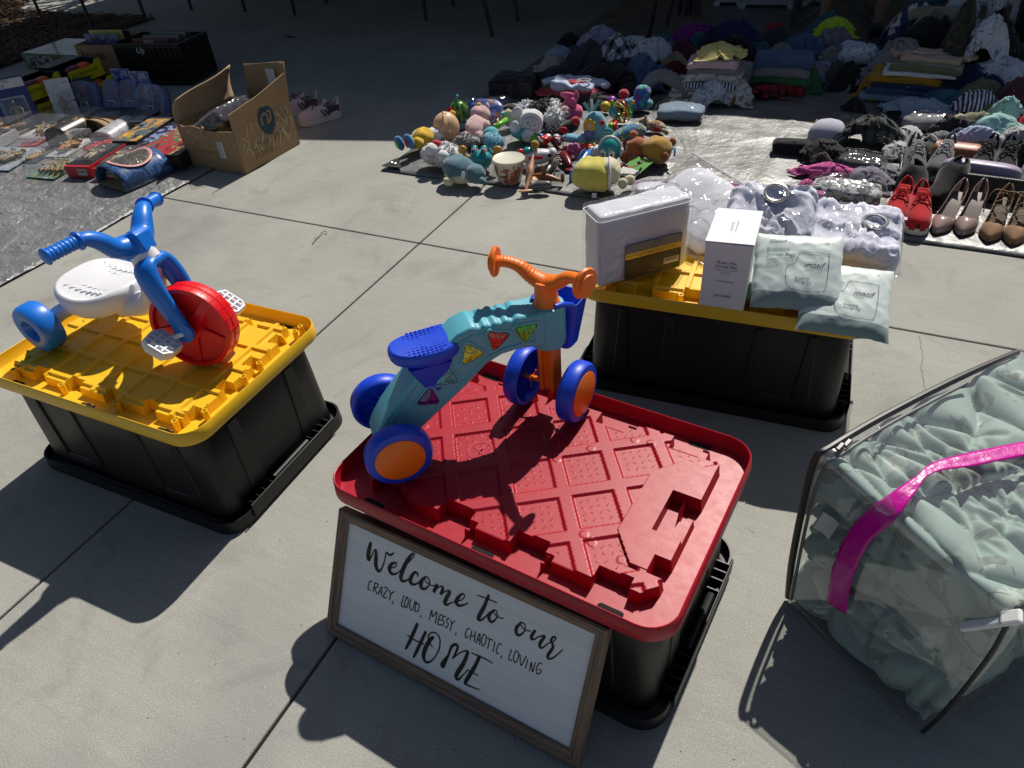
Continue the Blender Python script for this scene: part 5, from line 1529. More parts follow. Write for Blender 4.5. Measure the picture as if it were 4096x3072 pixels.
def carton(name, loc, w, l, h, rz, side, top, label, cat='toy box', group='boxed toys on the grey tarp', window=False, end=True):
    e = E(name, loc, label, cat, rz, group)
    m = MB()
    m.box((w / 2, l / 2, h / 2), (w, l, h))
    m.build('carton', side, e, smooth=0, bevel=0.0015)
    if window:
        m = MB()
        m.box((w / 2, l * 0.52, h + 0.001), (w * 0.94, l * 0.92, 0.0014))
        f = m.build('front_print', BLK, e, smooth=0)
        m = MB()
        m.rbox((w * 0.40, l * 0.36, 0.009), 0.008, (6, 10, 2), T((w / 2, l * 0.52, h + 0.008)))
        m.build('window', CASE, f, smooth=60)
        m = MB()
        toy_figure(m, T((w / 2, l * 0.56, h + 0.006)), 1.5)
        m.build('figure', top, f, smooth=60)
    else:
        m = MB()
        m.box((w / 2, l / 2, h + 0.001), (w * 0.97, l * 0.97, 0.0014))
        m.build('front_print', top, e, smooth=0)
    if end:
        barcode(e, T((w * 0.66, -0.0012, h * 0.5), (90, 0, 0)), min(0.07, w * 0.36), h * 0.55)
    return e
def clear_case(name, loc, w, l, h, rz, fig, label, back=None, cat='blister pack', group='clear packs on the grey tarp', nfig=3, seed=1):
    e = E(name, loc, label, cat, rz, group)
    m = MB()
    m.box((w / 2, l / 2, 0.003), (w * 0.96, l * 0.96, 0.004))
    m.build('backing', back or WHT, e, smooth=0)
    rr = random.Random(seed)
    for k in range(nfig):
        m = MB()
        toy_figure(m, T((w * (0.2 + 0.6 * (k + 0.5) / nfig), l * rr.uniform(0.45, 0.6), h * 0.30), (0, 0, rr.uniform(-35, 35))), min(1.5, l / 0.17))
        m.build('figure', fig, e, smooth=60)
    m = MB()
    m.rbox((w / 2, l / 2, h / 2 - 0.002), 0.010, (10, 12, 4), T((w / 2, l / 2, h / 2 + 0.003)), lambda q: q * (1 + 0.02 * noise.noise(q * 25 + Vector((seed, 0, 0)))))
    m.build('clear_cover', CASE, e, smooth=50)
    return e
def half_pack(name, loc, w, l, h, rz, mat, label, cat='toy pack', open_end=True, window=None, group='boxed toys on the grey tarp', ridge=0.0):
    e = E(name, loc, label, cat, rz, group)
    m = MB()
    n = 14
    rows = []
    for j in range(9):
        y = l * j / 8
        k = 1 - ridge * (j / 8)
        rows.append([(w / 2 - w / 2 * cos(pi * i / n) * (0.75 + 0.25 * k), y, max(0.002, h * k * sin(pi * i / n) ** 0.8)) for i in range(n + 1)])
    m.loft(rows, cap=(False, False), closed=False)
    m.build('sleeve', mat, e, smooth=60, solid=0.003)
    m = MB()
    m.box((w / 2, l / 2, 0.003), (w, l, 0.004))
    m.build('base_card', CARDI, e, smooth=0)
    m = MB()
    m.prism([(w / 2 - w / 2 * cos(pi * i / n), h * sin(pi * i / n) ** 0.8) for i in range(n + 1)], -0.001, 0.001, T((0, l * (0.25 if open_end else 0.01), 0), (90, 0, 0)))
    m.build('end_card', CARDI if open_end else mat, e, smooth=0)
    if window:
        def arc(a, y, lift):
            return (w / 2 - (w / 2 + lift) * cos(a), y, (h + lift) * sin(a) ** 0.8)
        m = MB()
        ring = [arc(pi * (0.5 + 0.25 * cos(t)), l * (0.52 + 0.36 * sin(t)), 0.004) for t in [2 * pi * i / 32 for i in range(33)]]
        m.tube(ring, 0.012, 8, flat=0.35)
        f = m.build('window_frame', window, e, smooth=60)
        m = MB()
        m.grid(10, 10, lambda a, b: arc(pi * (0.5 + 0.24 * (2 * a - 1) * sqrt(max(0, 1 - (2 * b - 1) ** 2 * 0.96))), l * (0.52 + 0.35 * (2 * b - 1)), 0.005))
        m.build('window_film', P('window_dark', (0.06, 0.06, 0.05), 0.12, coat=1.0, pat=('blot', [(0.12, 0.11, 0.08), (0.03, 0.03, 0.03), (0.3, 0.3, 0.3)], 30), bump=(40, 0.6, 0.01)), f, smooth=180)
    return e
ART_FLAME = art('art_flame', (0.02, 0.02, 0.018), [(0.10, 0.14, 0.13), (0.55, 0.26, 0.03), (0.70, 0.45, 0.10), (0.10, 0.20, 0.20)], 12)
ART_RED = art('art_red', (0.03, 0.025, 0.025), [(0.45, 0.02, 0.03), (0.08, 0.14, 0.05), (0.60, 0.30, 0.16), (0.40, 0.03, 0.04)], 14)
ART_BLUE = art('art_blue', (0.03, 0.03, 0.04), [(0.02, 0.02, 0.03), (0.25, 0.30, 0.55), (0.05, 0.05, 0.06), (0.45, 0.20, 0.08)], 11)
ART_NIGHT = art('art_navy', (0.02, 0.05, 0.14), [(0.05, 0.12, 0.30), (0.02, 0.03, 0.06), (0.16, 0.34, 0.60)], 16)
REDC = P('red_card', (0.50, 0.02, 0.03), 0.35)
FIG_G = P('figure_grey', (0.10, 0.10, 0.10), 0.5, pat=('blot', [(0.3, 0.22, 0.1), (0.05, 0.08, 0.05), (0.4, 0.4, 0.4)], 40))
FIG_O = P('figure_orange', (0.35, 0.13, 0.03), 0.5, pat=('blot', [(0.3, 0.22, 0.1), (0.45, 0.1, 0.03), (0.1, 0.1, 0.1)], 40))
FIG_B = P('figure_blue', (0.05, 0.12, 0.35), 0.5, pat=('blot', [(0.4, 0.06, 0.04), (0.5, 0.45, 0.4), (0.05, 0.35, 0.4)], 30))
# --- front rows
carton('toy_box', (-3.902, 2.268, 0.018), 0.16, 0.335, 0.062, 13, REDC, FIG_G, 'red and black window box, left of two alike at the tarp front', window=True)
carton('toy_box', (-3.722, 2.300, 0.018), 0.15, 0.335, 0.056, 13, REDC, FIG_G, 'red and black window box, right of two alike, beside the blue arched pack', window=True)
half_pack('arched_pack', (-3.655, 2.262, 0.016), 0.265, 0.29, 0.115, -9, ART_NIGHT, 'open blue arched pack with oval window, nearest corner of the grey tarp', window=P('window_pink', (0.62, 0.30, 0.28), 0.4))
carton('toy_box', (-3.915, 2.606, 0.018), 0.16, 0.400, 0.072, 14, BLK, ART_FLAME, 'black toy box with yellow flame artwork on its lid', end=False)
carton('toy_box', (-3.755, 2.632, 0.018), 0.105, 0.430, 0.055, 14, BLK, ART_BLUE, 'narrow black toy box with blue streak artwork', end=False)
carton('toy_box', (-3.615, 2.492, 0.018), 0.300, 0.400, 0.078, 9, BLK, ART_RED, 'large black toy box with red battle artwork beside the cardboard box')
clear_case('clear_tray', (-4.690, 2.130, 0.016), 0.350, 0.350, 0.075, 15, FIG_G, 'largest clear plastic tray at the left, with white printed backing', art('art_ice', (0.5, 0.52, 0.56), [(0.36, 0.42, 0.5), (0.62, 0.62, 0.64), (0.2, 0.22, 0.25)], 9), nfig=4, seed=2)
clear_case('clear_tray', (-4.170, 2.185, 0.016), 0.215, 0.270, 0.070, 8, FIG_G, 'clear pack with yellow and green insert at the tarp front', art('art_lime', (0.36, 0.34, 0.06), [(0.10, 0.28, 0.24), (0.45, 0.5, 0.5), (0.30, 0.30, 0.05)], 12), nfig=3, seed=5)
clear_case('clear_tray', (-4.330, 2.430, 0.016), 0.150, 0.290, 0.070, 16, FIG_O, 'small clear box with an orange figure inside', None, nfig=2, seed=6)
clear_case('clear_tray', (-4.130, 2.480, 0.016), 0.190, 0.360, 0.040, 16, REDC, 'flat blister pack with pink and red print', art('art_pink', (0.5, 0.22, 0.22), [(0.6, 0.35, 0.3), (0.4, 0.05, 0.06), (0.6, 0.5, 0.12)], 12), nfig=2, seed=7)
carton('card_pack', (-4.205, 2.610, 0.016), 0.160, 0.240, 0.014, 16, BLK, art('art_card', (0.02, 0.02, 0.02), [(0.03, 0.03, 0.03), (0.5, 0.04, 0.03), (0.5, 0.5, 0.5)], 10), 'thin black carded pack with a red logo patch', 'card pack', end=False)
half_pack('arched_pack', (-4.500, 2.590, 0.016), 0.165, 0.230, 0.105, 10, art('art_gold', (0.04, 0.035, 0.03), [(0.03, 0.03, 0.03), (0.3, 0.2, 0.08), (0.10, 0.08, 0.07)], 14), 'dark arched pack with gold print in front of the brown flap pack', open_end=False)
half_pack('arched_pack', (-4.490, 2.830, 0.016), 0.300, 0.200, 0.085, -4, CARDB, 'brown cardboard pack with its window lid bent open', ridge=0.5)
half_pack('arched_pack', (-4.235, 2.690, 0.016), 0.150, 0.290, 0.065, 16, P('silver_print', (0.5, 0.5, 0.52), 0.22, 0.3, pat=('blot', [(0.62, 0.62, 0.64), (0.35, 0.35, 0.38), (0.7, 0.7, 0.7)], 10)), 'shiny white and silver arched pack', open_end=False)
clear_case('clear_tray', (-4.830, 2.600, 0.016), 0.270, 0.300, 0.080, 12, FIG_G, 'clear case standing between two other clear cases, grey insert', None, nfig=2, seed=8)
clear_case('clear_tray', (-5.120, 2.540, 0.016), 0.270, 0.300, 0.090, 12, FIG_O, 'clear case with brown figures at the left, near the blue carded pack', art('art_tan', (0.35, 0.24, 0.13), [(0.2, 0.2, 0.2), (0.4, 0.36, 0.3)], 12), nfig=4, seed=9)
carton('toy_box', (-4.960, 2.400, 0.016), 0.200, 0.180, 0.062, 12, WHT, art('art_grey', (0.05, 0.05, 0.055), [(0.2, 0.2, 0.22), (0.5, 0.5, 0.5)], 16), 'small white and grey box at the left edge', end=False)
carton('book', (-5.260, 2.720, 0.016), 0.240, 0.160, 0.050, 16, P('book_edge', (0.36, 0.30, 0.22), 0.7), art('art_book', (0.40, 0.03, 0.03), [(0.05, 0.16, 0.06), (0.5, 0.04, 0.04)], 18), 'thick red and green book lying by the blue carded pack', 'book', end=False)
for i, (p, w, l, h, lab) in enumerate((((-4.055, 2.860), 0.14, 0.12, 0.03, 'little clear pack between the silver pack and the flame box'), ((-4.400, 2.330), 0.10, 0.16, 0.04, 'little clear pack behind the yellow and green insert'), ((-4.680, 2.500), 0.13, 0.12, 0.05, 'little clear box in front of the grey-insert case'), ((-4.020, 2.530), 0.10, 0.10, 0.04, 'tiny clear pack beside the pink and red blister'), ((-3.930, 2.890), 0.12, 0.14, 0.03, 'little dim pack behind the flame box'), ((-4.990, 2.270), 0.20, 0.20, 0.05, 'clear pack at the left edge in front of the small white box'))):
    clear_case('clear_tray', (*p, 0.016), w, l, h, 14 + 3 * i, (FIG_G, FIG_O, FIG_B)[i % 3], lab, (None, BLK, REDC, ART_BLUE, BLK, None)[i], nfig=2, seed=60 + i)
# --- shaded middle row
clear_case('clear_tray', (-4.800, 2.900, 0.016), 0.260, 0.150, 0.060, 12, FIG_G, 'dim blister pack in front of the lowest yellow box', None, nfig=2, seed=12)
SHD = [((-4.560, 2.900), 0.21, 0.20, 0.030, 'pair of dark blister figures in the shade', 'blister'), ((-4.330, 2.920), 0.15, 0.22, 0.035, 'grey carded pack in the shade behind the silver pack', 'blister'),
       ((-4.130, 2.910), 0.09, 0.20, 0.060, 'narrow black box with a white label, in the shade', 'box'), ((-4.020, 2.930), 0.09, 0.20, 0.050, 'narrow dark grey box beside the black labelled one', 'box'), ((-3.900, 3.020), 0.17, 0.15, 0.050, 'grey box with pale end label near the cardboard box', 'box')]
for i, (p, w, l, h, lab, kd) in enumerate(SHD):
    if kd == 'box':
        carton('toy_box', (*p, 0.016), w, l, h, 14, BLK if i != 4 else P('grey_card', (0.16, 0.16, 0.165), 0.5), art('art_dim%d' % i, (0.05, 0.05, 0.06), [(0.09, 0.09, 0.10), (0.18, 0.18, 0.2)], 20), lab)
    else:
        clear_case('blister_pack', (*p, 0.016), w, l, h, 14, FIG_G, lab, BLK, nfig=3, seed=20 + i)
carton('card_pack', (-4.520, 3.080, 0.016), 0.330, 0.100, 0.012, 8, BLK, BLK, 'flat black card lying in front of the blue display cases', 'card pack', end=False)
# --- blue figure display cases with white handles
CBLUE = film('case_blue', (0.62, 0.68, 0.95), gloss=0.12, wrinkle=6, strength=0.1, rough=0.1, milky=0.12)
CB_BACK = P('case_blue_back', (0.04, 0.06, 0.22), 0.5)
for i, (x, y, w, lab) in enumerate(((-4.965, 3.130, 0.235, 'widest grey-blue display case at the left of the row'), (-4.735, 3.215, 0.140, 'narrow blue display case with white handle, second in the row'), (-4.600, 3.245, 0.160, 'blue display case with white handle, third in the row'), (-4.440, 3.235, 0.310, 'large blue display case with a red figure, nearest the cardboard box'))):
    e = E('display_case', (x, y, 0.012), lab, 'display case', 12 if i < 3 else -6, 'blue figure display cases')
    h = 0.185
    out = [(0.0, 0.0), (w, 0.0), (w * 0.97, h * 0.72), (w * 0.85, h * 0.93), (w * 0.5, h), (w * 0.15, h * 0.93), (w * 0.03, h * 0.72)]
    Mt = T((0, 0, 0), (68, 0, 0))
    m = MB()
    m.prism(out, -0.028, -0.024, Mt)
    m.build('back_shell', CB_BACK, e, smooth=0)
    m = MB()
    m.prism(out, -0.022, 0.022, Mt)
    m.build('front_shell', CBLUE, e, smooth=40, bevel=0.006)
    rr = random.Random(40 + i)
    for k in range(max(2, int(w / 0.05))):
        m = MB()
        px, pz = w * (0.2 + 0.6 * rr.random()), h * (0.35 + 0.45 * rr.random())
        toy_figure(m, Mt @ T((px, pz, 0), (0, 0, rr.uniform(-30, 30))), 0.75)
        m.build('figure', [FIG_B, P('fig_red', (0.5, 0.05, 0.03), 0.5), P('fig_white', (0.6, 0.6, 0.62), 0.5), P('fig_yellow', (0.5, 0.4, 0.06), 0.5)][k % 4 if i < 3 else (k + 1) % 4], e, smooth=60)
    m = MB()
    hx = w * 0.55
    m.tube([Mt @ Vector((hx - 0.030, 0.020, 0.028)), Mt @ Vector((hx - 0.026, 0.046, 0.028)), Mt @ Vector((hx + 0.026, 0.046, 0.028)), Mt @ Vector((hx + 0.030, 0.020, 0.028))], 0.0035, 8)
    m.build('handle', WHT, e, smooth=60)
for px, py, lab in ((-4.64, 3.36, 'blue trading card pack standing behind the display cases'), (-4.44, 3.34, 'blue trading card pack standing behind the largest display case')):
    e = E('card_pack', (px, py, 0.012), lab, 'card pack', 10)
    m = MB()
    m.box((0, 0, 0.115), (0.15, 0.006, 0.21))
    m.build('card', art('art_cards', (0.03, 0.06, 0.25), [(0.06, 0.12, 0.4), (0.4, 0.42, 0.5), (0.03, 0.04, 0.12)], 20), e, smooth=0)
# --- yellow open-fronted boxes of orange blasters, stacked two by two
YC = P('yellow_card', srgb(214, 198, 26), 0.45, var=0.06)
ORG = P('toy_orange', (0.75, 0.10, 0.02), 0.35)
DKR = P('toy_maroon', (0.18, 0.02, 0.035), 0.35)
for i, (y, z, lab) in enumerate(((2.930, 0.0, 'lower yellow and black blaster box at the left of the stack'), (2.905, 0.118, 'upper yellow and black blaster box at the left, orange blaster showing'), (3.255, 0.0, 'lower yellow and black blaster box at the right of the stack'), (3.235, 0.118, 'upper yellow and black blaster box at the right, nearest the green game box'))):
    e = E('blaster_box', (-5.010, y, z + 0.012), lab, 'toy box', 90 + (4 if z else -3), 'yellow blaster boxes')
    w, l, h = 0.285, 0.30, 0.112                          # local x along the face, y going back (-X world)
    m = MB()
    m.prism([(0, 0), (w, 0), (w, h), (w * 0.86, h), (w * 0.80, h * 0.80), (w * 0.42, h * 0.72), (w * 0.36, h * 0.80), (0, h * 0.80)], -0.002, 0.002, T((0, 0, 0), (90, 0, 0)))
    f = m.build('front_panel', YC, e, smooth=0)
    text('ROUNDHOUSE', 0.036, BLK, f, T((0.018, -0.003, 0.044), (90, 0, 0)), space=1.08, sx=0.86)
    text('XX-1500', 0.024, BLK, f, T((0.105, -0.003, 0.016), (90, 0, 0)), sx=0.95)
    m = MB()
    m.box((0.001, l / 2, h * 0.45), (0.003, l, h * 0.9))
    m.box((w - 0.001, l / 2, h * 0.5), (0.003, l, h))
    m.box((w / 2, l, h / 2), (w, 0.003, h))
    m.box((w / 2, l / 2, 0.002), (w, l, 0.003))
    m.box((w / 2, l * 0.78, h), (w, l * 0.44, 0.003))
    m.build('tray', BLK, e, smooth=0)
    m = MB()
    m.sup((0.045, 0.030, 0.030), T((w * 0.62, 0.045, h * 0.68)), 0.6, 0.6, 8, 14)
    m.tube([(w * 0.10, 0.06, h * 0.74), (w * 0.5, 0.06, h * 0.74)], 0.009, 8)
    b = m.build('blaster', ORG, e, smooth=50)
    m = MB()
    m.sup((0.055, 0.026, 0.026), T((w * 0.36, 0.065, h * 0.68)), 0.5, 0.6, 8, 14)
    m.build('blaster_grip', DKR, b, smooth=50)
# --- carded figures propped against the yellow boxes
def carded(loc, w, h, rz, tilt, card, bub, label, head=None):
    e = E('carded_figure', loc, label, 'carded toy', rot=(-tilt, 0, rz))
    m = MB()
    m.box((w / 2, 0, h / 2), (w, 0.003, h))
    m.build('card', card, e, smooth=0)
    if head:
        m = MB()
        m.box((w / 2, -0.0026, h * 0.88), (w * 0.94, 0.001, h * 0.18))
        q = m.build('header', WHT, e, smooth=0)
        text(head, 0.030, P('ink_blue', (0.03, 0.05, 0.2), 0.5), q, T((w * 0.08, -0.0034, h * 0.90), (90, 0, 0)), sx=0.8, shear=0.2)
    m = MB()
    toy_figure(m, T((w / 2, -0.018, h * 0.36), (90, 0, 0)), h / 0.23)
    m.build('figure', bub, e, smooth=60)
    m = MB()
    m.rbox((w * 0.36, 0.022, h * 0.29), 0.014, (8, 4, 10), T((w / 2, -0.022, h * 0.33)))
    m.build('bubble', CASE, e, smooth=50)
    return e
carded((-5.045, 2.690, 0.016), 0.215, 0.300, 52, 14, P('card_navy', (0.02, 0.035, 0.16), 0.35), FIG_G, 'navy blue carded figure with white header leaning on the yellow boxes', 'STARTING\nLINEUP')
carded((-4.905, 2.960, 0.016), 0.150, 0.235, 40, 16, art('art_white', (0.5, 0.5, 0.52), [(0.6, 0.6, 0.62), (0.10, 0.07, 0.06), (0.3, 0.2, 0.15)], 9), FIG_O, 'white carded figure with a dark portrait leaning on the yellow boxes')
carded((-4.960, 3.215, 0.035), 0.120, 0.150, 60, 20, BLK, P('fig_white', (0.6, 0.6, 0.62), 0.5), 'small black carded toy propped on the right-hand yellow box')
carded((-5.330, 2.660, 0.016), 0.180, 0.280, 30, 10, P('card_grey', (0.25, 0.26, 0.28), 0.4), FIG_G, 'grey blister card cut off by the left edge')
# --- green board game, records box, crate
e = E('board_game', (-6.330, 3.775, 0.012), 'large green boxed game in the shade behind the yellow boxes', 'game box', 4)
m = MB()
m.box((0.335, 0.225, 0.062), (0.67, 0.45, 0.124))
m.build('carton', P('game_green', (0.03, 0.16, 0.05), 0.45, var=0.15), e, smooth=0, bevel=0.002)
m = MB()
m.box((0.335, 0.225, 0.126), (0.655, 0.435, 0.003))
m.build('lid_print', art('art_game', (0.12, 0.10, 0.10), [(0.20, 0.16, 0.16), (0.3, 0.26, 0.26), (0.14, 0.05, 0.05)], 7), e, smooth=0)
m = MB()
m.box((0.190, -0.0015, 0.066), (0.30, 0.002, 0.092))
m.build('side_print', art('art_side', (0.25, 0.25, 0.26), [(0.03, 0.03, 0.03), (0.3, 0.3, 0.32), (0.05, 0.05, 0.05)], 11), e, smooth=0)
m = MB()
m.prism(rrect(0.145, 0.060, 0.02, 4), -0.002, 0.002, T((0.425, -0.003, 0.078), (90, 0, 0)))
m.build('logo_patch', P('logo_red', (0.30, 0.03, 0.02), 0.4), e, smooth=0)
e = E('records_box', (-5.420, 3.640, 0.012), 'brown cardboard box of records marked by hand in black', 'box', 10)
m = MB()
w, d, h = 0.345, 0.34, 0.262
for a in (((w / 2, 0, h / 2), (w, 0.005, h)), ((w / 2, d, h / 2), (w, 0.005, h)), ((0, d / 2, h / 2), (0.005, d - 0.01, h)), ((w, d / 2, h / 2), (0.005, d - 0.01, h)), ((w / 2, d / 2, 0.003), (w - 0.01, d - 0.01, 0.005))):
    m.box(*a)
m.build('carton', CARDB, e, smooth=0)
mark = P('marker', (0.03, 0.025, 0.02), 0.7)
text('Records', 0.078, mark, e, T((0.03, -0.0036, 0.170), (90, 0, -2)), sx=0.85, shear=0.1)
text('50¢\neach', 0.062, P('marker_teal', (0.03, 0.09, 0.08), 0.7), e, T((0.12, -0.0036, 0.098), (90, 0, -2)), sx=0.85)
for k, (yy, hh, mt, tx) in enumerate(((0.10, 0.305, art('sleeve_blue', (0.05, 0.09, 0.20), [(0.08, 0.14, 0.3), (0.03, 0.04, 0.08), (0.2, 0.26, 0.34)], 10), 'SOUTH PA'), (0.16, 0.318, P('sleeve_yellow', (0.45, 0.44, 0.12), 0.4), None), (0.22, 0.300, P('sleeve_black', (0.02, 0.02, 0.02), 0.4), None))):
    r = E('record_sleeve', (-5.420 + 0.03 - yy * 0.17, 3.640 + yy, 0.02), ['blue record sleeve with red lettering standing in the records box', 'yellow record sleeve behind the blue one', 'black record sleeve at the back of the records box'][k], 'record', 10, 'records')
    m = MB()
    m.box((0.150, 0, hh / 2), (0.300, 0.005, hh))
    m.build('sleeve', mt, r, smooth=0)
    if tx:
        text(tx, 0.066, P('letter_red', (0.4, 0.05, 0.05), 0.5), r, T((0.02, -0.004, hh - 0.105), (90, 0, 0)), sx=0.8)
cr = E('milk_crate', (-5.060, 3.690, 0.012), 'black plastic milk crate full of records', 'crate', 10)
CRB = plastic('crate_black', (0.012, 0.012, 0.013), 0.45)
w, d, h = 0.56, 0.33, 0.272
def wall(L, M):
    m = MB()
    for z in [0.012, 0.075, 0.130, 0.185, h - 0.012]:
        m.box((L / 2, 0, z), (L, 0.010, 0.022 if z in (0.012,) else (0.030 if z > 0.25 else 0.008)), M)
    n = int(L / 0.042)
    for i in range(n + 1):
        m.box((L * i / n, 0, h / 2), (0.006, 0.009, h - 0.004), M)
    for i in range(n):
        m.tube([M @ Vector((L * i / n, 0, 0.02)), M @ Vector((L * (i + 1) / n, 0, h - 0.03))], 0.003, 5)
    m.box((L / 2, 0.010, h / 2), (L, 0.003, h - 0.03), M)
    m.build('side_wall', CRB, cr, smooth=0)
wall(w, T((0, 0, 0)))
wall(w, T((w, d, 0), (0, 0, 180)))
wall(d, T((w, 0, 0), (0, 0, 90)))
wall(d, T((0, d, 0), (0, 0, -90)))
m = MB()
m.box((w / 2, d / 2, 0.006), (w, d, 0.010))
m.build('base', CRB, cr, smooth=0)
text('Up', 0.060, WHT, cr, T((0.185, -0.0065, 0.212), (90, 0, 0)), shear=0.3)
for k in range(9):
    c0 = Vector((-5.060, 3.690, 0.03)) + Matrix.Rotation(RD(10), 3, 'Z') @ Vector((0.10 if k == 0 else 0.13, 0.05 + k * 0.028, 0))
    r = E('record_sleeve', c0, 'dark red record sleeve with white lettering at the front of the crate' if k == 0 else 'plain record sleeve packed in the black crate behind the red one', 'record', rot=(-8, 0, 10), group='records')
    m = MB()
    hh = 0.272 - 0.004 * (k % 3)
    m.box((0.16, 0, hh / 2), (0.31, 0.004, hh))
    m.build('sleeve', P('sleeve_red', (0.10, 0.01, 0.01), 0.4) if k == 0 else P('sleeve_%d' % (k % 3), [(0.25, 0.24, 0.22), (0.06, 0.06, 0.06), (0.16, 0.12, 0.09)][k % 3], 0.6), r, smooth=0)
    if k == 0:
        text('mio.', 0.055, WHT, r, T((0.10, -0.0035, 0.235), (90, 0, 0)), shear=0.2)

# ================================================================ torn cardboard box
bx = E('cardboard_box', (-2.950, 2.625, 0.004), 'torn open brown cardboard box with a round blue printed emblem', 'box', 90 - 1)
# local x runs along the right-hand side (world +Y), local y along the front (world -X)
bw, bd, bh = 0.445, 0.400, 0.225
def panel(pts, mat=CARDB, name='panel', th=0.005):
    m = MB()
    a, b, c = Vector(pts[0]), Vector(pts[1]), Vector(pts[-1])
    n = (b - a).cross(c - a).normalized() * th
    m.loft([[Vector(p) for p in pts], [Vector(p) + n for p in pts]])
    return m.build(name, mat, bx, smooth=0, fix=True)
right = panel([(0, 0, 0), (bw, 0, 0), (bw, 0, bh), (0, 0, bh)])
front = panel([(0, bd, 0), (0, 0, 0), (0, 0, bh), (0, 0.12, bh - 0.012), (0, 0.2, bh - 0.008), (0, 0.29, bh + 0.006), (0, 0.35, bh - 0.006), (0, bd, bh + 0.012)])
panel([(bw, 0, 0), (bw, bd, 0), (bw, bd, bh), (bw, 0, bh)])
panel([(bw, bd, 0), (0, bd, 0), (0, bd, bh), (bw, bd, bh)])
panel([(0, 0, 0.004), (bw, 0, 0.004), (bw, bd, 0.004), (0, bd, 0.004)])
# flaps: right side one stands up and slants, left one curls, back one upright
fr_ = panel([(0.0, 0, bh), (bw, 0, bh), (bw - 0.004, -0.022, bh + 0.165), (0.22, -0.012, bh + 0.115), (0.004, -0.004, bh + 0.085)], name='flap')
m = MB()
rows = []
for j in range(9):
    t = j / 8
    rows.append([(bw * u, bd + 0.012 * sin(t * 2.4) - 0.05 * t * t + 0.012 * sin(u * 7), bh + 0.165 * t * (0.75 + 0.35 * u)) for u in [i / 10 for i in range(11)]])
m.loft(rows, cap=(False, False), closed=False)
m.build('flap', CARDI, bx, smooth=60, solid=0.005)
m = MB()
rows = []
for j in range(7):
    t = j / 6
    rows.append([(bw + 0.03 * t + 0.010 * sin(u * 5 + t), bd * u * 0.72, bh + (0.185 + 0.025 * (1 - u)) * t) for u in [i / 8 for i in range(9)]])
m.loft(rows, cap=(False, False), closed=False)
bf = m.build('flap', CARDB, bx, smooth=60, solid=0.005)
m = MB()
m.box((bw + 0.016, 0.095, bh + 0.120), (0.002, 0.062, 0.105), T())
m.build('paper_label', P('paper', (0.55, 0.57, 0.58), 0.7), bf, smooth=0, M=T((0, 0, 0)))
# round emblem on the right side and flap, printed words, tape scuffs, white label with characters
EMB_B = P('emblem_blue', (0.012, 0.055, 0.085), 0.6, var=0.25, vs=30)
def disc(par, cx, cz, r, z, mat, n=40):
    m = MB()
    m.prism([(cx + r * 0.85 * cos(2 * pi * i / n), cz + r * 1.12 * sin(2 * pi * i / n)) for i in range(n)], 0, 0.0008, T((0, z, 0), (90, 0, 0)))
    return m.build('emblem', mat, par, smooth=0)
disc(right, 0.245, 0.205, 0.066, -0.0072, EMB_B)
m = MB()
for rad, w in ((0.070, 0.003),):
    m.ribbon([(0.245 + rad * 0.85 * cos(a), 0.205 + rad * 1.12 * sin(a)) for a in [2 * pi * i / 40 for i in range(41)]], [w] * 41, 0.0003, T((0, -0.0082, 0), (90, 0, 0)))
pts = smooth_path([(0.205, 0.190), (0.210, 0.225), (0.240, 0.240), (0.255, 0.215), (0.245, 0.190), (0.270, 0.195), (0.280, 0.235), (0.265, 0.245)], 4)
m.build('emblem_ring', EMB_B, right, smooth=0)
m = MB()
m.ribbon([(p.x, p.y) for p in pts], [0.013] * len(pts), 0.0003, T((0, -0.0086, 0), (90, 0, 0)))
m.build('emblem_mark', CARDB, right, smooth=0)
faint = P('print_faint', (0.20, 0.13, 0.07), 0.85)
text('CLOVER GENETIX\nINTERNAT', 0.046, faint, right, T((0.085, -0.0060, 0.085), (90, 0, 0)), sx=0.85)
SCUFF = P('tape_scuff', (0.66, 0.58, 0.34), 0.4, coat=0.4)
rnd = random.Random(77)
m = MB()
for k in range(46):
    x, z = rnd.uniform(0.03, 0.42), rnd.uniform(0.045, 0.20)
    a = rnd.choice((70, 100, 120, 60, 85)) + rnd.uniform(-14, 14)
    L = rnd.uniform(0.02, 0.075)
    pt2 = smooth_path([(x, z), (x + L * 0.5 * cos(RD(a)) + rnd.uniform(-.006, .006), z + L * 0.5 * sin(RD(a))), (x + L * cos(RD(a + 8)), min(0.222, z + L * sin(RD(a))))], 3)
    m.ribbon([(p.x, p.y) for p in pt2], [0.0032] * len(pt2), 0.0003 + 0.00002 * k, T((0, -0.0066, 0), (90, 0, 0)))
tag(m.build('tape_scuffs', SCUFF, right, smooth=0), kind='stuff')
m = MB()
m.box((-0.0062, 0.118, 0.118), (0.0015, 0.040, 0.088))
lb2 = m.build('white_label', P('label_white', (0.62, 0.63, 0.65), 0.5), front, smooth=0)
text('已验视', 0.026, INKG, lb2, frame((-0.0075, 0.110, 0.082), (0, 0.02, 1), (0, 1, 0)))
text('已验视', 0.026, INKG, lb2, frame((-0.0075, 0.128, 0.078), (0, 0, 1), (0, 1, 0))) if False else None
text('CLOVER 20TH', 0.026, faint, front, frame((-0.0062, 0.330, 0.085), (0, -1, 0), (0, 0, 1)))
m = MB()
m.tube(smooth_path([(-0.004, 0.20, bh + 0.004), (-0.012, 0.215, bh - 0.015), (-0.008, 0.212, bh - 0.04)], 4), [0.010, 0.009, 0.008, 0.008, 0.007, 0.006, 0.005, 0.004, 0.003], 7)
m.build('torn_strip', CARDI, front, smooth=60)
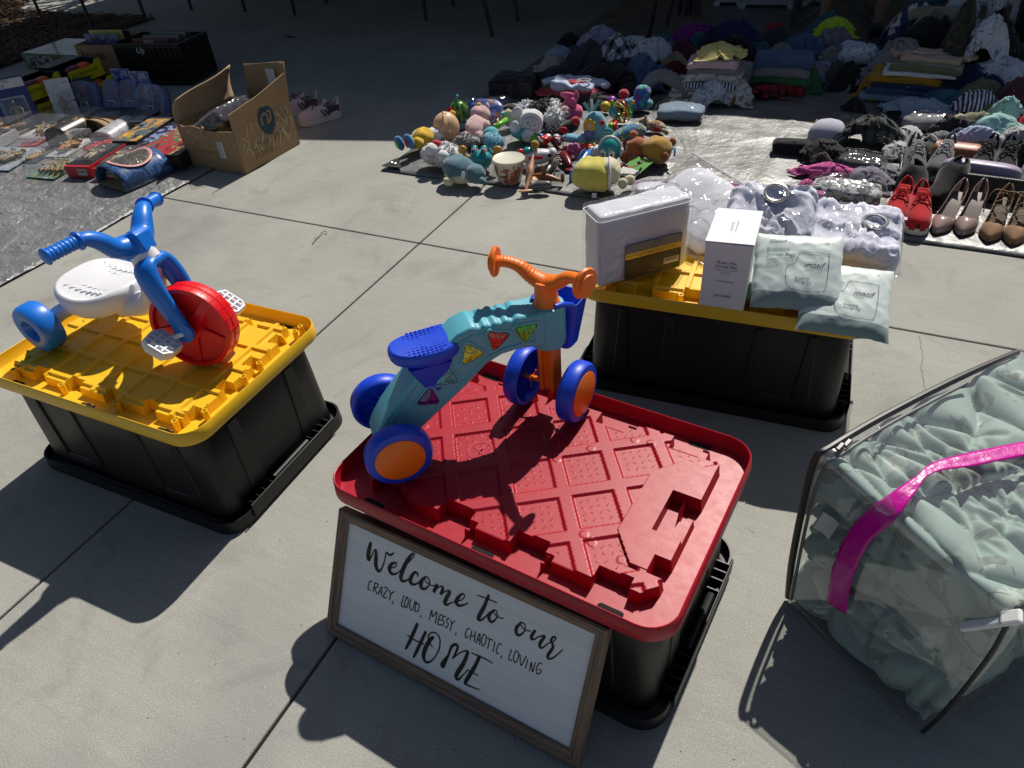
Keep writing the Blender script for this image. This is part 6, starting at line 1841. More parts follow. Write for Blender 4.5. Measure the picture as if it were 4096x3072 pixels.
# bundles in plastic inside the box
def bundle(loc, rot, r, mat, label, seed, name='wrapped_bundle'):
    e = E(name, loc, label, 'bundle', rot=rot)
    m = MB()
    m.rbox(r, min(r) * 0.6, (10, 14, 6), None, lambda q: q * (1 + 0.08 * noise.noise(q * 18 + Vector((seed, 0, 0)))))
    m.build('cloth', mat, e, smooth=180)
    m = MB()
    k = 1.10
    m.rbox(tuple(x * k for x in r), min(r) * 0.4, (16, 20, 8), None, lambda q: q * (1 + 0.10 * noise.noise(q * 30 + Vector((seed, 4, 0)))))
    m.build('plastic_wrap', CLEAR, e, smooth=180)
DKC = cloth_mat('dark_knit', (0.05, 0.048, 0.06))
bundle((-3.170, 2.780, 0.225), (0, -28, 5), (0.115, 0.135, 0.045), DKC, 'dark garment wrapped in clear plastic in the cardboard box, nearer the front', 3)
bundle((-3.100, 2.960, 0.185), (10, 12, 30), (0.13, 0.10, 0.05), DKC, 'second plastic-wrapped bundle glinting at the back of the cardboard box', 6)

# ================================================================ plush and plastic toys on the silver tarp
def fuzz(name, col, pat=None, **k):
    k.setdefault('bump', (330, 0.7, 0.003))
    return P(name, col, 0.95, pat=pat, sheen=0.5, var=k.pop('var', 0.14), vs=30, spec=0.2, **k)
PLS = dict(
    white=fuzz('plush_white', (0.74, 0.74, 0.76)), teal=fuzz('plush_teal', (0.10, 0.46, 0.52)), sky=fuzz('plush_sky', (0.16, 0.40, 0.54)), slate=fuzz('plush_slate', (0.10, 0.20, 0.25)),
    pink=fuzz('plush_pink', (0.66, 0.42, 0.42)), hot=fuzz('plush_hotpink', (0.66, 0.10, 0.27)), yellow=fuzz('plush_yellow', (0.62, 0.55, 0.10), pat=('dots', (0.72, 0.68, 0.34), 0.014, 0.2)), cream=fuzz('plush_cream', (0.66, 0.62, 0.42)),
    rust=fuzz('plush_rust', (0.38, 0.11, 0.03)), mustard=fuzz('plush_mustard', (0.47, 0.26, 0.04)), grey=fuzz('plush_grey', (0.26, 0.25, 0.25)), black=fuzz('plush_black', (0.015, 0.015, 0.017)), blue=fuzz('plush_blue', (0.06, 0.24, 0.50)),
    gold=fuzz('plush_gold', (0.72, 0.45, 0.02)), red=fuzz('plush_red', (0.50, 0.02, 0.03)), tan=fuzz('plush_tan', (0.42, 0.30, 0.20)), tiger=fuzz('plush_tiger', (0.60, 0.50, 0.36), pat=('blot', [(0.28, 0.12, 0.04), (0.66, 0.58, 0.46), (0.24, 0.10, 0.03)], 34)),
    rain=fuzz('plush_rainbow', (0.30, 0.03, 0.30), pat=('blot', [(0.05, 0.12, 0.45), (0.04, 0.40, 0.30), (0.6, 0.5, 0.05), (0.45, 0.04, 0.30)], 16)), swirl=fuzz('plush_swirl', (0.62, 0.50, 0.06), pat=('blot', [(0.05, 0.16, 0.42), (0.10, 0.34, 0.12), (0.55, 0.05, 0.08), (0.66, 0.50, 0.06)], 20)))
SKIN = plastic('doll_vinyl', (0.66, 0.42, 0.26), 0.45, sss=0.15)
PV = dict(teal=plastic('toy_teal', (0.02, 0.32, 0.33), 0.2, coat=0.4), white=plastic('toy_white', (0.72, 0.72, 0.76), 0.25, coat=0.4), gold=plastic('toy_gold', (0.62, 0.30, 0.03), 0.25, coat=0.4), black=plastic('toy_black', (0.012, 0.012, 0.014), 0.3), red=plastic('toy_red', (0.55, 0.02, 0.02), 0.25, coat=0.3), green=plastic('toy_green', (0.16, 0.48, 0.05), 0.3), brown=plastic('toy_brown', (0.26, 0.09, 0.03), 0.4), wine=plastic('toy_wine', (0.17, 0.015, 0.02), 0.28), grey=plastic('toy_grey', (0.10, 0.10, 0.11), 0.35), blue=plastic('toy_blue', (0.04, 0.17, 0.50), 0.35), yellow=plastic('toy_yellow', (0.66, 0.48, 0.03), 0.3), pink=plastic('toy_pink', (0.52, 0.10, 0.30), 0.4), tan=plastic('toy_tan', (0.46, 0.24, 0.13), 0.4), purple=plastic('toy_purple', (0.22, 0.04, 0.35), 0.35))
MEL = P('melon_stripe', (0.03, 0.14, 0.02), 0.18, coat=0.5)
nt = MEL.node_tree
tc = nt.nodes.new('ShaderNodeTexCoord')
s3 = _sep(nt, tc.outputs['Object'])
ang = _math(nt, 'ARCTAN2', s3[1], s3[0])
wv = _math(nt, 'SINE', _math(nt, 'ADD', _math(nt, 'MULTIPLY', ang, 9.0), _math(nt, 'MULTIPLY', _noise(nt, tc.outputs['Object'], 30).outputs[0], 2.0)))
nt.links.new(_ramp(nt, wv, [(0.25, (0.02, 0.10, 0.012)), (0.75, (0.15, 0.36, 0.04))]), nt.nodes['Principled BSDF'].inputs['Base Color'])
GZ = 0.016
def toy(name, loc, rz, label, parts, cat='plush toy', group='toys heaped on the silver tarp', rot=None):
    """parts: (name, material, shapes...); shape = ('s', centre, half sizes, rotation, e1, e2, lumps) or ('t', points, radii) or ('b', centre, sizes, rotation)"""
    e = E(name, (loc[0], loc[1], GZ), label, cat, rz, group, rot=rot)
    flat = []
    for p in parts:
        if p[0] in ('pupil', 'eye', 'eyelid', 'fin', 'bead', 'leg', 'feeler', 'claw', 'petal', 'tassel', 'tail', 'trim', 'head', 'headphones', 'scarf', 'bow') and len(p) > 3:
            flat += [(p[0], p[1], sh) for sh in p[2:]]
        else:
            flat.append(p)
    for p in flat:
        m = MB()
        sm = 180
        for sh in p[2:]:
            if sh[0] == 's':
                m.sup(sh[2], T(sh[1], sh[3] if len(sh) > 3 else (0, 0, 0)), sh[4] if len(sh) > 4 else 1, sh[5] if len(sh) > 5 else 1, 12 if max(sh[2]) > 0.02 else 7, 20 if max(sh[2]) > 0.02 else 10, sh[6] if len(sh) > 6 else (0.16 if max(sh[2]) > 0.03 and p[1].name.startswith('plush') else 0.04), 1.9 / max(sh[2]), len(p[0]))
            elif sh[0] == 't':
                q = smooth_path(sh[1], 4) if len(sh[1]) > 2 else [Vector(a) for a in sh[1]]
                n = len(q)
                r = sh[2]
                if isinstance(r, (list, tuple)):
                    k = [r[min(len(r) - 1, int(i / (n - 1) * (len(r) - 1) + 1e-6))] + (r[min(len(r) - 1, int(i / (n - 1) * (len(r) - 1) + 1e-6) + 1)] - r[min(len(r) - 1, int(i / (n - 1) * (len(r) - 1) + 1e-6))]) * ((i / (n - 1) * (len(r) - 1)) % 1) for i in range(n)]
                else:
                    k = r
                m.tube(q, k, 9)
            elif sh[0] == 'b':
                m.box((0, 0, 0), sh[2], T(sh[1], sh[3] if len(sh) > 3 else (0, 0, 0)))
                sm = 30
            elif sh[0] == 'fur':                          # tufts over an ellipsoid
                rr = random.Random(len(p[0]) + 3)
                c, r, n, L = sh[1:5]
                for _ in range(n):
                    d = Vector((rr.gauss(0, 1), rr.gauss(0, 1), rr.gauss(0.2, 1))).normalized()
                    b = Vector(c) + Vector((d.x * r[0], d.y * r[1], d.z * r[2])) * 0.96
                    tip = b + (d + Vector((rr.uniform(-.6, .6), rr.uniform(-.6, .6), rr.uniform(-.6, .2)))).normalized() * L * rr.uniform(0.6, 1.2)
                    m.tube([b, (b + tip) / 2, tip], [L * 0.28, L * 0.2, L * 0.03], 5)
        m.build(p[0], p[1], e, smooth=sm)
    return e
W, K = PLS['white'], PLS['black']
# baby doll lying on its back, feet towards the tarp corner
toy('baby_doll', (-2.149, 3.156), 62, 'vinyl-headed baby doll in yellow trousers lying on its back', [
    ('trousers', PLS['gold'], ('s', (0.0, 0, 0.060), (0.062, 0.056, 0.056), (0, 0, 0), 0.9, 0.9), ('t', [(-0.03, -0.030, 0.06), (-0.075, -0.036, 0.066)], 0.030), ('t', [(-0.03, 0.030, 0.055), (-0.085, 0.036, 0.055)], 0.030)),
    ('shoe', PLS['blue'], ('s', (-0.102, -0.040, 0.085), (0.022, 0.030, 0.044), (0, -15, 0))),
    ('shoe', PLS['blue'], ('s', (-0.120, 0.040, 0.060), (0.022, 0.030, 0.042), (0, -10, 0))),
    ('sole_patch', PLS['red'], ('s', (-0.122, -0.040, 0.082), (0.005, 0.020, 0.024), (0, -15, 0))),
    ('sole_patch', PV['green'], ('s', (-0.140, 0.040, 0.058), (0.005, 0.020, 0.024), (0, -10, 0))),
    ('shirt', W, ('s', (0.066, 0, 0.056), (0.040, 0.050, 0.045)), ('t', [(0.07, -0.035, 0.07), (0.085, -0.062, 0.085)], 0.022)),
    ('head', SKIN, ('s', (0.152, 0, 0.082), (0.074, 0.070, 0.080), (0, 0, 0), 1, 1, 0.02), ('s', (0.148, -0.001, 0.160), (0.010, 0.010, 0.008)), ('s', (0.13, -0.070, 0.075), (0.012, 0.007, 0.015))),
    ('arm', SKIN, ('t', [(0.085, -0.066, 0.090), (0.105, -0.070, 0.125), (0.125, -0.040, 0.158)], [0.017, 0.014, 0.013]), ('s', (0.130, -0.034, 0.164), (0.020, 0.012, 0.010), (0, -20, 30))),
    ('hair_curl', PLS['gold'], ('s', (0.205, 0.0, 0.145), (0.016, 0.018, 0.012), (0, 30, 0)))], 'doll')
# striped melon toy
e = toy('melon_toy', (-2.117, 3.507), 30, 'glossy green striped melon toy with feelers on a blue base', [
    ('base', PLS['sky'], ('s', (0, 0, 0.018), (0.050, 0.050, 0.020), (0, 0, 0), 0.5, 1))], 'toy')
m = MB()
m.sup((0.056, 0.056, 0.062), None, 0.9, 1, 16, 28)
m.build('melon', MEL, e, smooth=180, M=T((0, 0, 0.088)))
m = MB()
m.rbox((0.006, 0.034, 0.034), 0.005, (2, 6, 6), T((-0.048, -0.022, 0.088), (0, 4, 24)))
m.build('front_panel', PV['red'], e)
for s in (-1, 1):
    m = MB()
    m.tube(smooth_path([(0, s * 0.004, 0.148), (0, s * 0.007, 0.160), (0, s * 0.010, 0.170)], 3), 0.003, 6)
    m.sup((0.008, 0.008, 0.008), T((0, s * 0.010, 0.174)), nu=8, nv=12)
    m.build('feeler', PV['teal'], e)
toy('pink_plush', (-1.941, 3.362), 99, 'pale pink plush animal lying on its side beside the melon toy', [
    ('body', PLS['pink'], ('s', (0.02, 0, 0.058), (0.090, 0.056, 0.056), (0, -20, 0))), ('head', PLS['pink'], ('s', (0.105, 0, 0.100), (0.055, 0.055, 0.050))),
    ('leg', PLS['pink'], ('s', (-0.055, -0.045, 0.035), (0.034, 0.028, 0.034))), ('leg', PLS['pink'], ('s', (-0.075, 0.03, 0.035), (0.038, 0.03, 0.034))), ('arm', PLS['pink'], ('s', (0.03, -0.06, 0.075), (0.036, 0.020, 0.022), (0, 0, 30))),
    ('ear', PLS['pink'], ('s', (0.135, -0.035, 0.135), (0.020, 0.010, 0.022))), ('nose', PLS['gold'], ('s', (0.125, 0.01, 0.148), (0.014, 0.014, 0.010)))])
toy('grey_plush', (-1.946, 3.254), 20, 'small shaggy grey plush toy behind the white fluffy one', [
    ('body', PLS['grey'], ('s', (0, 0, 0.034), (0.050, 0.034, 0.034), (0, 0, 0), 1, 1, 0.2), ('fur', (0, 0, 0.034), (0.050, 0.034, 0.034), 120, 0.016)), ('head', PLS['grey'], ('s', (0.055, -0.01, 0.030), (0.028, 0.028, 0.026), (0, 0, 0), 1, 1, 0.15)), ('ear', PLS['white'], ('s', (0.05, -0.035, 0.05), (0.014, 0.008, 0.014)))])
toy('fluffy_plush', (-1.931, 2.989), -7, 'white fluffy plush dog with a red bow lying on its back', [
    ('body', W, ('s', (0.02, 0, 0.062), (0.085, 0.064, 0.058), (0, 0, 0), 1, 1, 0.12), ('fur', (0.02, 0, 0.062), (0.085, 0.064, 0.058), 420, 0.016)),
    ('head', W, ('s', (-0.055, -0.02, 0.060), (0.052, 0.052, 0.050), (0, 0, 0), 1, 1, 0.1), ('fur', (-0.055, -0.02, 0.060), (0.052, 0.052, 0.050), 180, 0.013)),
    ('paw', W, ('s', (-0.02, -0.055, 0.105), (0.032, 0.030, 0.030))), ('paw', W, ('s', (0.055, -0.06, 0.085), (0.028, 0.028, 0.028))),
    ('bow', PLS['red'], ('s', (-0.012, -0.012, 0.122), (0.026, 0.016, 0.014), (0, 15, 10), 0.7, 0.7), ('s', (-0.012, -0.014, 0.126), (0.008, 0.010, 0.012)))])
toy('crab_toy', (-1.719, 3.004), 15, 'glossy teal plastic crab with big eyes and amber claws', [
    ('shell', PV['teal'], ('s', (0, 0, 0.052), (0.060, 0.048, 0.044), (0, 0, 0), 0.8, 1, 0.0)), ('belly', PV['white'], ('s', (0, -0.006, 0.024), (0.048, 0.040, 0.024))),
    ('eye', PV['white'], ('s', (-0.024, -0.012, 0.106), (0.017, 0.017, 0.017))), ('eye', PV['white'], ('s', (0.024, -0.012, 0.106), (0.017, 0.017, 0.017))), ('eyelid', PV['teal'], ('s', (-0.024, -0.006, 0.112), (0.018, 0.017, 0.015)), ('s', (0.024, -0.006, 0.112), (0.018, 0.017, 0.015))),
    ('pupil', PV['black'], ('s', (-0.028, -0.028, 0.105), (0.007, 0.004, 0.008)), ('s', (0.020, -0.028, 0.105), (0.007, 0.004, 0.008))),
    ('claw', PV['gold'], ('t', [(-0.05, 0, 0.06), (-0.075, -0.005, 0.075), (-0.082, -0.005, 0.09)], [0.009, 0.008, 0.010]), ('s', (-0.085, -0.008, 0.106), (0.022, 0.014, 0.022))), ('claw', PV['gold'], ('t', [(0.05, 0, 0.06), (0.078, -0.005, 0.075), (0.086, -0.005, 0.09)], [0.009, 0.008, 0.010]), ('s', (0.092, -0.008, 0.104), (0.026, 0.014, 0.022)))], 'toy')
toy('slate_plush', (-1.742, 2.853), -7, 'slate blue plush with cream belly and feet at the tarp edge', [
    ('body', PLS['slate'], ('s', (-0.02, 0, 0.064), (0.088, 0.066, 0.058))), ('head', PLS['slate'], ('s', (0.075, 0, 0.052), (0.052, 0.050, 0.046))), ('belly', PLS['cream'], ('s', (-0.01, -0.012, 0.036), (0.086, 0.058, 0.036))),
    ('foot', PLS['cream'], ('s', (-0.025, -0.085, 0.030), (0.028, 0.022, 0.022))), ('fin', PLS['slate'], ('s', (0.125, -0.02, 0.038), (0.030, 0.018, 0.014), (0, 20, 0))), ('bow', W, ('s', (0.045, -0.055, 0.060), (0.012, 0.006, 0.022), (0, 20, 0)), ('s', (-0.098, -0.015, 0.055), (0.008, 0.010, 0.018)))])
toy('blue_plush', (-1.777, 3.259), -25, 'bright blue fluffy plush lying behind the teal crab', [
    ('body', PLS['sky'], ('s', (0, 0, 0.045), (0.068, 0.048, 0.044), (0, 8, 0), 1, 1, 0.12), ('fur', (0, 0, 0.045), (0.068, 0.048, 0.044), 160, 0.010)), ('head', PLS['teal'], ('s', (-0.055, 0.025, 0.055), (0.030, 0.050, 0.048))), ('wing', PLS['sky'], ('s', (0.03, -0.05, 0.030), (0.040, 0.010, 0.012), (0, 25, -20)))])
toy('rattle_stick', (-1.826, 3.436), 76, 'clear and lime green rattle stick between plush toys', [
    ('handle', PV['green'], ('t', [(-0.05, 0, 0.06), (0.06, 0, 0.075)], 0.014)), ('clear_tube', film('toy_clear', gloss=0.2, wrinkle=5), ('t', [(-0.04, 0.028, 0.06), (0.055, 0.030, 0.080)], 0.022)), ('bead', PV['gold'], ('s', (-0.01, 0.028, 0.062), (0.016, 0.010, 0.010)), ('s', (0.02, 0.028, 0.068), (0.012, 0.010, 0.010))), ('ring', PV['teal'], ('t', [(-0.075 + 0.032 * cos(a), 0.032 * sin(a), 0.045 + 0.01 * cos(a)) for a in [2 * pi * i / 12 for i in range(13)]], 0.006)), ('top', PV['teal'], ('s', (0.07, 0.034, 0.096), (0.018, 0.012, 0.012)))], 'rattle')
toy('yellow_ball_plush', (-1.832, 3.569), 0, 'pale yellow ball plush peeking out behind the white hooded one', [
    ('body', PLS['cream'], ('s', (0, 0, 0.060), (0.045, 0.042, 0.052))), ('cap', K, ('s', (0.0, 0.02, 0.105), (0.040, 0.032, 0.022))), ('eye', PV['black'], ('s', (-0.01, -0.040, 0.070), (0.005, 0.003, 0.006)))])
toy('hooded_plush', (-1.682, 3.421), 20, 'white hooded plush cat with a turquoise body, sitting upright', [
    ('body', PLS['teal'], ('s', (0, 0, 0.052), (0.062, 0.050, 0.052))), ('hood', W, ('s', (0.045, 0.01, 0.100), (0.070, 0.056, 0.062))), ('face', PLS['white'], ('s', (0.050, -0.030, 0.102), (0.046, 0.030, 0.038))),
    ('hood_rim', W, ('t', [(0.050 + 0.052 * cos(a), -0.030, 0.102 + 0.048 * sin(a)) for a in [2 * pi * i / 16 for i in range(17)]], 0.012)), ('ear', W, ('s', (-0.020, 0.0, 0.150), (0.030, 0.014, 0.030))),
    ('arm', W, ('s', (-0.035, -0.042, 0.090), (0.030, 0.022, 0.034))), ('arm', W, ('s', (0.035, -0.055, 0.045), (0.034, 0.022, 0.038), (0, 10, 0))),
    ('eye', PV['teal'], ('s', (0.036, -0.058, 0.110), (0.008, 0.003, 0.006)), ('s', (0.070, -0.056, 0.098), (0.008, 0.003, 0.006))), ('nose', PV['black'], ('s', (0.050, -0.061, 0.098), (0.004, 0.003, 0.003)))])
# food tub with a lid
e = toy('flower_tub', (-1.523, 2.927), 0, 'floral printed tub with a cream lid among the toys', [], 'tub')
m = MB()
m.lathe([(0.052, 0.0), (0.056, 0.004), (0.068, 0.06), (0.074, 0.105), (0.074, 0.108)], 32)
m.build('tub', P('tub_floral', (0.62, 0.55, 0.46), 0.4, pat=('blot', [(0.62, 0.55, 0.46), (0.45, 0.10, 0.06), (0.16, 0.10, 0.05), (0.50, 0.16, 0.06), (0.62, 0.55, 0.46)], 30), bump=(20, 0.05)), e, smooth=40)
m = MB()
m.lathe([(0.070, 0.098), (0.078, 0.100), (0.079, 0.112), (0.075, 0.116), (0.070, 0.113), (0.0, 0.113)], 36, cap=(False, False))
m.build('lid', P('tub_lid', (0.62, 0.60, 0.50), 0.4), e, smooth=40)
# plastic aeroplane with a bear pilot
toy('toy_plane', (-1.465, 3.127), 29, 'white toy plane with red trim and a bear pilot', [
    ('fuselage', PV['white'], ('s', (0.0, 0, 0.048), (0.082, 0.036, 0.036), (0, 0, 0), 0.8, 0.9, 0)), ('tail', PV['white'], ('s', (0.078, 0, 0.060), (0.022, 0.030, 0.026))), ('nose', PV['red'], ('s', (-0.082, 0.0, 0.070), (0.022, 0.020, 0.026))), ('canopy', PV['teal'], ('s', (-0.045, 0, 0.082), (0.026, 0.024, 0.018))),
    ('float', PV['white'], ('s', (-0.045, -0.045, 0.016), (0.042, 0.016, 0.016))), ('trim', PV['red'], ('b', (-0.01, -0.036, 0.056), (0.070, 0.004, 0.014))), ('bear_head', PLS['mustard'], ('s', (-0.008, 0, 0.108), (0.020, 0.020, 0.024)), ('s', (-0.008, -0.018, 0.102), (0.010, 0.008, 0.008))), ('porthole', PV['black'], ('s', (0.060, -0.030, 0.060), (0.010, 0.005, 0.010)))], 'toy')
for i, (p, c1, c2, lab) in enumerate((((-1.668, 3.407), 'green', 'yellow', 'small green and yellow plastic toy in front of the hooded plush'), ((-1.591, 3.395), 'green', 'blue', 'small dark green ball toy left of the red figures'), ((-1.536, 3.387), 'red', 'white', 'small red and white plastic figure by the lobster'), ((-1.473, 3.394), 'wine', 'white', 'round dark red and silver toy behind the lobster'), ((-1.287, 3.339), 'red', 'yellow', 'small red and yellow toy car behind the blue marlin'), ((-1.230, 3.324), 'white', 'gold', 'small white and amber toy beside the teal roly-poly'), ((-1.256, 3.666), 'red', 'green', 'bunch of red and green links under the rattle ball'))):
    toy('small_toy', p, i * 47, lab, [('body', PV[c1], ('s', (0, 0, 0.026), (0.034, 0.024, 0.026), (0, 0, 0), 0.7, 0.8, 0.3)), ('trim', PV[c2], ('s', (0.020, -0.010, 0.036), (0.018, 0.016, 0.018), (0, 0, 0), 0.8, 0.8, 0.3), ('t', [(-0.03, 0, 0.03), (-0.05, 0.01, 0.045), (-0.045, 0.02, 0.06)], 0.006))], 'toy')
# fluffy panda-coloured plush at the back, in the shade line
for i, (p, a, b, lab) in enumerate((((-1.773, 3.689), W, K, 'white shaggy plush at the back of the heap, behind the hooded cat'), ((-1.683, 3.725), K, W, 'black and white shaggy plush beside the hot pink one'), ((-1.581, 3.640), W, PLS['pink'], 'white shaggy plush in front of the hot pink one'))):
    toy('shaggy_plush', p, 40 * i, lab, [('body', a, ('s', (0, 0, 0.055), (0.062, 0.050, 0.052), (0, 0, 0), 1, 1, 0.15), ('fur', (0, 0, 0.055), (0.062, 0.050, 0.052), 260, 0.022)), ('head', b, ('s', (0.05, -0.02, 0.080), (0.034, 0.034, 0.034), (0, 0, 0), 1, 1, 0.1), ('fur', (0.05, -0.02, 0.080), (0.034, 0.034, 0.034), 90, 0.016))])
toy('hot_pink_plush', (-1.520, 3.742), 25, 'hot pink long-eared plush behind the whale', [
    ('body', PLS['hot'], ('s', (0, 0, 0.048), (0.060, 0.042, 0.046), (0, -20, 0))), ('head', PLS['hot'], ('s', (-0.01, 0.0, 0.112), (0.036, 0.034, 0.036))), ('ear', PLS['hot'], ('s', (-0.025, 0, 0.150), (0.042, 0.014, 0.018), (0, 10, 0))), ('ear', PLS['hot'], ('s', (0.02, 0.01, 0.140), (0.014, 0.012, 0.030))), ('leg', PLS['hot'], ('s', (-0.062, -0.012, 0.060), (0.030, 0.020, 0.026)))])
# whale plush sitting upright with tassels
toy('whale_plush', (-1.288, 3.455), 15, 'light blue whale plush sitting upright with ribbon tassels', [
    ('body', PLS['sky'], ('s', (0.01, 0, 0.090), (0.062, 0.046, 0.088), (0, -8, 0))), ('belly', PLS['cream'], ('s', (0.0, -0.010, 0.022), (0.052, 0.040, 0.026))), ('tail', PLS['sky'], ('s', (-0.110, -0.01, 0.040), (0.055, 0.030, 0.022), (0, 8, 0)), ('s', (-0.055, -0.035, 0.042), (0.026, 0.026, 0.034))), ('fin', PLS['teal'], ('s', (0.068, -0.025, 0.062), (0.036, 0.012, 0.040), (0, 40, 0))),
    ('striped_belly', fuzz('plush_teal_stripe', (0.55, 0.62, 0.58), pat=('stripe', (0.05, 0.30, 0.30), 0.012, 2, 0.5)), ('s', (0.060, -0.034, 0.050), (0.030, 0.014, 0.040), (0, 35, 0))),
    ('doll_face', SKIN, ('s', (-0.018, -0.048, 0.118), (0.020, 0.010, 0.022))), ('doll_hair', PLS['gold'], ('t', [(-0.018 + 0.024 * cos(a), -0.046, 0.120 + 0.026 * sin(a)) for a in [2 * pi * i / 14 for i in range(15)]], 0.008)), ('doll_dress', fuzz('plush_navy_dot', (0.10, 0.14, 0.45), pat=('dots', (0.5, 0.55, 0.7), 0.012, 0.22)), ('s', (-0.020, -0.047, 0.072), (0.028, 0.012, 0.026), (0, 0, 0), 0.7, 0.7)), ('heart', PLS['red'], ('s', (0.046, -0.040, 0.130), (0.014, 0.006, 0.014))),
    ('tassel', PLS['teal'], ('b', (-0.035, 0, 0.195), (0.014, 0.003, 0.055), (0, -35, 0)), ('b', (0.012, 0, 0.205), (0.014, 0.003, 0.055), (0, 25, 0))), ('tassel', W, ('b', (-0.010, 0, 0.208), (0.014, 0.003, 0.055), (0, -6, 0)))])
# open-work rattle ball
e = toy('rattle_ball', (-1.245, 3.775), 10, 'open-work rattle ball in red, green and yellow', [], 'rattle')
for k in range(6):
    m = MB()
    Mr = T((0, 0, 0.072), (k * 30, 90 if k % 2 else 20, k * 61))
    m.tube([Mr @ Vector((0.058 * cos(a), 0.058 * sin(a), 0)) for a in [2 * pi * i / 22 for i in range(23)]], 0.0048, 7)
    m.build('hoop', [PV['green'], PV['red'], PV['yellow'], PV['teal'], PV['green'], PV['red']][k], e)
m = MB()
m.lathe([(0.0, 0.0), (0.026, 0.001), (0.028, 0.006), (0.0, 0.008)], 20, T((-0.040, -0.040, 0.082), (70, 0, -30)), cap=(False, False))
m.build('mirror_disc', PV['teal'], e)
for a in range(6):
    m = MB()
    m.sup((0.012, 0.012, 0.012), T((0.058 * cos(a), 0.050 * sin(a), 0.072 + 0.05 * cos(a * 2.2))), nu=7, nv=10)
    m.build('bead', PV['gold'], e)
toy('dark_doll', (-1.467, 3.552), 30, 'black and red cloth figure with bristly black hair beside the whale', [
    ('body', K, ('s', (0, 0, 0.042), (0.060, 0.034, 0.038), (0, -20, 0))), ('scarf', PLS['red'], ('s', (0.035, -0.01, 0.075), (0.026, 0.022, 0.026)), ('s', (-0.030, -0.03, 0.040), (0.030, 0.010, 0.018), (0, 25, 0))), ('hair', K, ('s', (-0.075, 0, 0.030), (0.030, 0.030, 0.026)), ('fur', (-0.075, 0, 0.030), (0.030, 0.030, 0.026), 130, 0.018))])
toy('patterned_mitt', (-1.142, 3.485), 55, 'long yellow and blue patterned cloth toy lying in front of the rattle ball', [
    ('body', PLS['swirl'], ('t', [(-0.13, 0, 0.030), (-0.06, 0.004, 0.045), (0.02, 0.0, 0.062), (0.09, 0.0, 0.060), (0.125, -0.01, 0.040)], [0.020, 0.028, 0.036, 0.040, 0.026])), ('lining', PLS['red'], ('s', (0.05, -0.03, 0.022), (0.070, 0.026, 0.020)))])
toy('tiger_plush', (-1.042, 3.711), -16, 'brown and white patched plush animal at the right of the heap', [
    ('body', PLS['tiger'], ('s', (0.01, 0, 0.032), (0.062, 0.030, 0.030))), ('head', PLS['tiger'], ('s', (-0.065, 0, 0.040), (0.030, 0.026, 0.026))), ('ear', PLS['tan'], ('s', (-0.055, 0.0, 0.070), (0.008, 0.010, 0.010))), ('leg', PLS['tan'], ('t', [(0.05, -0.01, 0.03), (0.095, -0.02, 0.018)], 0.012), ('t', [(-0.03, -0.02, 0.02), (-0.045, -0.045, 0.012)], 0.012)), ('bib', PLS['red'], ('s', (0.03, -0.026, 0.030), (0.022, 0.008, 0.014)))])
toy('bear_plush', (-0.969, 3.317), -2, 'rust and mustard bear plush lying face down', [
    ('body', PLS['rust'], ('s', (-0.045, 0, 0.062), (0.052, 0.055, 0.060))), ('head', PLS['mustard'], ('s', (0.060, 0, 0.068), (0.072, 0.066, 0.066))), ('foot', PLS['rust'], ('s', (-0.070, 0.02, 0.125), (0.020, 0.022, 0.018))), ('leg', PLS['rust'], ('s', (-0.085, -0.035, 0.026), (0.032, 0.028, 0.026)), ('s', (-0.03, -0.058, 0.026), (0.034, 0.024, 0.026))), ('ear', PLS['rust'], ('s', (0.112, -0.048, 0.060), (0.020, 0.014, 0.022))), ('ear', PLS['rust'], ('s', (0.120, 0.04, 0.100), (0.020, 0.014, 0.020))), ('ribbon', PLS['blue'], ('t', [(0.13, 0.01, 0.08), (0.15, -0.01, 0.085), (0.155, -0.03, 0.06)], 0.005))])
toy('roly_poly', (-1.133, 3.271), 10, 'teal roly-poly toy with white goggle eyes and headphones', [
    ('body', PV['teal'], ('s', (0, 0, 0.062), (0.054, 0.050, 0.062), (0, 0, 0), 1, 1, 0)), ('eye', PV['white'], ('s', (-0.028, -0.044, 0.060), (0.018, 0.008, 0.020)), ('s', (0.014, -0.048, 0.058), (0.018, 0.008, 0.020))), ('pupil', PV['black'], ('s', (-0.028, -0.052, 0.058), (0.006, 0.003, 0.008)), ('s', (0.014, -0.056, 0.056), (0.006, 0.003, 0.008))), ('headphones', PV['white'], ('t', [(0.052 * cos(a) * 1.06, 0.0, 0.066 + 0.060 * sin(a) * 1.02) for a in [pi * i / 14 for i in range(15)]], 0.007), ('s', (0.056, -0.004, 0.056), (0.012, 0.020, 0.024)), ('s', (-0.056, -0.004, 0.056), (0.012, 0.020, 0.024))), ('ear_pad', PV['red'], ('s', (0.066, -0.008, 0.048), (0.004, 0.010, 0.010)))], 'toy')
toy('squish_plush', (-1.082, 2.944), 19, 'round yellow dotted plush with a cream face and feet, nearest the sheet set', [
    ('body', PLS['yellow'], ('s', (-0.015, 0, 0.076), (0.096, 0.080, 0.074), (0, 0, 0), 0.85, 0.85)), ('face', PLS['cream'], ('s', (0.052, 0.006, 0.090), (0.058, 0.066, 0.060))), ('hood_edge', W, ('t', [(0.058, 0.074 * cos(a), 0.080 + 0.070 * sin(a)) for a in [2 * pi * i / 18 for i in range(19)]], 0.006)), ('foot', PLS['cream'], ('s', (0.118, -0.030, 0.045), (0.022, 0.020, 0.026))), ('foot', PLS['cream'], ('s', (0.150, 0.005, 0.045), (0.024, 0.020, 0.024))), ('tag', W, ('b', (-0.01, -0.085, 0.014), (0.022, 0.002, 0.024)))])
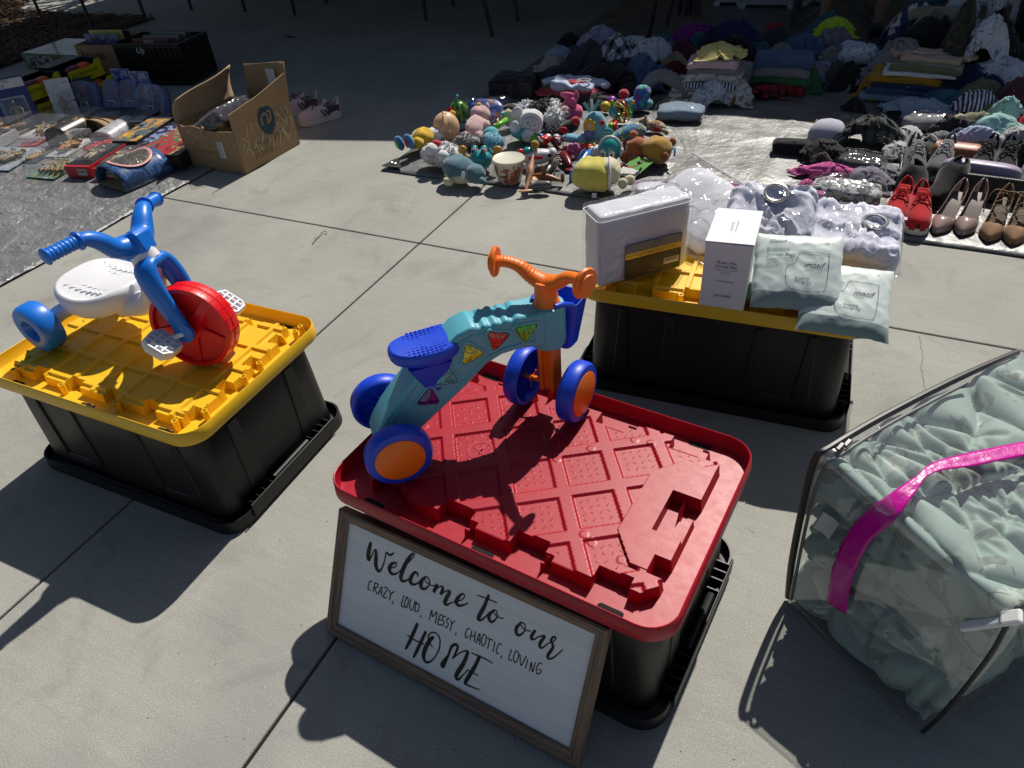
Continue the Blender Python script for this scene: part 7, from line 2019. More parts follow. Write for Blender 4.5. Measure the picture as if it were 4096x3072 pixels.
toy('flower_block', (-1.326, 3.266), 40, 'flat pink flower-shaped foam piece', [('petal', PV['pink'], *[('s', (0.022 * cos(a), 0.006, 0.040 + 0.022 * sin(a)), (0.017, 0.010, 0.017)) for a in [2 * pi * i / 6 for i in range(6)]])], 'toy')
toy('toy_lobster', (-1.334, 3.184), 128, 'dark red plastic lobster with long feelers', [
    ('body', PV['wine'], ('t', [(-0.075, 0, 0.016), (-0.05, 0, 0.022), (0, 0, 0.030), (0.05, 0, 0.030), (0.075, 0, 0.024)], [0.012, 0.018, 0.022, 0.022, 0.012])), ('tail_fan', PV['wine'], ('s', (-0.088, 0, 0.010), (0.024, 0.030, 0.006))), ('claw', PV['wine'], ('t', [(0.06, 0.02, 0.03), (0.085, 0.045, 0.03), (0.12, 0.04, 0.03)], [0.006, 0.008, 0.016]), ('s', (0.13, 0.036, 0.03), (0.026, 0.014, 0.010))), ('claw', PV['wine'], ('t', [(0.06, -0.02, 0.03), (0.085, -0.045, 0.03), (0.12, -0.04, 0.03)], [0.006, 0.008, 0.016]), ('s', (0.13, -0.036, 0.03), (0.026, 0.014, 0.010))), ('feeler', PV['wine'], ('t', [(0.075, 0.008, 0.03), (0.13, 0.02, 0.08), (0.16, 0.03, 0.12)], 0.002), ('t', [(0.075, -0.008, 0.03), (0.12, -0.02, 0.07), (0.15, -0.05, 0.10)], 0.002)), ('leg', PV['wine'], *[('t', [(x, s * 0.018, 0.026), (x + 0.005, s * 0.045, 0.030), (x + 0.008, s * 0.060, 0.004)], 0.003) for x in (-0.01, 0.015, 0.04) for s in (-1, 1)])], 'toy animal')
toy('toy_shark', (-1.358, 3.042), -86, 'black and white plastic orca beside the lobster', [('body', PV['black'], ('t', [(-0.08, 0, 0.018), (-0.04, 0, 0.028), (0.02, 0, 0.034), (0.07, 0, 0.026), (0.09, 0, 0.02)], [0.006, 0.020, 0.030, 0.022, 0.006])), ('belly', PV['white'], ('s', (0.02, -0.006, 0.020), (0.056, 0.024, 0.016))), ('fin', PV['black'], ('s', (0.005, 0, 0.064), (0.014, 0.004, 0.022), (0, -20, 0)), ('s', (-0.088, 0, 0.022), (0.014, 0.034, 0.005)))], 'toy animal')
toy('toy_marlin', (-1.226, 3.109), 85, 'blue plastic marlin leaning on the yellow plush', [('body', PV['blue'], ('t', [(-0.105, 0, 0.014), (-0.06, 0, 0.030), (0.0, 0, 0.046), (0.06, 0, 0.062), (0.10, 0, 0.070), (0.14, 0, 0.078)], [0.006, 0.016, 0.026, 0.024, 0.010, 0.002])), ('belly', PV['white'], ('s', (0.01, -0.010, 0.038), (0.060, 0.018, 0.014), (0, -14, 0))), ('fin', PV['blue'], ('s', (0.01, 0, 0.085), (0.050, 0.003, 0.018), (0, -14, 0)), ('s', (-0.112, 0, 0.016), (0.010, 0.004, 0.040)))], 'toy animal')
toy('toy_hammerhead', (-1.341, 2.946), 4, 'brown plastic hammerhead shark at the tarp edge', [('body', PV['brown'], ('t', [(-0.07, 0, 0.030), (-0.02, 0, 0.034), (0.03, 0, 0.030), (0.08, 0, 0.020)], [0.010, 0.018, 0.015, 0.004])), ('head', PV['brown'], ('s', (-0.078, 0, 0.030), (0.012, 0.040, 0.007))), ('fin', PV['brown'], ('s', (-0.01, 0, 0.066), (0.012, 0.004, 0.024), (0, -25, 0)), ('s', (0.0, -0.030, 0.018), (0.014, 0.026, 0.004), (35, 0, 0)), ('s', (0.085, 0, 0.034), (0.010, 0.003, 0.024)))], 'toy animal')
toy('toy_swordfish', (-1.405, 2.900), 101, 'tan plastic swordfish standing on its tail at the tarp edge', [('body', PV['tan'], ('t', [(-0.08, 0, 0.012), (-0.03, 0, 0.030), (0.02, 0, 0.060), (0.06, 0, 0.085), (0.10, 0, 0.115)], [0.005, 0.014, 0.020, 0.013, 0.002])), ('fin', PV['tan'], ('s', (0.0, 0, 0.082), (0.022, 0.003, 0.022), (0, -35, 0)), ('s', (-0.085, 0, 0.014), (0.012, 0.036, 0.005), (0, 0, 20)), ('s', (0.01, -0.03, 0.03), (0.022, 0.020, 0.004), (30, 0, 0)))], 'toy animal')
toy('toy_seal', (-1.343, 2.865), 20, 'small grey plastic seal under the hammerhead', [('body', PV['grey'], ('t', [(-0.05, 0, 0.014), (0.0, 0, 0.024), (0.045, 0, 0.028), (0.06, 0, 0.032)], [0.008, 0.022, 0.018, 0.010])), ('flipper', PV['grey'], ('s', (0.01, -0.03, 0.006), (0.022, 0.014, 0.004)))], 'toy animal')
# green card with a red pet harness
e = toy('pet_harness_pack', (-0.973, 3.183), -25, 'green and white backing card with a red strap harness on it', [], 'card pack')
m = MB()
m.box((0, 0, 0.030), (0.11, 0.150, 0.002), T((0, 0, 0), (16, 0, 0)))
m.build('card', P('card_green', (0.08, 0.30, 0.04), 0.5, pat=('band', (0.6, 0.62, 0.6), 1, -0.01)), e, smooth=0)
m = MB()
q = smooth_path([(-0.075, -0.045, 0.030), (-0.04, -0.055, 0.045), (0.0, -0.045, 0.042), (0.03, -0.030, 0.052), (0.035, 0.0, 0.062), (0.025, 0.02, 0.056)], 5)
m.tube(q, 0.008, 6, flat=0.35)
m.build('strap', PLS['red'], e)
m = MB()
m.box((-0.02, -0.05, 0.048), (0.020, 0.018, 0.010))
m.box((0.033, -0.01, 0.062), (0.020, 0.018, 0.010))
m.build('buckle', PV['black'], e, smooth=0, bevel=0.002)
# rainbow plush, ball rattle parts and bag in the shade edge
toy('rainbow_plush', (-1.222, 4.006), 20, 'rainbow patterned plush in the shade behind the rattle ball', [('body', PLS['rain'], ('s', (0, 0, 0.040), (0.080, 0.050, 0.040))), ('head', PLS['rain'], ('s', (0.02, 0.02, 0.095), (0.046, 0.040, 0.042))), ('arm', PLS['rain'], ('t', [(-0.05, 0, 0.04), (-0.1, -0.01, 0.05), (-0.12, 0, 0.03)], 0.018))])
for i, (p, c, lab) in enumerate((((-1.393, 3.925), 'yellow', 'yellow smiling ball toy in the shade behind the whale'), ((-1.322, 4.035), 'red', 'dark red pompom ball above the rattle ball'), ((-1.286, 4.004), 'blue', 'blue pompom ball beside the red one'), ((-1.387, 4.019), 'purple', 'purple ring toy in the shade behind the whale'))):
    toy('ball_toy', p, 0, lab, [('ball', PV[c] if i in (0, 3) else PLS['red' if i == 1 else 'blue'], ('s', (0, 0, 0.036 if i != 1 else 0.075), (0.030, 0.030, 0.030))), ('dot', PV['black'], ('s', (-0.01, -0.028, 0.042), (0.004, 0.003, 0.004)))], 'toy')
def bag(name, loc, rz, L, H, t, inside, label, seed, tilt=0, film_mat=None):
    e = E(name, (loc[0], loc[1], GZ), label, 'plastic bag', rot=(tilt, 0, rz))
    lump((L * 0.42, H * 0.40, t * 0.75), seed, 0.6, 14, 0.6, 0.6).build('contents', inside, e, smooth=180, M=T((0, 0, t * 0.85)))
    pouch(L, H, t * 1.05, seed, 0.22, 22, back=0.85).build('film', film_mat or CLEAR, e, smooth=180, M=T((0, 0, t * 0.9)))
    return e
bag('printed_bag', (-2.028, 3.673), 20, 0.26, 0.22, 0.055, P('bag_blue', (0.02, 0.05, 0.22), 0.4, pat=('blot', [(0.03, 0.08, 0.35), (0.25, 0.10, 0.05), (0.02, 0.03, 0.10)], 16)), 'clear bag with blue printed wrapper in the shade behind the melon toy', 3, 40)
bag('silver_bag', (-0.967, 3.944), 8, 0.30, 0.22, 0.045, cloth_mat('pale_blue', (0.22, 0.30, 0.38)), 'clear bag with pale blue cloth at the shade edge', 5)

# ================================================================ clothes and shoes on the silver tarp
FAB = {}
def F(key):
    if key in FAB:
        return FAB[key]
    C = dict(black=(0.012, 0.012, 0.014), navy=(0.015, 0.022, 0.07), denim=(0.055, 0.10, 0.20), ltdenim=(0.26, 0.34, 0.44), beige=(0.40, 0.34, 0.27), dkgrey=(0.05, 0.05, 0.055), grey=(0.20, 0.20, 0.215), lilac=(0.30, 0.29, 0.40), coral=(0.50, 0.07, 0.085), ltblue=(0.44, 0.50, 0.66), tan=(0.30, 0.23, 0.13), dkred=(0.11, 0.012, 0.016), maroon=(0.07, 0.015, 0.03), magenta=(0.22, 0.02, 0.20), yellow=(0.66, 0.56, 0.20), pink=(0.58, 0.40, 0.44), red=(0.36, 0.02, 0.03), lime=(0.42, 0.60, 0.03), teal=(0.04, 0.12, 0.15), mauve=(0.20, 0.18, 0.23), cream=(0.55, 0.50, 0.36), green=(0.03, 0.13, 0.05), mustard=(0.36, 0.20, 0.02), white=(0.66, 0.66, 0.68), olive=(0.13, 0.15, 0.07), mint=(0.30, 0.50, 0.48), sand=(0.47, 0.34, 0.25), hotpink=(0.56, 0.10, 0.31), charcoal=(0.03, 0.03, 0.034), stone=(0.42, 0.42, 0.43), khaki=(0.20, 0.20, 0.13))
    pats = dict(plaidw=((0.60, 0.60, 0.62), ('plaid', (0.02, 0.02, 0.025), (0.16, 0.16, 0.19), 0.07)), plaidn=((0.42, 0.42, 0.42), ('plaid', (0.012, 0.016, 0.05), (0.03, 0.045, 0.12), 0.075)), plaidr=((0.30, 0.015, 0.02), ('plaid', (0.012, 0.012, 0.012), (0.10, 0.01, 0.012), 0.05)), plaidg=((0.09, 0.10, 0.09), ('plaid', (0.012, 0.012, 0.013), (0.035, 0.04, 0.04), 0.05)),
                dotw=((0.55, 0.55, 0.57), ('dots', (0.16, 0.18, 0.22), 0.018, 0.22)), stripen=((0.60, 0.60, 0.64), ('stripe', (0.02, 0.03, 0.12), 0.018, 0, 0.5)), stripeo=((0.14, 0.16, 0.09), ('stripe', (0.42, 0.42, 0.38), 0.05, 1, 0.16)), multi=((0.55, 0.55, 0.56), ('stripe', (0.30, 0.24, 0.12), 0.03, 2, 0.4)), multi2=((0.60, 0.59, 0.58), ('blot', [(0.45, 0.45, 0.48), (0.30, 0.20, 0.10), (0.56, 0.54, 0.52)], 30)), printb=((0.48, 0.52, 0.60), ('blot', [(0.55, 0.57, 0.62), (0.25, 0.30, 0.40), (0.52, 0.55, 0.60)], 26)), camo=((0.05, 0.055, 0.035), ('blot', [(0.03, 0.03, 0.025), (0.07, 0.07, 0.045), (0.015, 0.015, 0.015)], 14)), print=((0.03, 0.04, 0.10), ('dots', (0.40, 0.40, 0.42), 0.035, 0.14)))
    if key in pats:
        FAB[key] = cloth_mat('cloth_' + key, pats[key][0], pat=pats[key][1])
    else:
        FAB[key] = cloth_mat('cloth_' + key, C[key])
    return FAB[key]
BUCK = [buckled_cloth(11 + i, squeeze=0.50 + 0.03 * (i % 4), dome=(0.16, 0.10, 0.20, 0.13)[i % 4]) for i in range(9)]
def crumple(loc, size, rz, key, label, seed, z=0.012, name='garment', cat='garment', fold=0.5, tilt=(0, 0), group='clothes heaped on the silver tarp', sharp=0.0):
    """a loosely dropped garment"""
    X, n, mth = BUCK[(seed * 7) % len(BUCK)]
    lx, ly, h = size
    fl = -1 if seed % 2 else 1
    m = MB()
    V = [(p[0] * lx * 1.12 * fl, p[1] * ly * 1.12, 0.004 + p[2] * h * 1.15) for row in X for p in row]
    fc = [(j * n + i, j * n + i + 1, (j + 1) * n + i + 1, (j + 1) * n + i) for j in range(mth - 1) for i in range(n - 1)]
    m.add(V, fc if fl > 0 else [tuple(reversed(q)) for q in fc])
    o = m.build(name, F(key), smooth=180, solid=0.004)
    move(o, (loc[0], loc[1], z), rot=(tilt[0], tilt[1], rz))
    return tag(o, label, cat, group)
def folded(loc, size, rz, key, label, seed, z, name='folded_garment', group='folded clothes on the silver tarp'):
    lx, ly, h = size
    m = MB()
    sv = Vector((seed, seed * 2.3, seed * 0.7))
    def fn(q):
        w = 1 + 0.05 * noise.noise(q * 7 + sv)
        z2 = q.z + 0.28 * h * noise.noise(Vector((q.x * 9, q.y * 9, seed))) * (0.35 + 0.65 * (q.z > 0)) - 0.25 * h * (abs(q.x) / (lx / 2)) ** 3
        s = 1 + 0.025 * sin(q.z / h * 14 + q.x * 20)
        return Vector((q.x * w * s, q.y * w * s, z2))
    m.rbox((lx / 2, ly / 2, h / 2), h * 0.46, (20, 14, 6), None, fn)
    o = m.build(name, F(key), smooth=180)
    move(o, (loc[0], loc[1], z + h / 2), rz)
    return tag(o, label, 'garment', group)
# --- heap behind the toys, all in shade
crumple((-2.056, 5.019), (0.28, 0.20, 0.12), 10, 'black', 'black garment at the far left corner of the clothes heap', 1)
crumple((-2.029, 4.793), (0.24, 0.15, 0.10), -10, 'ltdenim', 'small light denim garment at the left of the heap', 2)
crumple((-2.055, 4.676), (0.22, 0.14, 0.07), 25, 'beige', 'beige knit garment at the left edge of the heap', 3)
crumple((-1.801, 4.696), (0.32, 0.26, 0.16), 0, 'dkgrey', 'dark grey garment behind the pale blue sweatshirt', 4)
crumple((-1.816, 4.999), (0.34, 0.26, 0.18), 20, 'lilac', 'lilac grey garment at the back of the heap', 5)
crumple((-1.625, 4.762), (0.34, 0.26, 0.18), -25, 'plaidw', 'black and white plaid flannel crumpled on the heap', 6)
crumple((-1.392, 4.799), (0.32, 0.26, 0.17), 15, 'dotw', 'white dotted garment at the back of the heap', 7)
crumple((-1.404, 5.102), (0.26, 0.2, 0.12), 0, 'teal', 'dark teal garment behind the white dotted one', 8)
crumple((-1.519, 4.299), (0.44, 0.34, 0.15), 5, 'black', 'wide black garment in the middle of the heap', 9)
crumple((-1.332, 4.405), (0.30, 0.36, 0.17), 30, 'denim', 'blue denim shirt crumpled right of the black garment', 10)
crumple((-1.585, 4.049), (0.52, 0.18, 0.06), 0, 'charcoal', 'charcoal garment flat at the front of the heap', 11)
crumple((-1.634, 4.092), (0.50, 0.15, 0.08), -4, 'coral', 'coral red trousers below the pale blue sweatshirt', 12, z=0.04)
crumple((-1.194, 4.686), (0.24, 0.18, 0.12), 0, 'tan', 'tan garment beside the striped baby stack', 13)
crumple((-1.170, 4.520), (0.22, 0.17, 0.12), 40, 'dkred', 'dark red garment left of the striped baby stack', 14)
crumple((-1.209, 4.860), (0.26, 0.2, 0.15), 0, 'maroon', 'maroon garment behind the tan one', 15)
crumple((-1.238, 5.319), (0.36, 0.18, 0.14), 25, 'magenta', 'magenta garment at the very back of the heap', 16)
crumple((-1.179, 5.188), (0.22, 0.18, 0.12), 0, 'teal', 'dark teal garment in front of the magenta one', 17)
crumple((-0.947, 5.093), (0.46, 0.28, 0.20), 0, 'navy', 'navy sweatshirt with an orange print behind the yellow shirt', 18, z=0.03)
crumple((-0.892, 4.930), (0.42, 0.22, 0.16), 0, 'black', 'black garment between the yellow shirt and the navy sweatshirt', 19)
# pale blue sweatshirt with a round crest, laid on top
sw = E('sweatshirt', (-1.654, 4.106, 0.11), 'pale blue sweatshirt with a round OG crest lying on the heap', 'garment', 2)
m = MB()
m.rbox((0.13, 0.085, 0.022), 0.02, (18, 12, 4), None, lambda q: q + Vector((0, 0, 0.020 * noise.noise(q * 12) + 0.012 * noise.noise(q * 26))))
m.build('body', F('ltblue'), sw, smooth=180)
for s in (-1, 1):
    m = MB()
    m.tube(smooth_path([(s * 0.10, 0.04, 0.0), (s * 0.16, 0.035, 0.0), (s * 0.20, -0.005, -0.005)], 5), [0.042 - 0.0015 * i for i in range(11)], 10, flat=0.6)
    m.v = [tuple(Vector(p) + Vector((0, 0, 0.010 * noise.noise(Vector(p) * 24)))) for p in m.v]
    m.build('sleeve', F('ltblue'), sw, smooth=180)
m = MB()
m.tube([(0.075 + 0.036 * cos(a), -0.035 + 0.028 * sin(a), 0.034) for a in [2 * pi * i / 20 for i in range(21)]], 0.005, 6, flat=0.5)
cst = m.build('crest', F('beige'), sw, smooth=60)
text('OG', 0.040, INKG, cst, T((0.048, -0.047, 0.036)))
# open black gift box with tissue and ribbon
gb = E('gift_box', (-2.194, 4.026, 0.012), 'open black shallow box with dark tissue, left of the heap', 'box', 8)
m = MB()
for c, d in (((0.14, 0, 0.045), (0.28, 0.006, 0.09)), ((0.14, 0.20, 0.045), (0.28, 0.006, 0.09)), ((0, 0.10, 0.045), (0.006, 0.194, 0.09)), ((0.28, 0.10, 0.045), (0.006, 0.194, 0.09)), ((0.14, 0.10, 0.004), (0.274, 0.194, 0.006))):
    m.box(c, d)
m.build('tray', P('box_black', (0.018, 0.018, 0.022), 0.4), gb, smooth=0)
m = MB()
m.box((0.14, -0.004, 0.045), (0.03, 0.002, 0.088))
m.build('ribbon', P('ribbon_grey', (0.05, 0.05, 0.06), 0.3), gb, smooth=0)
m = lump((0.13, 0.09, 0.045), 33, 1.0, 22)
m.build('tissue', F('charcoal'), gb, smooth=180, M=T((0.14, 0.10, 0.075)))
# ribbed grey sleeve garment
rb2 = E('ribbed_knit', (-1.150, 4.225, 0.014), 'grey ribbed quilted garment folded in an arch', 'garment', 10)
m = MB()
q = smooth_path([(-0.10, 0, 0.04), (-0.07, 0, 0.11), (0.0, 0.0, 0.135), (0.08, -0.01, 0.10), (0.14, -0.02, 0.035)], 14)
m.tube(q, [0.052 + 0.0045 * sin(i * 1.57) for i in range(len(q))], 14, flat=0.7)
m.build('sleeve', F('grey'), rb2, smooth=180)
# --- folded stack with yellow shirt on top
sp = (-0.879, 4.333)
for i, (k, h, lab) in enumerate((('multi2', 0.045, 'lowest, patterned white baby garment of the striped stack'), ('multi', 0.045, 'brown and white striped baby garment, second from the bottom of its stack'), ('stripen', 0.035, 'navy striped baby garment in the middle of the stack under the yellow shirt'), ('multi2', 0.045, 'speckled white baby garment above the navy striped one'), ('grey', 0.03, 'grey baby garment under the pink one'), ('pink', 0.04, 'pink folded baby garment under the yellow shirt'))):
    zz = 0.014 + sum((0.045, 0.045, 0.035, 0.045, 0.03, 0.04)[:i]) * 0.92
    folded((sp[0] + 0.012 * sin(i * 2.1), sp[1] + 0.01 * cos(i * 1.7)), (0.35 - 0.014 * i, 0.26 - 0.01 * i, h), 4 + 5 * sin(i * 3), k, lab, i + 1, zz)
crumple((sp[0] + 0.02, sp[1] + 0.02), (0.28, 0.22, 0.06), 15, 'yellow', 'yellow printed shirt lying on top of the baby clothes stack', 31, z=0.235, fold=0.35)
for i, (dx, dy, k, lab) in enumerate(((0.14, -0.08, 'multi2', 'patterned baby garment spilling off the right of the yellow-topped stack'), (0.02, -0.13, 'printb', 'blue print baby garment at the foot of the yellow-topped stack'), (-0.15, -0.08, 'multi', 'striped baby garment slipping off the left of the yellow-topped stack'))):
    crumple((sp[0] + dx, sp[1] + dy), (0.22, 0.13, 0.12), 30 * i, k, lab, 40 + i)
# --- second stack and heap behind it
crumple((-0.744, 5.487), (0.26, 0.18, 0.13), 0, 'red', 'red garment at the back of the heap', 21)
crumple((-0.714, 5.296), (0.26, 0.18, 0.14), 0, 'dkgrey', 'dark grey garment below the red one', 22)
crumple((-0.628, 5.032), (0.14, 0.10, 0.06), 10, 'sand', 'small skin-pink garment beside the denim shirt', 23, z=0.06)
crumple((-0.483, 4.984), (0.34, 0.24, 0.18), -10, 'denim', 'denim shirt in the middle of the far heap', 24)
crumple((-0.749, 5.016), (0.2, 0.16, 0.12), 0, 'teal', 'teal grey garment right of the yellow shirt', 25)
crumple((-0.594, 4.912), (0.26, 0.16, 0.14), 0, 'grey', 'grey blue garment above the second folded stack', 26)
s2 = (-0.539, 4.502)
for i, (k, h, lab) in enumerate((('plaidr', 0.06, 'red and black plaid garment at the bottom of the second stack'), ('green', 0.04, 'green folded garment above the red plaid one'), ('grey', 0.06, 'thick grey folded garment of the second stack'), ('denim', 0.05, 'dark denim folded garment on top of the second stack'))):
    folded((s2[0], s2[1] + 0.06), (0.32, 0.22, h), 3 * i - 4, k, lab, 50 + i, 0.014 + (0, 0.055, 0.09, 0.145)[i])
crumple((-0.587, 4.406), (0.22, 0.13, 0.06), 20, 'plaidr', 'red plaid trousers spilling in front of the second stack', 54)
crumple((-0.673, 4.496), (0.10, 0.08, 0.05), 20, 'teal', 'grey teal scrap of cloth left of the red plaid trousers', 55)
crumple((-0.406, 4.601), (0.20, 0.16, 0.12), 0, 'green', 'dark green garment right of the second stack', 56)
crumple((-0.362, 4.662), (0.18, 0.16, 0.12), 50, 'mauve', 'mauve grey garment right of the dark green one', 57)
crumple((-0.431, 4.775), (0.22, 0.16, 0.14), 50, 'dkgrey', 'charcoal garment below the denim shirt', 58)
crumple((-0.405, 5.458), (0.28, 0.20, 0.20), 0, 'teal', 'teal garment under the lime green shirt', 59)
crumple((-0.339, 5.236), (0.26, 0.16, 0.09), 5, 'lime', 'bright lime green shirt on top of the far heap', 60, z=0.15)
crumple((-0.332, 5.092), (0.26, 0.18, 0.16), 20, 'mauve', 'mauve folded garment below the lime green shirt', 61, z=0.05)
crumple((-0.282, 4.844), (0.20, 0.11, 0.05), 25, 'cream', 'cream garment right of the mauve one', 62, z=0.11)
folded((-0.172, 4.846), (0.22, 0.18, 0.10), 15, 'printb', 'pale blue printed folded garment right of the cream one', 63, 0.10)
folded((-0.171, 4.882), (0.24, 0.18, 0.09), 8, 'charcoal', 'charcoal folded garment under the pale blue printed one', 64, 0.02)
crumple((-0.301, 4.828), (0.24, 0.18, 0.16), 0, 'grey', 'grey garment in the middle of the far heap', 65)
crumple((-0.247, 4.679), (0.22, 0.14, 0.13), 40, 'dkgrey', 'dark grey knotted garment at the front of the far heap', 66)
crumple((-0.170, 4.645), (0.22, 0.14, 0.13), 10, 'black', 'black garment with white ties at the front of the far heap', 67)
for i, (p, lab) in enumerate((((-0.282, 4.685), 'black and white striped tie lying left of the black garment'), ((-0.197, 4.755), 'black and white striped tie lying on the black garment'))):
    m = MB()
    m.tube(smooth_path([(-0.02, 0.05, 0.10), (0.0, 0.0, 0.09), (-0.01, -0.04, 0.05), (0.01, -0.07, 0.012)], 5), 0.016, 8, flat=0.4)
    o = m.build('striped_tie', F('stripen'), smooth=180)
    move(o, (*p, 0.012), 30 * i)
    tag(o, lab, 'garment')
crumple((-0.110, 4.910), (0.18, 0.20, 0.16), 10, 'printb', 'pale blue garment at the right of the far heap', 68)
crumple((-0.114, 4.657), (0.2, 0.16, 0.1), 10, 'mauve', 'mauve grey garment below the pale blue one', 69)
# --- tall heap on the right
crumple((0.052, 4.716), (0.26, 0.32, 0.24), 60, 'grey', 'long grey garment sliding down the left of the tall heap', 70)
crumple((0.079, 5.062), (0.44, 0.36, 0.32), 15, 'plaidn', 'navy and white plaid blanket on the tall heap', 71, z=0.02, sharp=2.6)
crumple((0.180, 4.887), (0.46, 0.28, 0.30), 0, 'black', 'black garment in the middle of the tall heap', 72)
crumple((0.322, 4.695), (0.24, 0.30, 0.42), 0, 'camo', 'dark camouflage jacket hanging down the right of the tall heap', 73)
hs2 = E('printed_shirt', (0.215, 4.93, 0.30), 'grey baby shirt with dark helicopter prints on top of the tall heap', 'garment', rot=(42, 6, -8))
m = MB()
m.rbox((0.125, 0.105, 0.018), 0.016, (18, 14, 4), None, lambda q: q + Vector((0.02 * sin(q.y * 12), 0, 0.018 * noise.noise(q * 12) - 0.10 * abs(q.x) * 1.2)))
m.build('body', F('khaki'), hs2, smooth=180)
for s in (-1, 1):
    m = MB()
    m.tube(smooth_path([(s * 0.10, 0.07, -0.01), (s * 0.17, 0.06, -0.05), (s * 0.20, 0.02, -0.10)], 5), 0.036, 10, flat=0.6)
    m.build('sleeve', F('khaki'), hs2, smooth=180)
text('Brainy', 0.062, INKG, hs2, T((-0.075, 0.045, 0.022), (0, 0, -18)), shear=0.2)
for px, py in ((-0.06, 0.0), (0.045, -0.06), (0.075, 0.015)):
    m = MB()
    m.sup((0.020, 0.014, 0.003), T((px, py, 0.022)), nu=6, nv=12)
    m.box((px + 0.026, py + 0.002, 0.022), (0.03, 0.005, 0.003))
    m.box((px, py + 0.020, 0.022), (0.045, 0.004, 0.003))
    m.box((px, py - 0.020, 0.022), (0.036, 0.004, 0.003))
    m.build('helicopter_print', INKG, hs2, smooth=0)
s4 = (0.139, 4.496)
for i, (k, h, dx, lab) in enumerate((('ltdenim', 0.045, -0.03, 'light denim folded at the bottom of the stack with the tan tee'), ('denim', 0.035, -0.02, 'blue denim folded second from the bottom under the tan tee'), ('print', 0.035, 0.0, 'navy printed garment folded under the mustard one'), ('mustard', 0.045, -0.03, 'mustard yellow garment folded in the middle of the stack'), ('white', 0.025, 0.03, 'white folded garment above the mustard one'), ('stripeo', 0.04, 0.06, 'olive striped garment folded under the tan tee'))):
    folded((s4[0] + dx, s4[1] + 0.08), (0.40 - 0.012 * i, 0.26, h), 3 * sin(i * 2) - 4, k, lab, 80 + i, 0.014 + (0, 0.04, 0.07, 0.10, 0.14, 0.16)[i])
crumple((s4[0] - 0.17, s4[1] + 0.06), (0.16, 0.18, 0.15), -30, 'mustard', 'mustard sleeve slipping down the left of the tan tee stack', 87)
tee = E('tan_tee', (s4[0] + 0.07, s4[1] + 0.10, 0.222), 'tan tee shirt with a white swoosh on top of its stack', 'garment', -6)
m = MB()
m.rbox((0.145, 0.095, 0.016), 0.014, (18, 12, 4), None, lambda q: q + Vector((0, 0, 0.014 * noise.noise(q * 13))))
m.build('body', F('sand'), tee, smooth=180)
for s in (-1, 1):
    m = MB()
    m.rbox((0.05, 0.045, 0.013), 0.012, (6, 6, 3), T((s * 0.155, 0.035, 0), (0, 0, -s * 30)), lambda q: q + Vector((0, 0, 0.012 * noise.noise(q * 20))))
    m.build('sleeve', F('sand'), tee, smooth=180)
m = MB()
sw_ = smooth_path([(-0.075, -0.005), (-0.085, -0.03), (-0.05, -0.03), (0.02, -0.012), (0.085, 0.008)], 5) if False else smooth_path([(-0.078, 0.0, 0), (-0.082, -0.026, 0), (-0.045, -0.026, 0), (0.02, -0.010, 0), (0.088, 0.010, 0)], 5)
m.ribbon([(p.x, p.y) for p in sw_], [0.008, 0.014, 0.018, 0.02, 0.022, 0.022, 0.022, 0.02, 0.02, 0.018, 0.018, 0.016, 0.014, 0.013, 0.012, 0.010, 0.008, 0.007, 0.005, 0.004, 0.002], 0.0)
m.build('swoosh', F('white'), tee, smooth=0, M=T((0, -0.01, 0.0255)))
crumple((0.201, 4.238), (0.40, 0.22, 0.09), -8, 'ltdenim', 'light blue jeans lying at the shade edge in front of the tan tee stack', 90)
crumple((-0.107, 4.293), (0.13, 0.08, 0.06), 0, 'black', 'small black cap lying alone on the tarp', 91, fold=0.1, name='cap', cat='cap')
# --- right-hand heap
crumple((0.411, 4.853), (0.13, 0.15, 0.30), 0, 'white', 'white waffle-knit garment standing up at the right', 92)
crumple((0.389, 4.831), (0.16, 0.10, 0.10), -20, 'white', 'white cloth at the right of the camouflage jacket', 93)
crumple((0.529, 4.587), (0.44, 0.18, 0.14), -18, 'printb', 'pale printed trousers stretched over the right-hand heap', 94, z=0.08)
crumple((0.416, 4.601), (0.40, 0.26, 0.16), 0, 'navy', 'dark navy garment right of the tan tee stack', 95)
crumple((0.483, 4.414), (0.30, 0.24, 0.14), 20, 'olive', 'olive green garment at the right', 96)
crumple((0.445, 4.260), (0.24, 0.17, 0.14), 10, 'stripen', 'navy and white striped top bunched at the right', 97)
crumple((0.338, 4.325), (0.26, 0.16, 0.11), 0, 'teal', 'teal grey garment left of the striped top', 98)
crumple((0.377, 4.321), (0.22, 0.10, 0.06), 0, 'stripen', 'small navy striped cloth left of the striped top', 99)
crumple((0.605, 4.299), (0.26, 0.30, 0.18), 0, 'maroon', 'dark maroon garment at the right edge', 100)
crumple((0.574, 4.636), (0.26, 0.2, 0.16), 0, 'teal', 'dark teal garment under the pale printed trousers', 101)
crumple((0.657, 4.541), (0.2, 0.2, 0.14), 0, 'navy', 'dark navy garment at the right edge under the trousers', 102)
crumple((0.502, 4.752), (0.36, 0.28, 0.36), 0, 'black', 'black garment heaped against the black bin', 103)
crumple((0.444, 4.647), (0.20, 0.14, 0.20), 0, 'printb', 'frilly pale baby garment hanging over the black heap', 104, z=0.2)
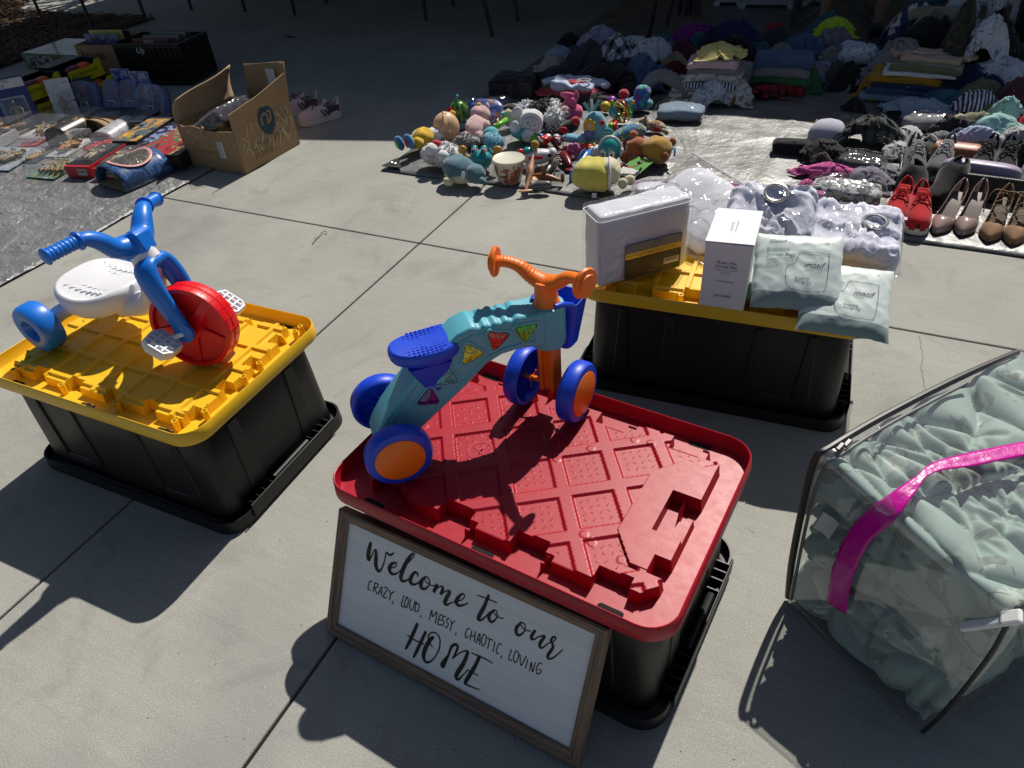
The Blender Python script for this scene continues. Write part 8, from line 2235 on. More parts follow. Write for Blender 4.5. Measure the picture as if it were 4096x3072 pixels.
# --- nearer pile at the right edge, in the sun
crumple((0.367, 3.986), (0.22, 0.15, 0.10), 0, 'charcoal', 'black garment at the left of the sunlit pile', 110)
crumple((0.443, 4.015), (0.30, 0.14, 0.10), 5, 'khaki', 'khaki green garment at the top of the sunlit pile', 111, z=0.03)
crumple((0.369, 4.013), (0.16, 0.10, 0.08), 5, 'cream', 'cream patterned garment at the back of the sunlit pile', 112, z=0.03)
crumple((0.575, 4.163), (0.16, 0.10, 0.12), -10, 'mint', 'mint garment at the back of the sunlit pile', 113, z=0.04)
crumple((0.537, 3.969), (0.28, 0.14, 0.09), -12, 'mint', 'mint green baby sleepsuit draped over the sunlit pile', 114, z=0.05)
crumple((0.417, 3.898), (0.20, 0.12, 0.08), 0, 'navy', 'navy garment under the pale blue hat', 115)
crumple((0.459, 3.852), (0.24, 0.10, 0.07), 12, 'ltblue', 'pale blue knit hat on the sunlit pile', 116, z=0.05, fold=0.2)
crumple((0.461, 3.834), (0.19, 0.09, 0.05), -5, 'white', 'white baby garment with bear print below the pale blue hat', 117)
crumple((0.532, 3.892), (0.14, 0.12, 0.07), 5, 'dotw', 'white lace baby garment right of the bear print one', 118)
crumple((0.608, 3.871), (0.18, 0.18, 0.11), 5, 'stone', 'stone grey hooded top at the right edge of the sunlit pile', 119)
crumple((0.652, 4.119), (0.14, 0.14, 0.08), 5, 'red', 'bright red scrap of clothing at the right edge of the sunlit pile', 120)
crumple((0.646, 3.797), (0.16, 0.14, 0.08), 5, 'charcoal', 'charcoal garment at the right edge below the hooded top', 121)
crumple((0.313, 3.892), (0.14, 0.12, 0.06), 5, 'grey', 'grey knit garment left of the sunlit pile', 122)
bag('clear_bag', (0.251, 4.075), 10, 0.26, 0.16, 0.045, F('grey'), 'crinkled clear bag with grey cloth left of the sunlit pile', 8)
# flat pieces filling the gaps between the heaps
for i, (p, w, d, h, k, lab) in enumerate((
        ((-1.899, 4.500), 0.30, 0.20, 0.06, 'charcoal', 'charcoal cloth between the gift box and the pale blue sweatshirt'), ((-1.507, 4.592), 0.30, 0.22, 0.10, 'navy', 'navy cloth between the plaid flannel and the denim shirt'), ((-1.333, 4.193), 0.26, 0.18, 0.08, 'black', 'black cloth in front of the denim shirt'), ((-1.233, 4.494), 0.28, 0.20, 0.10, 'denim', 'dark denim piece behind the ribbed grey garment'),
        ((-1.325, 4.974), 0.28, 0.2, 0.10, 'mauve', 'mauve cloth right of the white dotted garment'), ((-1.611, 5.144), 0.28, 0.2, 0.09, 'white', 'off-white cloth at the back between plaid and dotted pieces'), ((-1.688, 4.467), 0.34, 0.2, 0.08, 'navy', 'navy cloth behind the pale blue sweatshirt'), ((-1.977, 4.869), 0.26, 0.18, 0.08, 'dkgrey', 'dark grey cloth right of the small light denim piece'),
        ((-0.735, 4.654), 0.20, 0.16, 0.10, 'stone', 'stone grey baby cloth right of the yellow-topped stack'), ((-0.421, 4.900), 0.28, 0.18, 0.10, 'navy', 'navy cloth right of the denim shirt'), ((-0.356, 4.744), 0.26, 0.18, 0.10, 'ltdenim', 'faded denim piece in the middle of the far heap'), ((-0.583, 5.251), 0.30, 0.18, 0.10, 'teal', 'teal cloth right of the red garment'), ((-0.268, 5.149), 0.26, 0.16, 0.10, 'ltdenim', 'faded blue cloth right of the mauve folded garment'),
        ((-0.079, 5.126), 0.26, 0.2, 0.14, 'charcoal', 'charcoal cloth between the far heap and the plaid blanket'), ((-0.032, 4.802), 0.24, 0.18, 0.12, 'dkgrey', 'dark grey cloth left of the long grey garment'), ((0.259, 4.691), 0.30, 0.2, 0.16, 'black', 'black cloth behind the tan tee stack'), ((0.312, 4.551), 0.26, 0.2, 0.12, 'dkgrey', 'dark grey cloth right of the tan tee stack'), ((0.515, 4.510), 0.28, 0.2, 0.14, 'navy', 'navy cloth behind the olive garment'),
        ((0.282, 4.428), 0.24, 0.16, 0.08, 'denim', 'denim piece between the jeans and the teal grey garment'), ((0.526, 4.269), 0.24, 0.16, 0.10, 'green', 'dark green cloth right of the striped top'), ((0.521, 4.214), 0.24, 0.14, 0.09, 'olive', 'olive cloth at the back of the sunlit pile'), ((0.604, 4.012), 0.20, 0.14, 0.08, 'white', 'white cloth at the right of the sunlit pile'), ((0.262, 3.746), 0.18, 0.14, 0.05, 'dkgrey', 'dark grey cloth behind the grey sneakers'), ((0.120, 3.471), 0.16, 0.12, 0.04, 'grey', 'grey cloth left of the grey sneakers'))):
    crumple(p, (w, d, h), 37 * i, k, lab, 150 + i)
# cap, pouch, scarf, fleece
cp = E('baseball_cap', (-0.189, 3.837, 0.014), 'white and lilac baseball cap with two small badges', 'cap', 200)
CAPM = F('lilac')
m = MB()
m.lathe([(0.088, 0.0), (0.090, 0.03), (0.084, 0.055), (0.062, 0.082), (0.025, 0.096), (0.0, 0.098)], 26, cap=(False, False))
m.build('crown', cloth_mat('cap_pale', (0.48, 0.47, 0.56)), cp, smooth=180, solid=0.002)
m = MB()
m.grid(8, 8, lambda a, b: ((a - 0.5) * 0.15 * (1 - 0.25 * b), 0.075 + 0.075 * b, 0.014 - 0.05 * (a - 0.5) ** 2))
m.build('brim', F('charcoal'), cp, smooth=180, solid=0.003)
for px in (-0.03, 0.04):
    m = MB()
    m.sup((0.012, 0.004, 0.014), T((px, -0.086, 0.055)), nu=6, nv=10)
    m.build('badge', PV['gold'], cp)
pc = E('black_pouch', (-0.324, 3.595, 0.014), 'black zipped fabric pouch lying on the bright tarp', 'pouch', 8)
m = MB()
m.rbox((0.088, 0.042, 0.030), 0.022, (14, 8, 6), T((0, 0.03, 0.032)), lambda q: q * (1 + 0.06 * noise.noise(q * 22)))
m.build('body', F('black'), pc, smooth=180)
m = MB()
m.tube([(-0.06, 0.012, 0.062), (0.06, 0.014, 0.062)], 0.0025, 6)
m.box((0.01, 0.010, 0.064), (0.012, 0.004, 0.003))
m.build('zip', P('zip_dark', (0.10, 0.10, 0.10), 0.3, 0.6), pc)
crumple((-0.184, 3.611), (0.20, 0.17, 0.07), 20, 'black', 'black knit garment beside the black pouch', 124, z=0.014)
crumple((-0.176, 3.506), (0.10, 0.09, 0.05), 20, 'charcoal', 'dark cloth below the black knit garment', 125, z=0.014)
sc = E('plaid_scarf', (0.008, 3.824, 0.014), 'black and grey plaid scarf with a fringe of tassels', 'scarf', 0)
o = crumple((0, 0), (0.30, 0.20, 0.12), 10, 'plaidg', '', 126, z=0, name='scarf_body', sharp=2.6)
for k in ('label', 'category', 'group'):
    if k in o:
        del o[k]
o.parent = sc
rnd = random.Random(8)
m = MB()
for k in range(44):
    a = Vector((rnd.uniform(-0.13, 0.02), rnd.uniform(0.02, 0.09), rnd.uniform(0.08, 0.12))) if k < 20 else Vector((-0.12 + rnd.uniform(-0.02, 0.03), rnd.uniform(-0.08, 0.07), rnd.uniform(0.03, 0.08)))
    b = a + Vector((rnd.uniform(-0.07, 0.02), rnd.uniform(-0.05, 0.03), -a.z * 0.45))
    m.tube(smooth_path([a, (a + b) / 2 + Vector((0, 0, 0.012)), b], 3), 0.0028, 5)
tag(m.build('fringe', F('charcoal'), sc, smooth=180), kind='stuff')
crumple((0.169, 3.900), (0.20, 0.20, 0.06), 0, 'stone', 'grey fleece cloth with a white tag beside the plaid scarf', 127, z=0.014)
crumple((0.147, 3.719), (0.14, 0.16, 0.05), 0, 'stone', 'grey fleece scarf end beside the grey sneakers', 128, z=0.014)
bag('clear_bag', (-0.001, 3.542), -8, 0.25, 0.19, 0.030, F('charcoal'), 'clear plastic bag with dark cloth below the plaid scarf', 12)
crumple((-0.143, 3.378), (0.30, 0.09, 0.055), 4, 'hotpink', 'hot pink garment lying above the socks bag', 130, z=0.014)
crumple((-0.199, 3.244), (0.07, 0.08, 0.03), 4, 'hotpink', 'hot pink strap of cloth at the left of the socks bag', 131, z=0.014)
crumple((0.047, 3.358), (0.22, 0.14, 0.06), -20, 'mauve', 'mauve grey garment right of the hot pink one', 132, z=0.014, sharp=2.6)
bg2 = bag('socks_bag', (-0.034, 3.152), -4, 0.34, 0.19, 0.050, cloth_mat('sock_grey', (0.16, 0.17, 0.18), pat=('blot', [(0.45, 0.45, 0.46), (0.12, 0.13, 0.13), (0.5, 0.5, 0.5)], 18)), 'clear bag of grey socks with a paper header', 14)
m = MB()
m.box((-0.10, 0.02, 0.088), (0.035, 0.11, 0.002), T((0, 0, 0), (0, -18, 0)))
hd2 = m.build('header_card', WHT, bg2, smooth=0)
text('adidas', 0.026, INKG, hd2, T((-0.108, -0.02, 0.060), (0, -18, 90)))

# ---------------------------------------------------------------- shoes
def loft_upper(sec, L, n=18):
    """sec: (share of length from toe, half width, sole z, height, gap) -> open shell mesh"""
    m = MB()
    rows = []
    for t, w, z0, h, g in sec:
        y = -L / 2 + L * t
        row = []
        for i in range(n + 1):
            f = i / n
            a = f * 2 * (pi / 2 - g) if f < 0.5 else pi / 2 + g + (f - 0.5) * 2 * (pi / 2 - g)
            ca, sa = cos(a), sin(a)
            row.append((w * math.copysign(abs(ca) ** 0.75, ca), y, z0 + h * sa ** 0.85))
        rows.append(row)
    v = [p for r in rows for p in r]
    f = []
    for k in range(len(rows) - 1):
        open_ = sec[k][4] > 0.02 and sec[k + 1][4] > 0.02
        for i in range(n):
            if open_ and i == n // 2 - 0 - (n % 2 == 0) * 0 and False:
                continue
            f.append((k * (n + 1) + i, k * (n + 1) + i + 1, (k + 1) * (n + 1) + i + 1, (k + 1) * (n + 1) + i))
    # drop the strip that bridges the opening
    mid = n // 2
    keep = []
    for q in f:
        k = q[0] // (n + 1)
        i = q[0] % (n + 1)
        if i == mid - 1 and sec[k][4] > 0.02 and sec[k + 1][4] > 0.02:
            continue
        keep.append(q)
    m.add(v, keep)
    return m
def outline(sec, L, grow):
    r = [(w + grow, -L / 2 + L * t) for t, w, z0, h, g in sec]
    return [(x, y) for x, y in r] + [(-x, y) for x, y in reversed(r)]
SNK = [(0.0, 0.010, 0.0, 0.030, 0), (0.03, 0.028, 0.0, 0.040, 0), (0.10, 0.040, 0.0, 0.050, 0), (0.22, 0.046, 0.0, 0.056, 0), (0.34, 0.047, 0.0, 0.066, 0), (0.44, 0.044, 0.0, 0.076, 0.10), (0.56, 0.040, 0.0, 0.088, 0.45), (0.66, 0.037, 0.0, 0.086, 0.85), (0.78, 0.036, 0.0, 0.078, 0.95), (0.88, 0.034, 0.0, 0.086, 0.85), (0.95, 0.029, 0.0, 0.100, 0.55), (0.985, 0.020, 0.0, 0.104, 0.35), (1.0, 0.008, 0.0, 0.104, 0.2)]
def sneaker(loc, rz, upper, sole, lace, label, L=0.27, hi=1.0, name='sneaker', group=None, z=0.014, patch=None, tip=None):
    e = E(name, (loc[0], loc[1], z), label, 'shoe', rz, group)
    sec = [(t, w, 0.022, h * hi, g) for t, w, z0, h, g in SNK]
    u = loft_upper(sec, L).build('upper', upper, e, smooth=180, solid=0.005)
    ol = outline(SNK, L, 0.005)
    m = MB()
    lo = [(x * 0.96, y * 0.98, 0.0 + 0.010 * max(0, -y / (L / 2) - 0.7)) for x, y in ol]
    m.loft([lo, [(x, y, 0.012) for x, y in ol], [(x * 0.99, y * 0.995, 0.030) for x, y in ol]])
    m.build('sole', sole, e, smooth=50)
    m = MB()
    m.rbox((0.022, 0.040, 0.005), 0.004, (4, 6, 2), T((0, 0.022, 0.098 * hi), (24, 0, 0)))
    m.build('tongue', upper, e, smooth=60)
    for i in range(5):
        m = MB()
        y = -L / 2 + L * (0.38 + 0.055 * i)
        zz = 0.022 + (0.072 + 0.0065 * i) * hi + 0.003
        s = 1 if i % 2 else -1
        m.tube(smooth_path([(-0.022, y - s * 0.005, zz - 0.008), (0, y, zz + 0.001), (0.022, y + s * 0.005, zz - 0.008)], 4), 0.0026, 6)
        m.build('lace', lace, e, smooth=60)
    m = MB()
    for s in (-1, 1):
        m.tube(smooth_path([(0, 0.0, 0.118 * hi), (s * 0.018, -0.012, 0.126 * hi), (s * 0.030, -0.006, 0.112 * hi), (s * 0.010, 0.0, 0.112 * hi)], 4), 0.0024, 6)
        m.tube(smooth_path([(0, 0.0, 0.118 * hi), (s * 0.022, -0.03, 0.108 * hi), (s * 0.034, -0.05, 0.085 * hi)], 4), 0.0024, 6)
    m.build('lace_bow', lace, e, smooth=60)
    m = MB()
    m.prism([(x * 0.86, y * 0.92 + 0.01) for x, y in ol if y > -0.02], 0.030, 0.034)
    m.build('insole', P('insole_dark', (0.03, 0.03, 0.03), 0.9), e, smooth=0)
    if patch:
        for s in (-1, 1):
            m = MB()
            m.rbox((0.002, 0.040, 0.020), 0.0018, (2, 6, 4), T((s * 0.0375, 0.082, 0.062 * hi), (0, s * 8, s * 6)))
            m.build('side_patch', patch, e, smooth=60)
            for k in range(2):
                m = MB()
                m.box((0, 0, 0), (0.002, 0.010, 0.045), T((s * 0.043, 0.012 + k * 0.022, 0.055 * hi), (28, s * -14, 0)))
                m.build('side_stripe', patch, e, smooth=0)
    if tip:
        m = MB()
        m.sup((0.040, 0.030, 0.020), T((0, -L / 2 + 0.032, 0.030)), 0.8, 0.9, 10, 18)
        m.build('toe_guard', tip, e, smooth=180)
    return e
RK = cloth_mat('shoe_red', (0.48, 0.015, 0.02), bump=(900, 0.4, 0.001))
SOLE_W = P('sole_white', (0.60, 0.59, 0.57), 0.6)
SOLE_G = P('sole_grey', (0.42, 0.42, 0.42), 0.6)
sneaker((0.173, 3.065), -6, RK, SOLE_W, RK, 'red knit sneaker on the left of the pair, half behind the curtain bag', group='red sneakers')
sneaker((0.247, 3.049), 2, RK, SOLE_W, RK, 'red knit sneaker on the right of the pair, beside the taupe heels', group='red sneakers')
GK = cloth_mat('shoe_grey', (0.13, 0.13, 0.135))
sneaker((0.208, 3.544), 6, GK, SOLE_W, P('lace_grey', (0.42, 0.42, 0.42), 0.8), 'grey sneaker with pale laces on the left of the pair behind the black boots', group='grey sneakers', hi=1.1)
sneaker((0.318, 3.576), -10, GK, SOLE_W, P('lace_grey', (0.42, 0.42, 0.42), 0.8), 'grey sneaker with pale laces on the right of the pair, by the tan handbag', group='grey sneakers', hi=1.1)
BKS = cloth_mat('shoe_black', (0.018, 0.018, 0.02))
for p, r, lab in (((0.480, 3.602), -12, 'black trainer with white sole on the left of its pair'), ((0.562, 3.606), -4, 'black trainer with white sole on the right of its pair')):
    e = sneaker(p, r, BKS, SOLE_W, BKS, lab, group='black trainers', hi=1.15)
    text('NIKE', 0.014, WHT, e, T((-0.016, 0.052, 0.128), (70, 0, 0)))
sneaker((0.653, 3.500), -8, GK, SOLE_G, GK, 'grey shoe cut off by the right edge of the photo')
PK = cloth_mat('shoe_pink', (0.56, 0.47, 0.53))
PKD = cloth_mat('shoe_plum', (0.09, 0.055, 0.075))
sneaker((-3.053, 3.417), -122 + 90, PK, SOLE_W, PKD, 'pale pink sneaker lying clear of the cardboard box', z=0.002, group='pale pink sneakers', patch=PKD, tip=cloth_mat('shoe_toe', (0.20, 0.10, 0.11)))
sneaker((-3.282, 3.495), -122 + 78, PK, SOLE_W, PKD, 'pale pink sneaker half hidden behind the cardboard box', z=0.002, group='pale pink sneakers', patch=PKD, tip=cloth_mat('shoe_toe', (0.20, 0.10, 0.11)))
# ankle boots in black suede, slumped
for p, r, lab in (((0.223, 3.231), 14, 'black suede ankle boot on the left, toe towards the socks bag'), ((0.338, 3.303), -20, 'black suede ankle boot on the right, leaning on the lilac case')):
    e = E('ankle_boot', (*p, 0.014), lab, 'shoe', r, 'black ankle boots')
    sec = [(0.0, 0.012, 0.014, 0.030, 0), (0.08, 0.036, 0.014, 0.048, 0), (0.25, 0.045, 0.014, 0.060, 0), (0.42, 0.046, 0.014, 0.085, 0), (0.55, 0.048, 0.014, 0.110, 0.0), (0.62, 0.050, 0.014, 0.130, 0.20), (0.75, 0.050, 0.014, 0.135, 0.50), (0.90, 0.046, 0.014, 0.130, 0.45), (0.98, 0.030, 0.014, 0.125, 0.2), (1.0, 0.012, 0.014, 0.12, 0.1)]
    m = loft_upper(sec, 0.27)
    m.v = [(x + 0.012 * noise.noise(Vector((x, y, z)) * 16) + 0.15 * max(0, z - 0.10) * 0.4, y + 0.010 * noise.noise(Vector((y, z, x)) * 18), z + 0.006 * noise.noise(Vector((z, x, y)) * 22)) for x, y, z in m.v]
    m.build('shaft', BKS, e, smooth=180, solid=0.006)
    m = MB()
    m.prism(outline(sec, 0.27, 0.004), 0, 0.018)
    m.build('sole', P('sole_black', (0.012, 0.012, 0.012), 0.6), e, smooth=40)
# pumps
HEEL = [(0.0, 0.003, 0.004, 0.014, 0), (0.05, 0.014, 0.003, 0.024, 0), (0.12, 0.026, 0.003, 0.032, 0), (0.20, 0.035, 0.003, 0.040, 0), (0.275, 0.0385, 0.003, 0.046, 0.0), (0.30, 0.039, 0.004, 0.046, 0.35), (0.36, 0.038, 0.010, 0.044, 1.02), (0.50, 0.032, 0.030, 0.042, 1.12), (0.65, 0.028, 0.052, 0.045, 1.12), (0.80, 0.028, 0.068, 0.052, 1.08), (0.92, 0.026, 0.074, 0.060, 0.95), (0.98, 0.018, 0.076, 0.066, 0.6), (1.0, 0.008, 0.077, 0.068, 0.3)]
def pump(loc, rz, upper, inner, label, lace=None, group=None):
    e = E('heeled_shoe', (loc[0], loc[1], 0.016), label, 'shoe', rz, group)
    L = 0.245
    loft_upper(HEEL, L).build('upper', upper, e, smooth=180, solid=0.003)
    m = MB()
    top, bot = [], []
    rows = [[(-w * 0.97, -L / 2 + L * t, z0 + 0.004), (w * 0.97, -L / 2 + L * t, z0 + 0.004), (w * 0.97, -L / 2 + L * t, z0 - 0.002), (-w * 0.97, -L / 2 + L * t, z0 - 0.002)] for t, w, z0, h, g in HEEL]
    m.loft(rows)
    m.build('insole', inner, e, smooth=40, fix=True)
    m = MB()
    m.loft([[(0.006 * cos(a), 0.106 + 0.006 * sin(a), 0.0) for a in [2 * pi * i / 12 for i in range(12)]], [(0.007 * cos(a), 0.108 + 0.008 * sin(a), 0.035) for a in [2 * pi * i / 12 for i in range(12)]], [(0.020 * cos(a), 0.104 + 0.017 * sin(a), 0.074) for a in [2 * pi * i / 12 for i in range(12)]]])
    m.build('heel', upper if not lace else P('heel_dark', (0.05, 0.03, 0.02), 0.5), e, smooth=60)
    if lace:
        for i in range(5):
            m = MB()
            y = -0.035 + i * 0.026
            z = 0.052 + 0.018 * i * 0.8
            s = 1 if i % 2 else -1
            m.tube(smooth_path([(-0.030, y - s * 0.010, z - 0.004), (0, y, z + 0.010), (0.030, y + s * 0.010, z - 0.004)], 5), 0.0022, 6)
            m.build('lace', lace, e, smooth=60)
        m = MB()
        for s in (-1, 1):
            m.tube(smooth_path([(0, 0.075, 0.125), (s * 0.04, 0.06, 0.13), (s * 0.055, 0.03, 0.09), (s * 0.05, 0.0, 0.06)], 5), 0.002, 6)
        m.build('lace_end', lace, e, smooth=60)
    return e
TAU = P('patent_taupe', (0.36, 0.25, 0.22), 0.16, coat=0.8, var=0.05)
TAUI = P('insole_taupe', (0.17, 0.13, 0.115), 0.6)
SUE = cloth_mat('suede_tan', (0.30, 0.17, 0.085))
SUEI = P('insole_brown', (0.11, 0.075, 0.05), 0.7)
LCB = P('lace_brown', (0.16, 0.08, 0.03), 0.6)
pump((0.352, 3.066), -16, TAU, TAUI, 'taupe patent high heel, left one of the pair beside the red sneakers', group='taupe heels')
pump((0.431, 3.080), -11, TAU, TAUI, 'taupe patent high heel, right one of the pair, beside the tan lace-up', group='taupe heels')
pump((0.519, 3.059), -10, SUE, SUEI, 'tan suede lace-up heel, left one of its pair', LCB, group='tan lace-up heels')
pump((0.594, 3.056), -8, SUE, SUEI, 'tan suede lace-up heel at the right edge of the photo', LCB, group='tan lace-up heels')
# lilac case, black wallet, tan handbag
e = E('lilac_case', (0.459, 3.429, 0.014), 'lilac half-moon case behind the black wallet', 'case', -6)
m = MB()
m.sup((0.150, 0.035, 0.060), T((0, 0, 0.060)), 0.45, 0.5, 14, 30)
m.build('body', P('lilac_vinyl', (0.34, 0.28, 0.40), 0.4, var=0.05), e, smooth=180)
m = MB()
m.tube([(0.150 * cos(a), -0.002, 0.060 + 0.060 * sin(a)) for a in [pi * i / 24 for i in range(25)]], 0.003, 6, flat=0.6)
m.build('piping', P('lilac_edge', (0.42, 0.38, 0.36), 0.4), e)
e = E('black_wallet', (0.509, 3.319, 0.014), 'black textured leather wallet behind the heels', 'wallet', -4)
LEA = P('leather_black', (0.015, 0.015, 0.016), 0.35, bump=(500, 0.6, 0.002))
m = MB()
m.rbox((0.115, 0.016, 0.052), 0.010, (18, 4, 8), T((0, 0, 0.052), (-12, 0, 0)))
m.build('body', LEA, e, smooth=60)
m = MB()
m.box((0, -0.018, 0.070), (0.222, 0.002, 0.003), T((0, 0, 0), (-12, 0, 0)))
m.build('stitching', P('stitch', (0.2, 0.2, 0.2), 0.7), e, smooth=0)
e = E('handbag', (0.392, 3.683, 0.014), 'small tan leather handbag with a gold chain', 'handbag', -4)
TAN = P('leather_tan', (0.33, 0.12, 0.055), 0.42, bump=(260, 0.4, 0.002), var=0.1)
m = MB()
m.rbox((0.115, 0.035, 0.040), 0.016, (18, 8, 8), T((0, 0, 0.042)), lambda q: q * (1 + 0.04 * noise.noise(q * 20)))
m.build('body', TAN, e, smooth=60)
m = MB()
m.rbox((0.090, 0.040, 0.008), 0.007, (14, 8, 2), T((-0.02, -0.004, 0.086), (6, 0, 0)), lambda q: q + Vector((0, 0, -6 * q.y * q.y)))
m.build('flap', TAN, e, smooth=60)
m = MB()
m.tube(smooth_path([(-0.10, 0, 0.075), (-0.13, -0.02, 0.055), (-0.15, -0.03, 0.02)], 5), 0.004, 6)
m.build('chain', P('gold_chain', (0.6, 0.42, 0.12), 0.3, 1.0), e)
m = MB()
m.tube(smooth_path([(-0.09, 0.01, 0.08), (-0.13, 0.05, 0.10), (-0.17, 0.06, 0.09), (-0.18, 0.03, 0.06)], 5), 0.006, 7, flat=0.5)
m.build('strap', LEA, e)

# ================================================================ far shade: tables, chair, seated person, bins
LEGM = P('leg_dark', (0.02, 0.02, 0.022), 0.45)
TOPM = P('table_top', (0.30, 0.30, 0.31), 0.5)
def table(name, x0, x1, y0, y1, h, label, lean=0.0, rz=0.0):
    t = E(name, ((x0 + x1) / 2, (y0 + y1) / 2, 0), label, 'table', rz, 'folding tables in the far shade')
    w, d = x1 - x0, y1 - y0
    m = MB()
    m.rbox((w / 2 + 0.12, d / 2 + 0.08, 0.02), 0.015, (6, 4, 2), T((0, 0, h)))
    m.build('table_top', TOPM, t, smooth=50)
    for sx in (-1, 1):
        for sy in (-1, 1):
            m = MB()
            m.tube([(sx * w / 2, sy * d / 2, 0.0), (sx * (w / 2 - lean), sy * (d / 2 - lean * 0.3), h - 0.02)], 0.016, 9)
            m.build('leg', LEGM, t)
    for sx in (-1, 1):
        m = MB()
        m.tube([(sx * (w / 2 - lean * 0.4), -d / 2, h * 0.45), (sx * (w / 2 - lean * 0.4), d / 2, h * 0.45)], 0.010, 8)
        m.build('stretcher', LEGM, t)
table('folding_table', -5.18, -3.72, 5.79, 6.28, 0.74, 'folding table with dark legs in the middle of the far shade')
table('folding_table', -6.58, -5.85, 5.84, 6.60, 0.74, 'small folding table with dark legs left of the middle one')
table('folding_table', -8.30, -6.70, 4.75, 5.35, 0.74, 'folding table with dark legs beside the mulch bed', rz=0)
table('folding_table', -2.87, -1.60, 5.40, 5.88, 0.74, 'folding table with splayed dark legs behind the clothes heap', lean=-0.12)
# black-and-white printed skirt hanging from the table edge
m = MB()
m.grid(16, 14, lambda a, b: (0.10 * (a - 0.5) * (1 + 0.5 * (1 - b)), 0.03 * sin(a * 14), 0.42 * b))
o = m.build('hanging_skirt', cloth_mat('skirt_print', (0.014, 0.014, 0.016), pat=('blot', [(0.014, 0.014, 0.016), (0.014, 0.014, 0.016), (0.5, 0.5, 0.5)], 60)), smooth=180, solid=0.003)
move(o, (-1.169, 4.806, 0.33))
tag(o, 'black skirt with small white print hanging at the back', 'garment')
# white tubs standing at the back
WB = plastic('tub_white', (0.50, 0.50, 0.54), 0.5)
for p, w, lab in (((-0.970, 6.500), 0.44, 'white plastic tub at the back, right of the hanging skirt'), ((-1.281, 6.554), 0.22, 'white plastic tub at the back, partly behind the skirt'), ((-0.620, 6.631), 0.16, 'narrow white tub behind the camp chair')):
    e = E('white_tub', (*p, 0), lab, 'tub', 4, 'white tubs at the back')
    m = MB()
    m.loft([[(x, y + 0.16, z) for x, y in rrect(w * k, 0.30 * k, 0.03, 4)] for k, z in ((0.88, 0.03), (0.90, 0.034), (1.0, 0.30), (1.04, 0.30), (1.04, 0.325))])
    m.build('tub_body', WB, e, smooth=40)
    for s in (-1, 1):
        m = MB()
        m.box((s * w * 0.42, 0.03, 0.02), (0.05, 0.06, 0.04))
        m.build('foot', WB, e, smooth=0, bevel=0.004)
# camp chair
ch = E('camp_chair', (-0.42, 6.22, 0), 'folding camp chair with crossed metal legs behind the lime green shirt', 'chair', 4)
TUB = P('chair_tube', (0.10, 0.10, 0.105), 0.35, 0.6)
for a, b in (((-0.28, -0.24, 0), (0.24, -0.20, 0.44)), ((0.28, -0.24, 0), (-0.24, -0.20, 0.44)), ((-0.28, 0.24, 0), (0.24, 0.20, 0.44)), ((0.28, 0.24, 0), (-0.24, 0.20, 0.44)), ((-0.28, -0.24, 0), (-0.26, 0.20, 0.44)), ((-0.28, 0.24, 0), (-0.26, -0.20, 0.44)), ((0.28, -0.24, 0), (0.26, 0.20, 0.44)), ((0.28, 0.24, 0), (0.26, -0.20, 0.44))):
    m = MB()
    m.tube([a, b], 0.010, 8)
    m.build('cross_leg', TUB, ch)
for sx in (-1, 1):
    m = MB()
    m.tube([(sx * 0.29, -0.25, 0), (sx * 0.29, -0.24, 0.62)], 0.011, 8)
    m.build('front_post', TUB, ch)
    m = MB()
    m.tube([(sx * 0.27, 0.22, 0.30), (sx * 0.26, 0.32, 0.92)], 0.010, 8)
    m.build('back_post', TUB, ch)
m = MB()
m.grid(10, 10, lambda a, b: ((a - 0.5) * 0.5, (b - 0.5) * 0.42, 0.44 - 0.06 * sin(pi * a) * sin(pi * b)))
m.build('seat', F('charcoal'), ch, smooth=180, solid=0.004)
m = MB()
m.grid(10, 10, lambda a, b: ((a - 0.5) * 0.5, 0.24 + 0.10 * b + 0.04 * sin(pi * a), 0.46 + 0.46 * b))
m.build('backrest', F('charcoal'), ch, smooth=180, solid=0.004)
# seated person: one skinned body, clothes as children
def skin_obj(name, verts, edges, mat, parent=None, root=0, sub=2):
    me = bpy.data.meshes.new(name)
    me.from_pydata([v[:3] for v in verts], edges, [])
    me.materials.append(mat)
    o = bpy.data.objects.new(name, me)
    COL.objects.link(o)
    o.parent = parent
    md = o.modifiers.new('skin', 'SKIN')
    md.use_smooth_shade = True
    for i, v in enumerate(verts):
        sv = me.skin_vertices[0].data[i]
        sv.radius = (v[3], v[3])
        sv.use_root = (i == root)
    md = o.modifiers.new('sub', 'SUBSURF')
    md.levels = md.render_levels = sub
    return o
pe = E('person', (-0.42, 6.16, 0), 'person seated in a camp chair, only bare shins and dark shoes in view', 'person', 4)
SKN = P('skin', (0.30, 0.165, 0.11), 0.55, var=0.06)
fl = Vector((-0.496, 5.914, 0)) - Vector((-0.42, 6.16, 0))
fr2 = Vector((-0.143, 5.809, 0)) - Vector((-0.42, 6.16, 0))
V = [(0, 0.04, 0.50, 0.135), (0, 0.08, 0.68, 0.125), (0, 0.10, 0.86, 0.145), (0, 0.10, 0.99, 0.06), (0, 0.08, 1.05, 0.052), (0, 0.05, 1.13, 0.085), (0, 0.05, 1.22, 0.075)]
Ed = [(0, 1), (1, 2), (2, 3), (3, 4), (4, 5), (5, 6)]
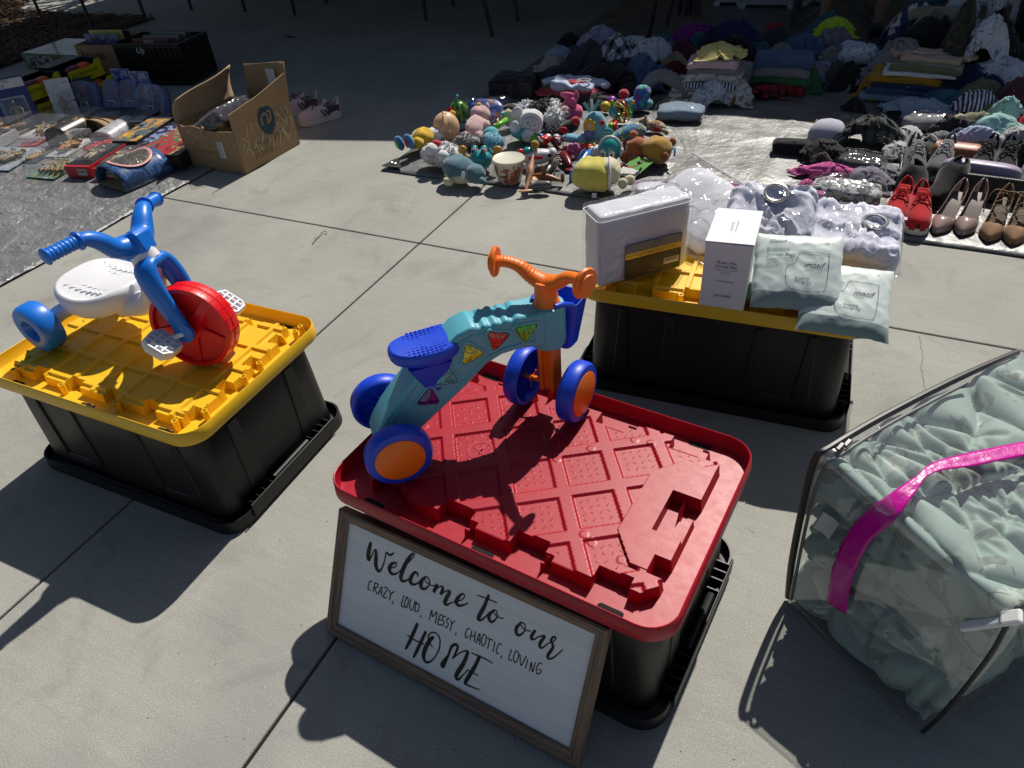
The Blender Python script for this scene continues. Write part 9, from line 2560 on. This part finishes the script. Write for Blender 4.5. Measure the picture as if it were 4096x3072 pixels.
for s, ft in ((-1, fl), (1, fr2)):
    b = len(V)
    V += [(s * 0.10, 0.0, 0.49, 0.088), (s * 0.14, -0.20, 0.50, 0.074), (ft.x + 0.02 * s, ft.y + 0.08, 0.47, 0.058), (ft.x + 0.01, ft.y + 0.075, 0.30, 0.055), (ft.x, ft.y + 0.06, 0.12, 0.036), (ft.x, ft.y + 0.05, 0.055, 0.036), (ft.x, ft.y - 0.06, 0.035, 0.030)]
    Ed += [(0, b), (b, b + 1), (b + 1, b + 2), (b + 2, b + 3), (b + 3, b + 4), (b + 4, b + 5), (b + 5, b + 6)]
    b = len(V)
    V += [(s * 0.17, 0.10, 0.93, 0.058), (s * 0.22, 0.04, 0.72, 0.046), (s * 0.17, -0.16, 0.62, 0.036), (s * 0.15, -0.23, 0.60, 0.032), (s * 0.15, -0.30, 0.58, 0.022)]
    Ed += [(2, b), (b, b + 1), (b + 1, b + 2), (b + 2, b + 3), (b + 3, b + 4)]
skin_obj('body', V, Ed, SKN, pe)
skin_obj('shorts', [(0, 0.05, 0.49, 0.15), (-0.10, 0.0, 0.49, 0.10), (-0.14, -0.17, 0.50, 0.092), (0.10, 0.0, 0.49, 0.10), (0.14, -0.17, 0.50, 0.092)], [(0, 1), (1, 2), (0, 3), (3, 4)], F('navy'), pe)
skin_obj('shirt', [(0, 0.06, 0.56, 0.15), (0, 0.09, 0.72, 0.14), (0, 0.10, 0.88, 0.16), (-0.17, 0.10, 0.93, 0.074), (-0.21, 0.05, 0.80, 0.064), (0.17, 0.10, 0.93, 0.074), (0.21, 0.05, 0.80, 0.064)], [(0, 1), (1, 2), (2, 3), (3, 4), (2, 5), (5, 6)], F('dkgrey'), pe)
m = MB()
m.sup((0.090, 0.095, 0.085), T((0, 0.07, 1.21)), amp=0.1, freq=14)
m.build('hair', F('black'), pe)
for ft in (fl, fr2):
    m = MB()
    m.rbox((0.046, 0.125, 0.042), 0.035, (6, 12, 5), T((ft.x, ft.y - 0.005, 0.046)))
    m.build('shoe', F('black'), pe, smooth=180)
# black storage bin at the right edge with baby clothes hung over it
bb = E('black_bin', (0.86, 4.86, 0), 'large black bin at the right edge behind the clothes', 'storage bin', 2)
m = MB()
m.loft([[(x, y + 0.25, z) for x, y in rrect(0.56 * k, 0.44 * k, 0.04, 4)] for k, z in ((0.90, 0.0), (1.0, 0.52), (1.05, 0.52), (1.05, 0.56))])
m.build('bin_body', BLACK, bb, smooth=40)
m = MB()
m.rbox((0.10, 0.06, 0.02), 0.01, (4, 4, 2), T((0.05, 0.1, 0.585)))
m.build('red_latch', P('latch_orange', (0.5, 0.10, 0.02), 0.5), bb, smooth=60)
def hung(loc, key, label, seed, w=0.16, h=0.34, legs=True):
    e = E('hung_garment', loc, label, 'garment', 6 * sin(seed), 'baby clothes hung at the right')
    m = MB()
    m.rbox((w / 2, 0.03, h / 2), 0.028, (12, 4, 16), T((0, 0, -h / 2)), lambda q: Vector((q.x * (1 + 0.18 * noise.noise(q * 9 + Vector((seed, 0, 0)))) + 0.02 * noise.noise(q * 14), q.y + 0.035 * noise.noise(q * 13 + Vector((0, seed, 0))), q.z)))
    m.build('body', F(key), e, smooth=180)
    if legs:
        for s in (-1, 1):
            m = MB()
            m.tube(smooth_path([(s * 0.04, 0, -h + 0.03), (s * 0.055, -0.01, -h - 0.09), (s * 0.05, 0.0, -h - 0.17), (s * 0.05, -0.03, -h - 0.20)], 5), [0.036, 0.036, 0.035, 0.034, 0.032, 0.031, 0.03, 0.029, 0.028, 0.027, 0.026, 0.025, 0.024, 0.023, 0.022, 0.02], 9)
            m.v = [tuple(Vector(p) + Vector((0.010 * noise.noise(Vector(p) * 20), 0, 0))) for p in m.v]
            m.build('leg', F(key), e, smooth=180)
    return e
hung((0.31, 5.18, 0.66), 'printb', 'pale blue tie-dye sleepsuit hanging at the back, left of the row', 1.0)
hung((0.42, 5.12, 0.70), 'printb', 'pale printed sleepsuit with feet hanging in the middle of the row', 2.0)
hung((0.535, 5.08, 0.72), 'dotw', 'white dotted sleepsuit with feet hanging at the right of the row', 3.0)
hung((0.12, 5.35, 0.62), 'teal', 'dark grey teal garment hanging behind the helicopter shirt', 4.0, 0.24, 0.3, False)
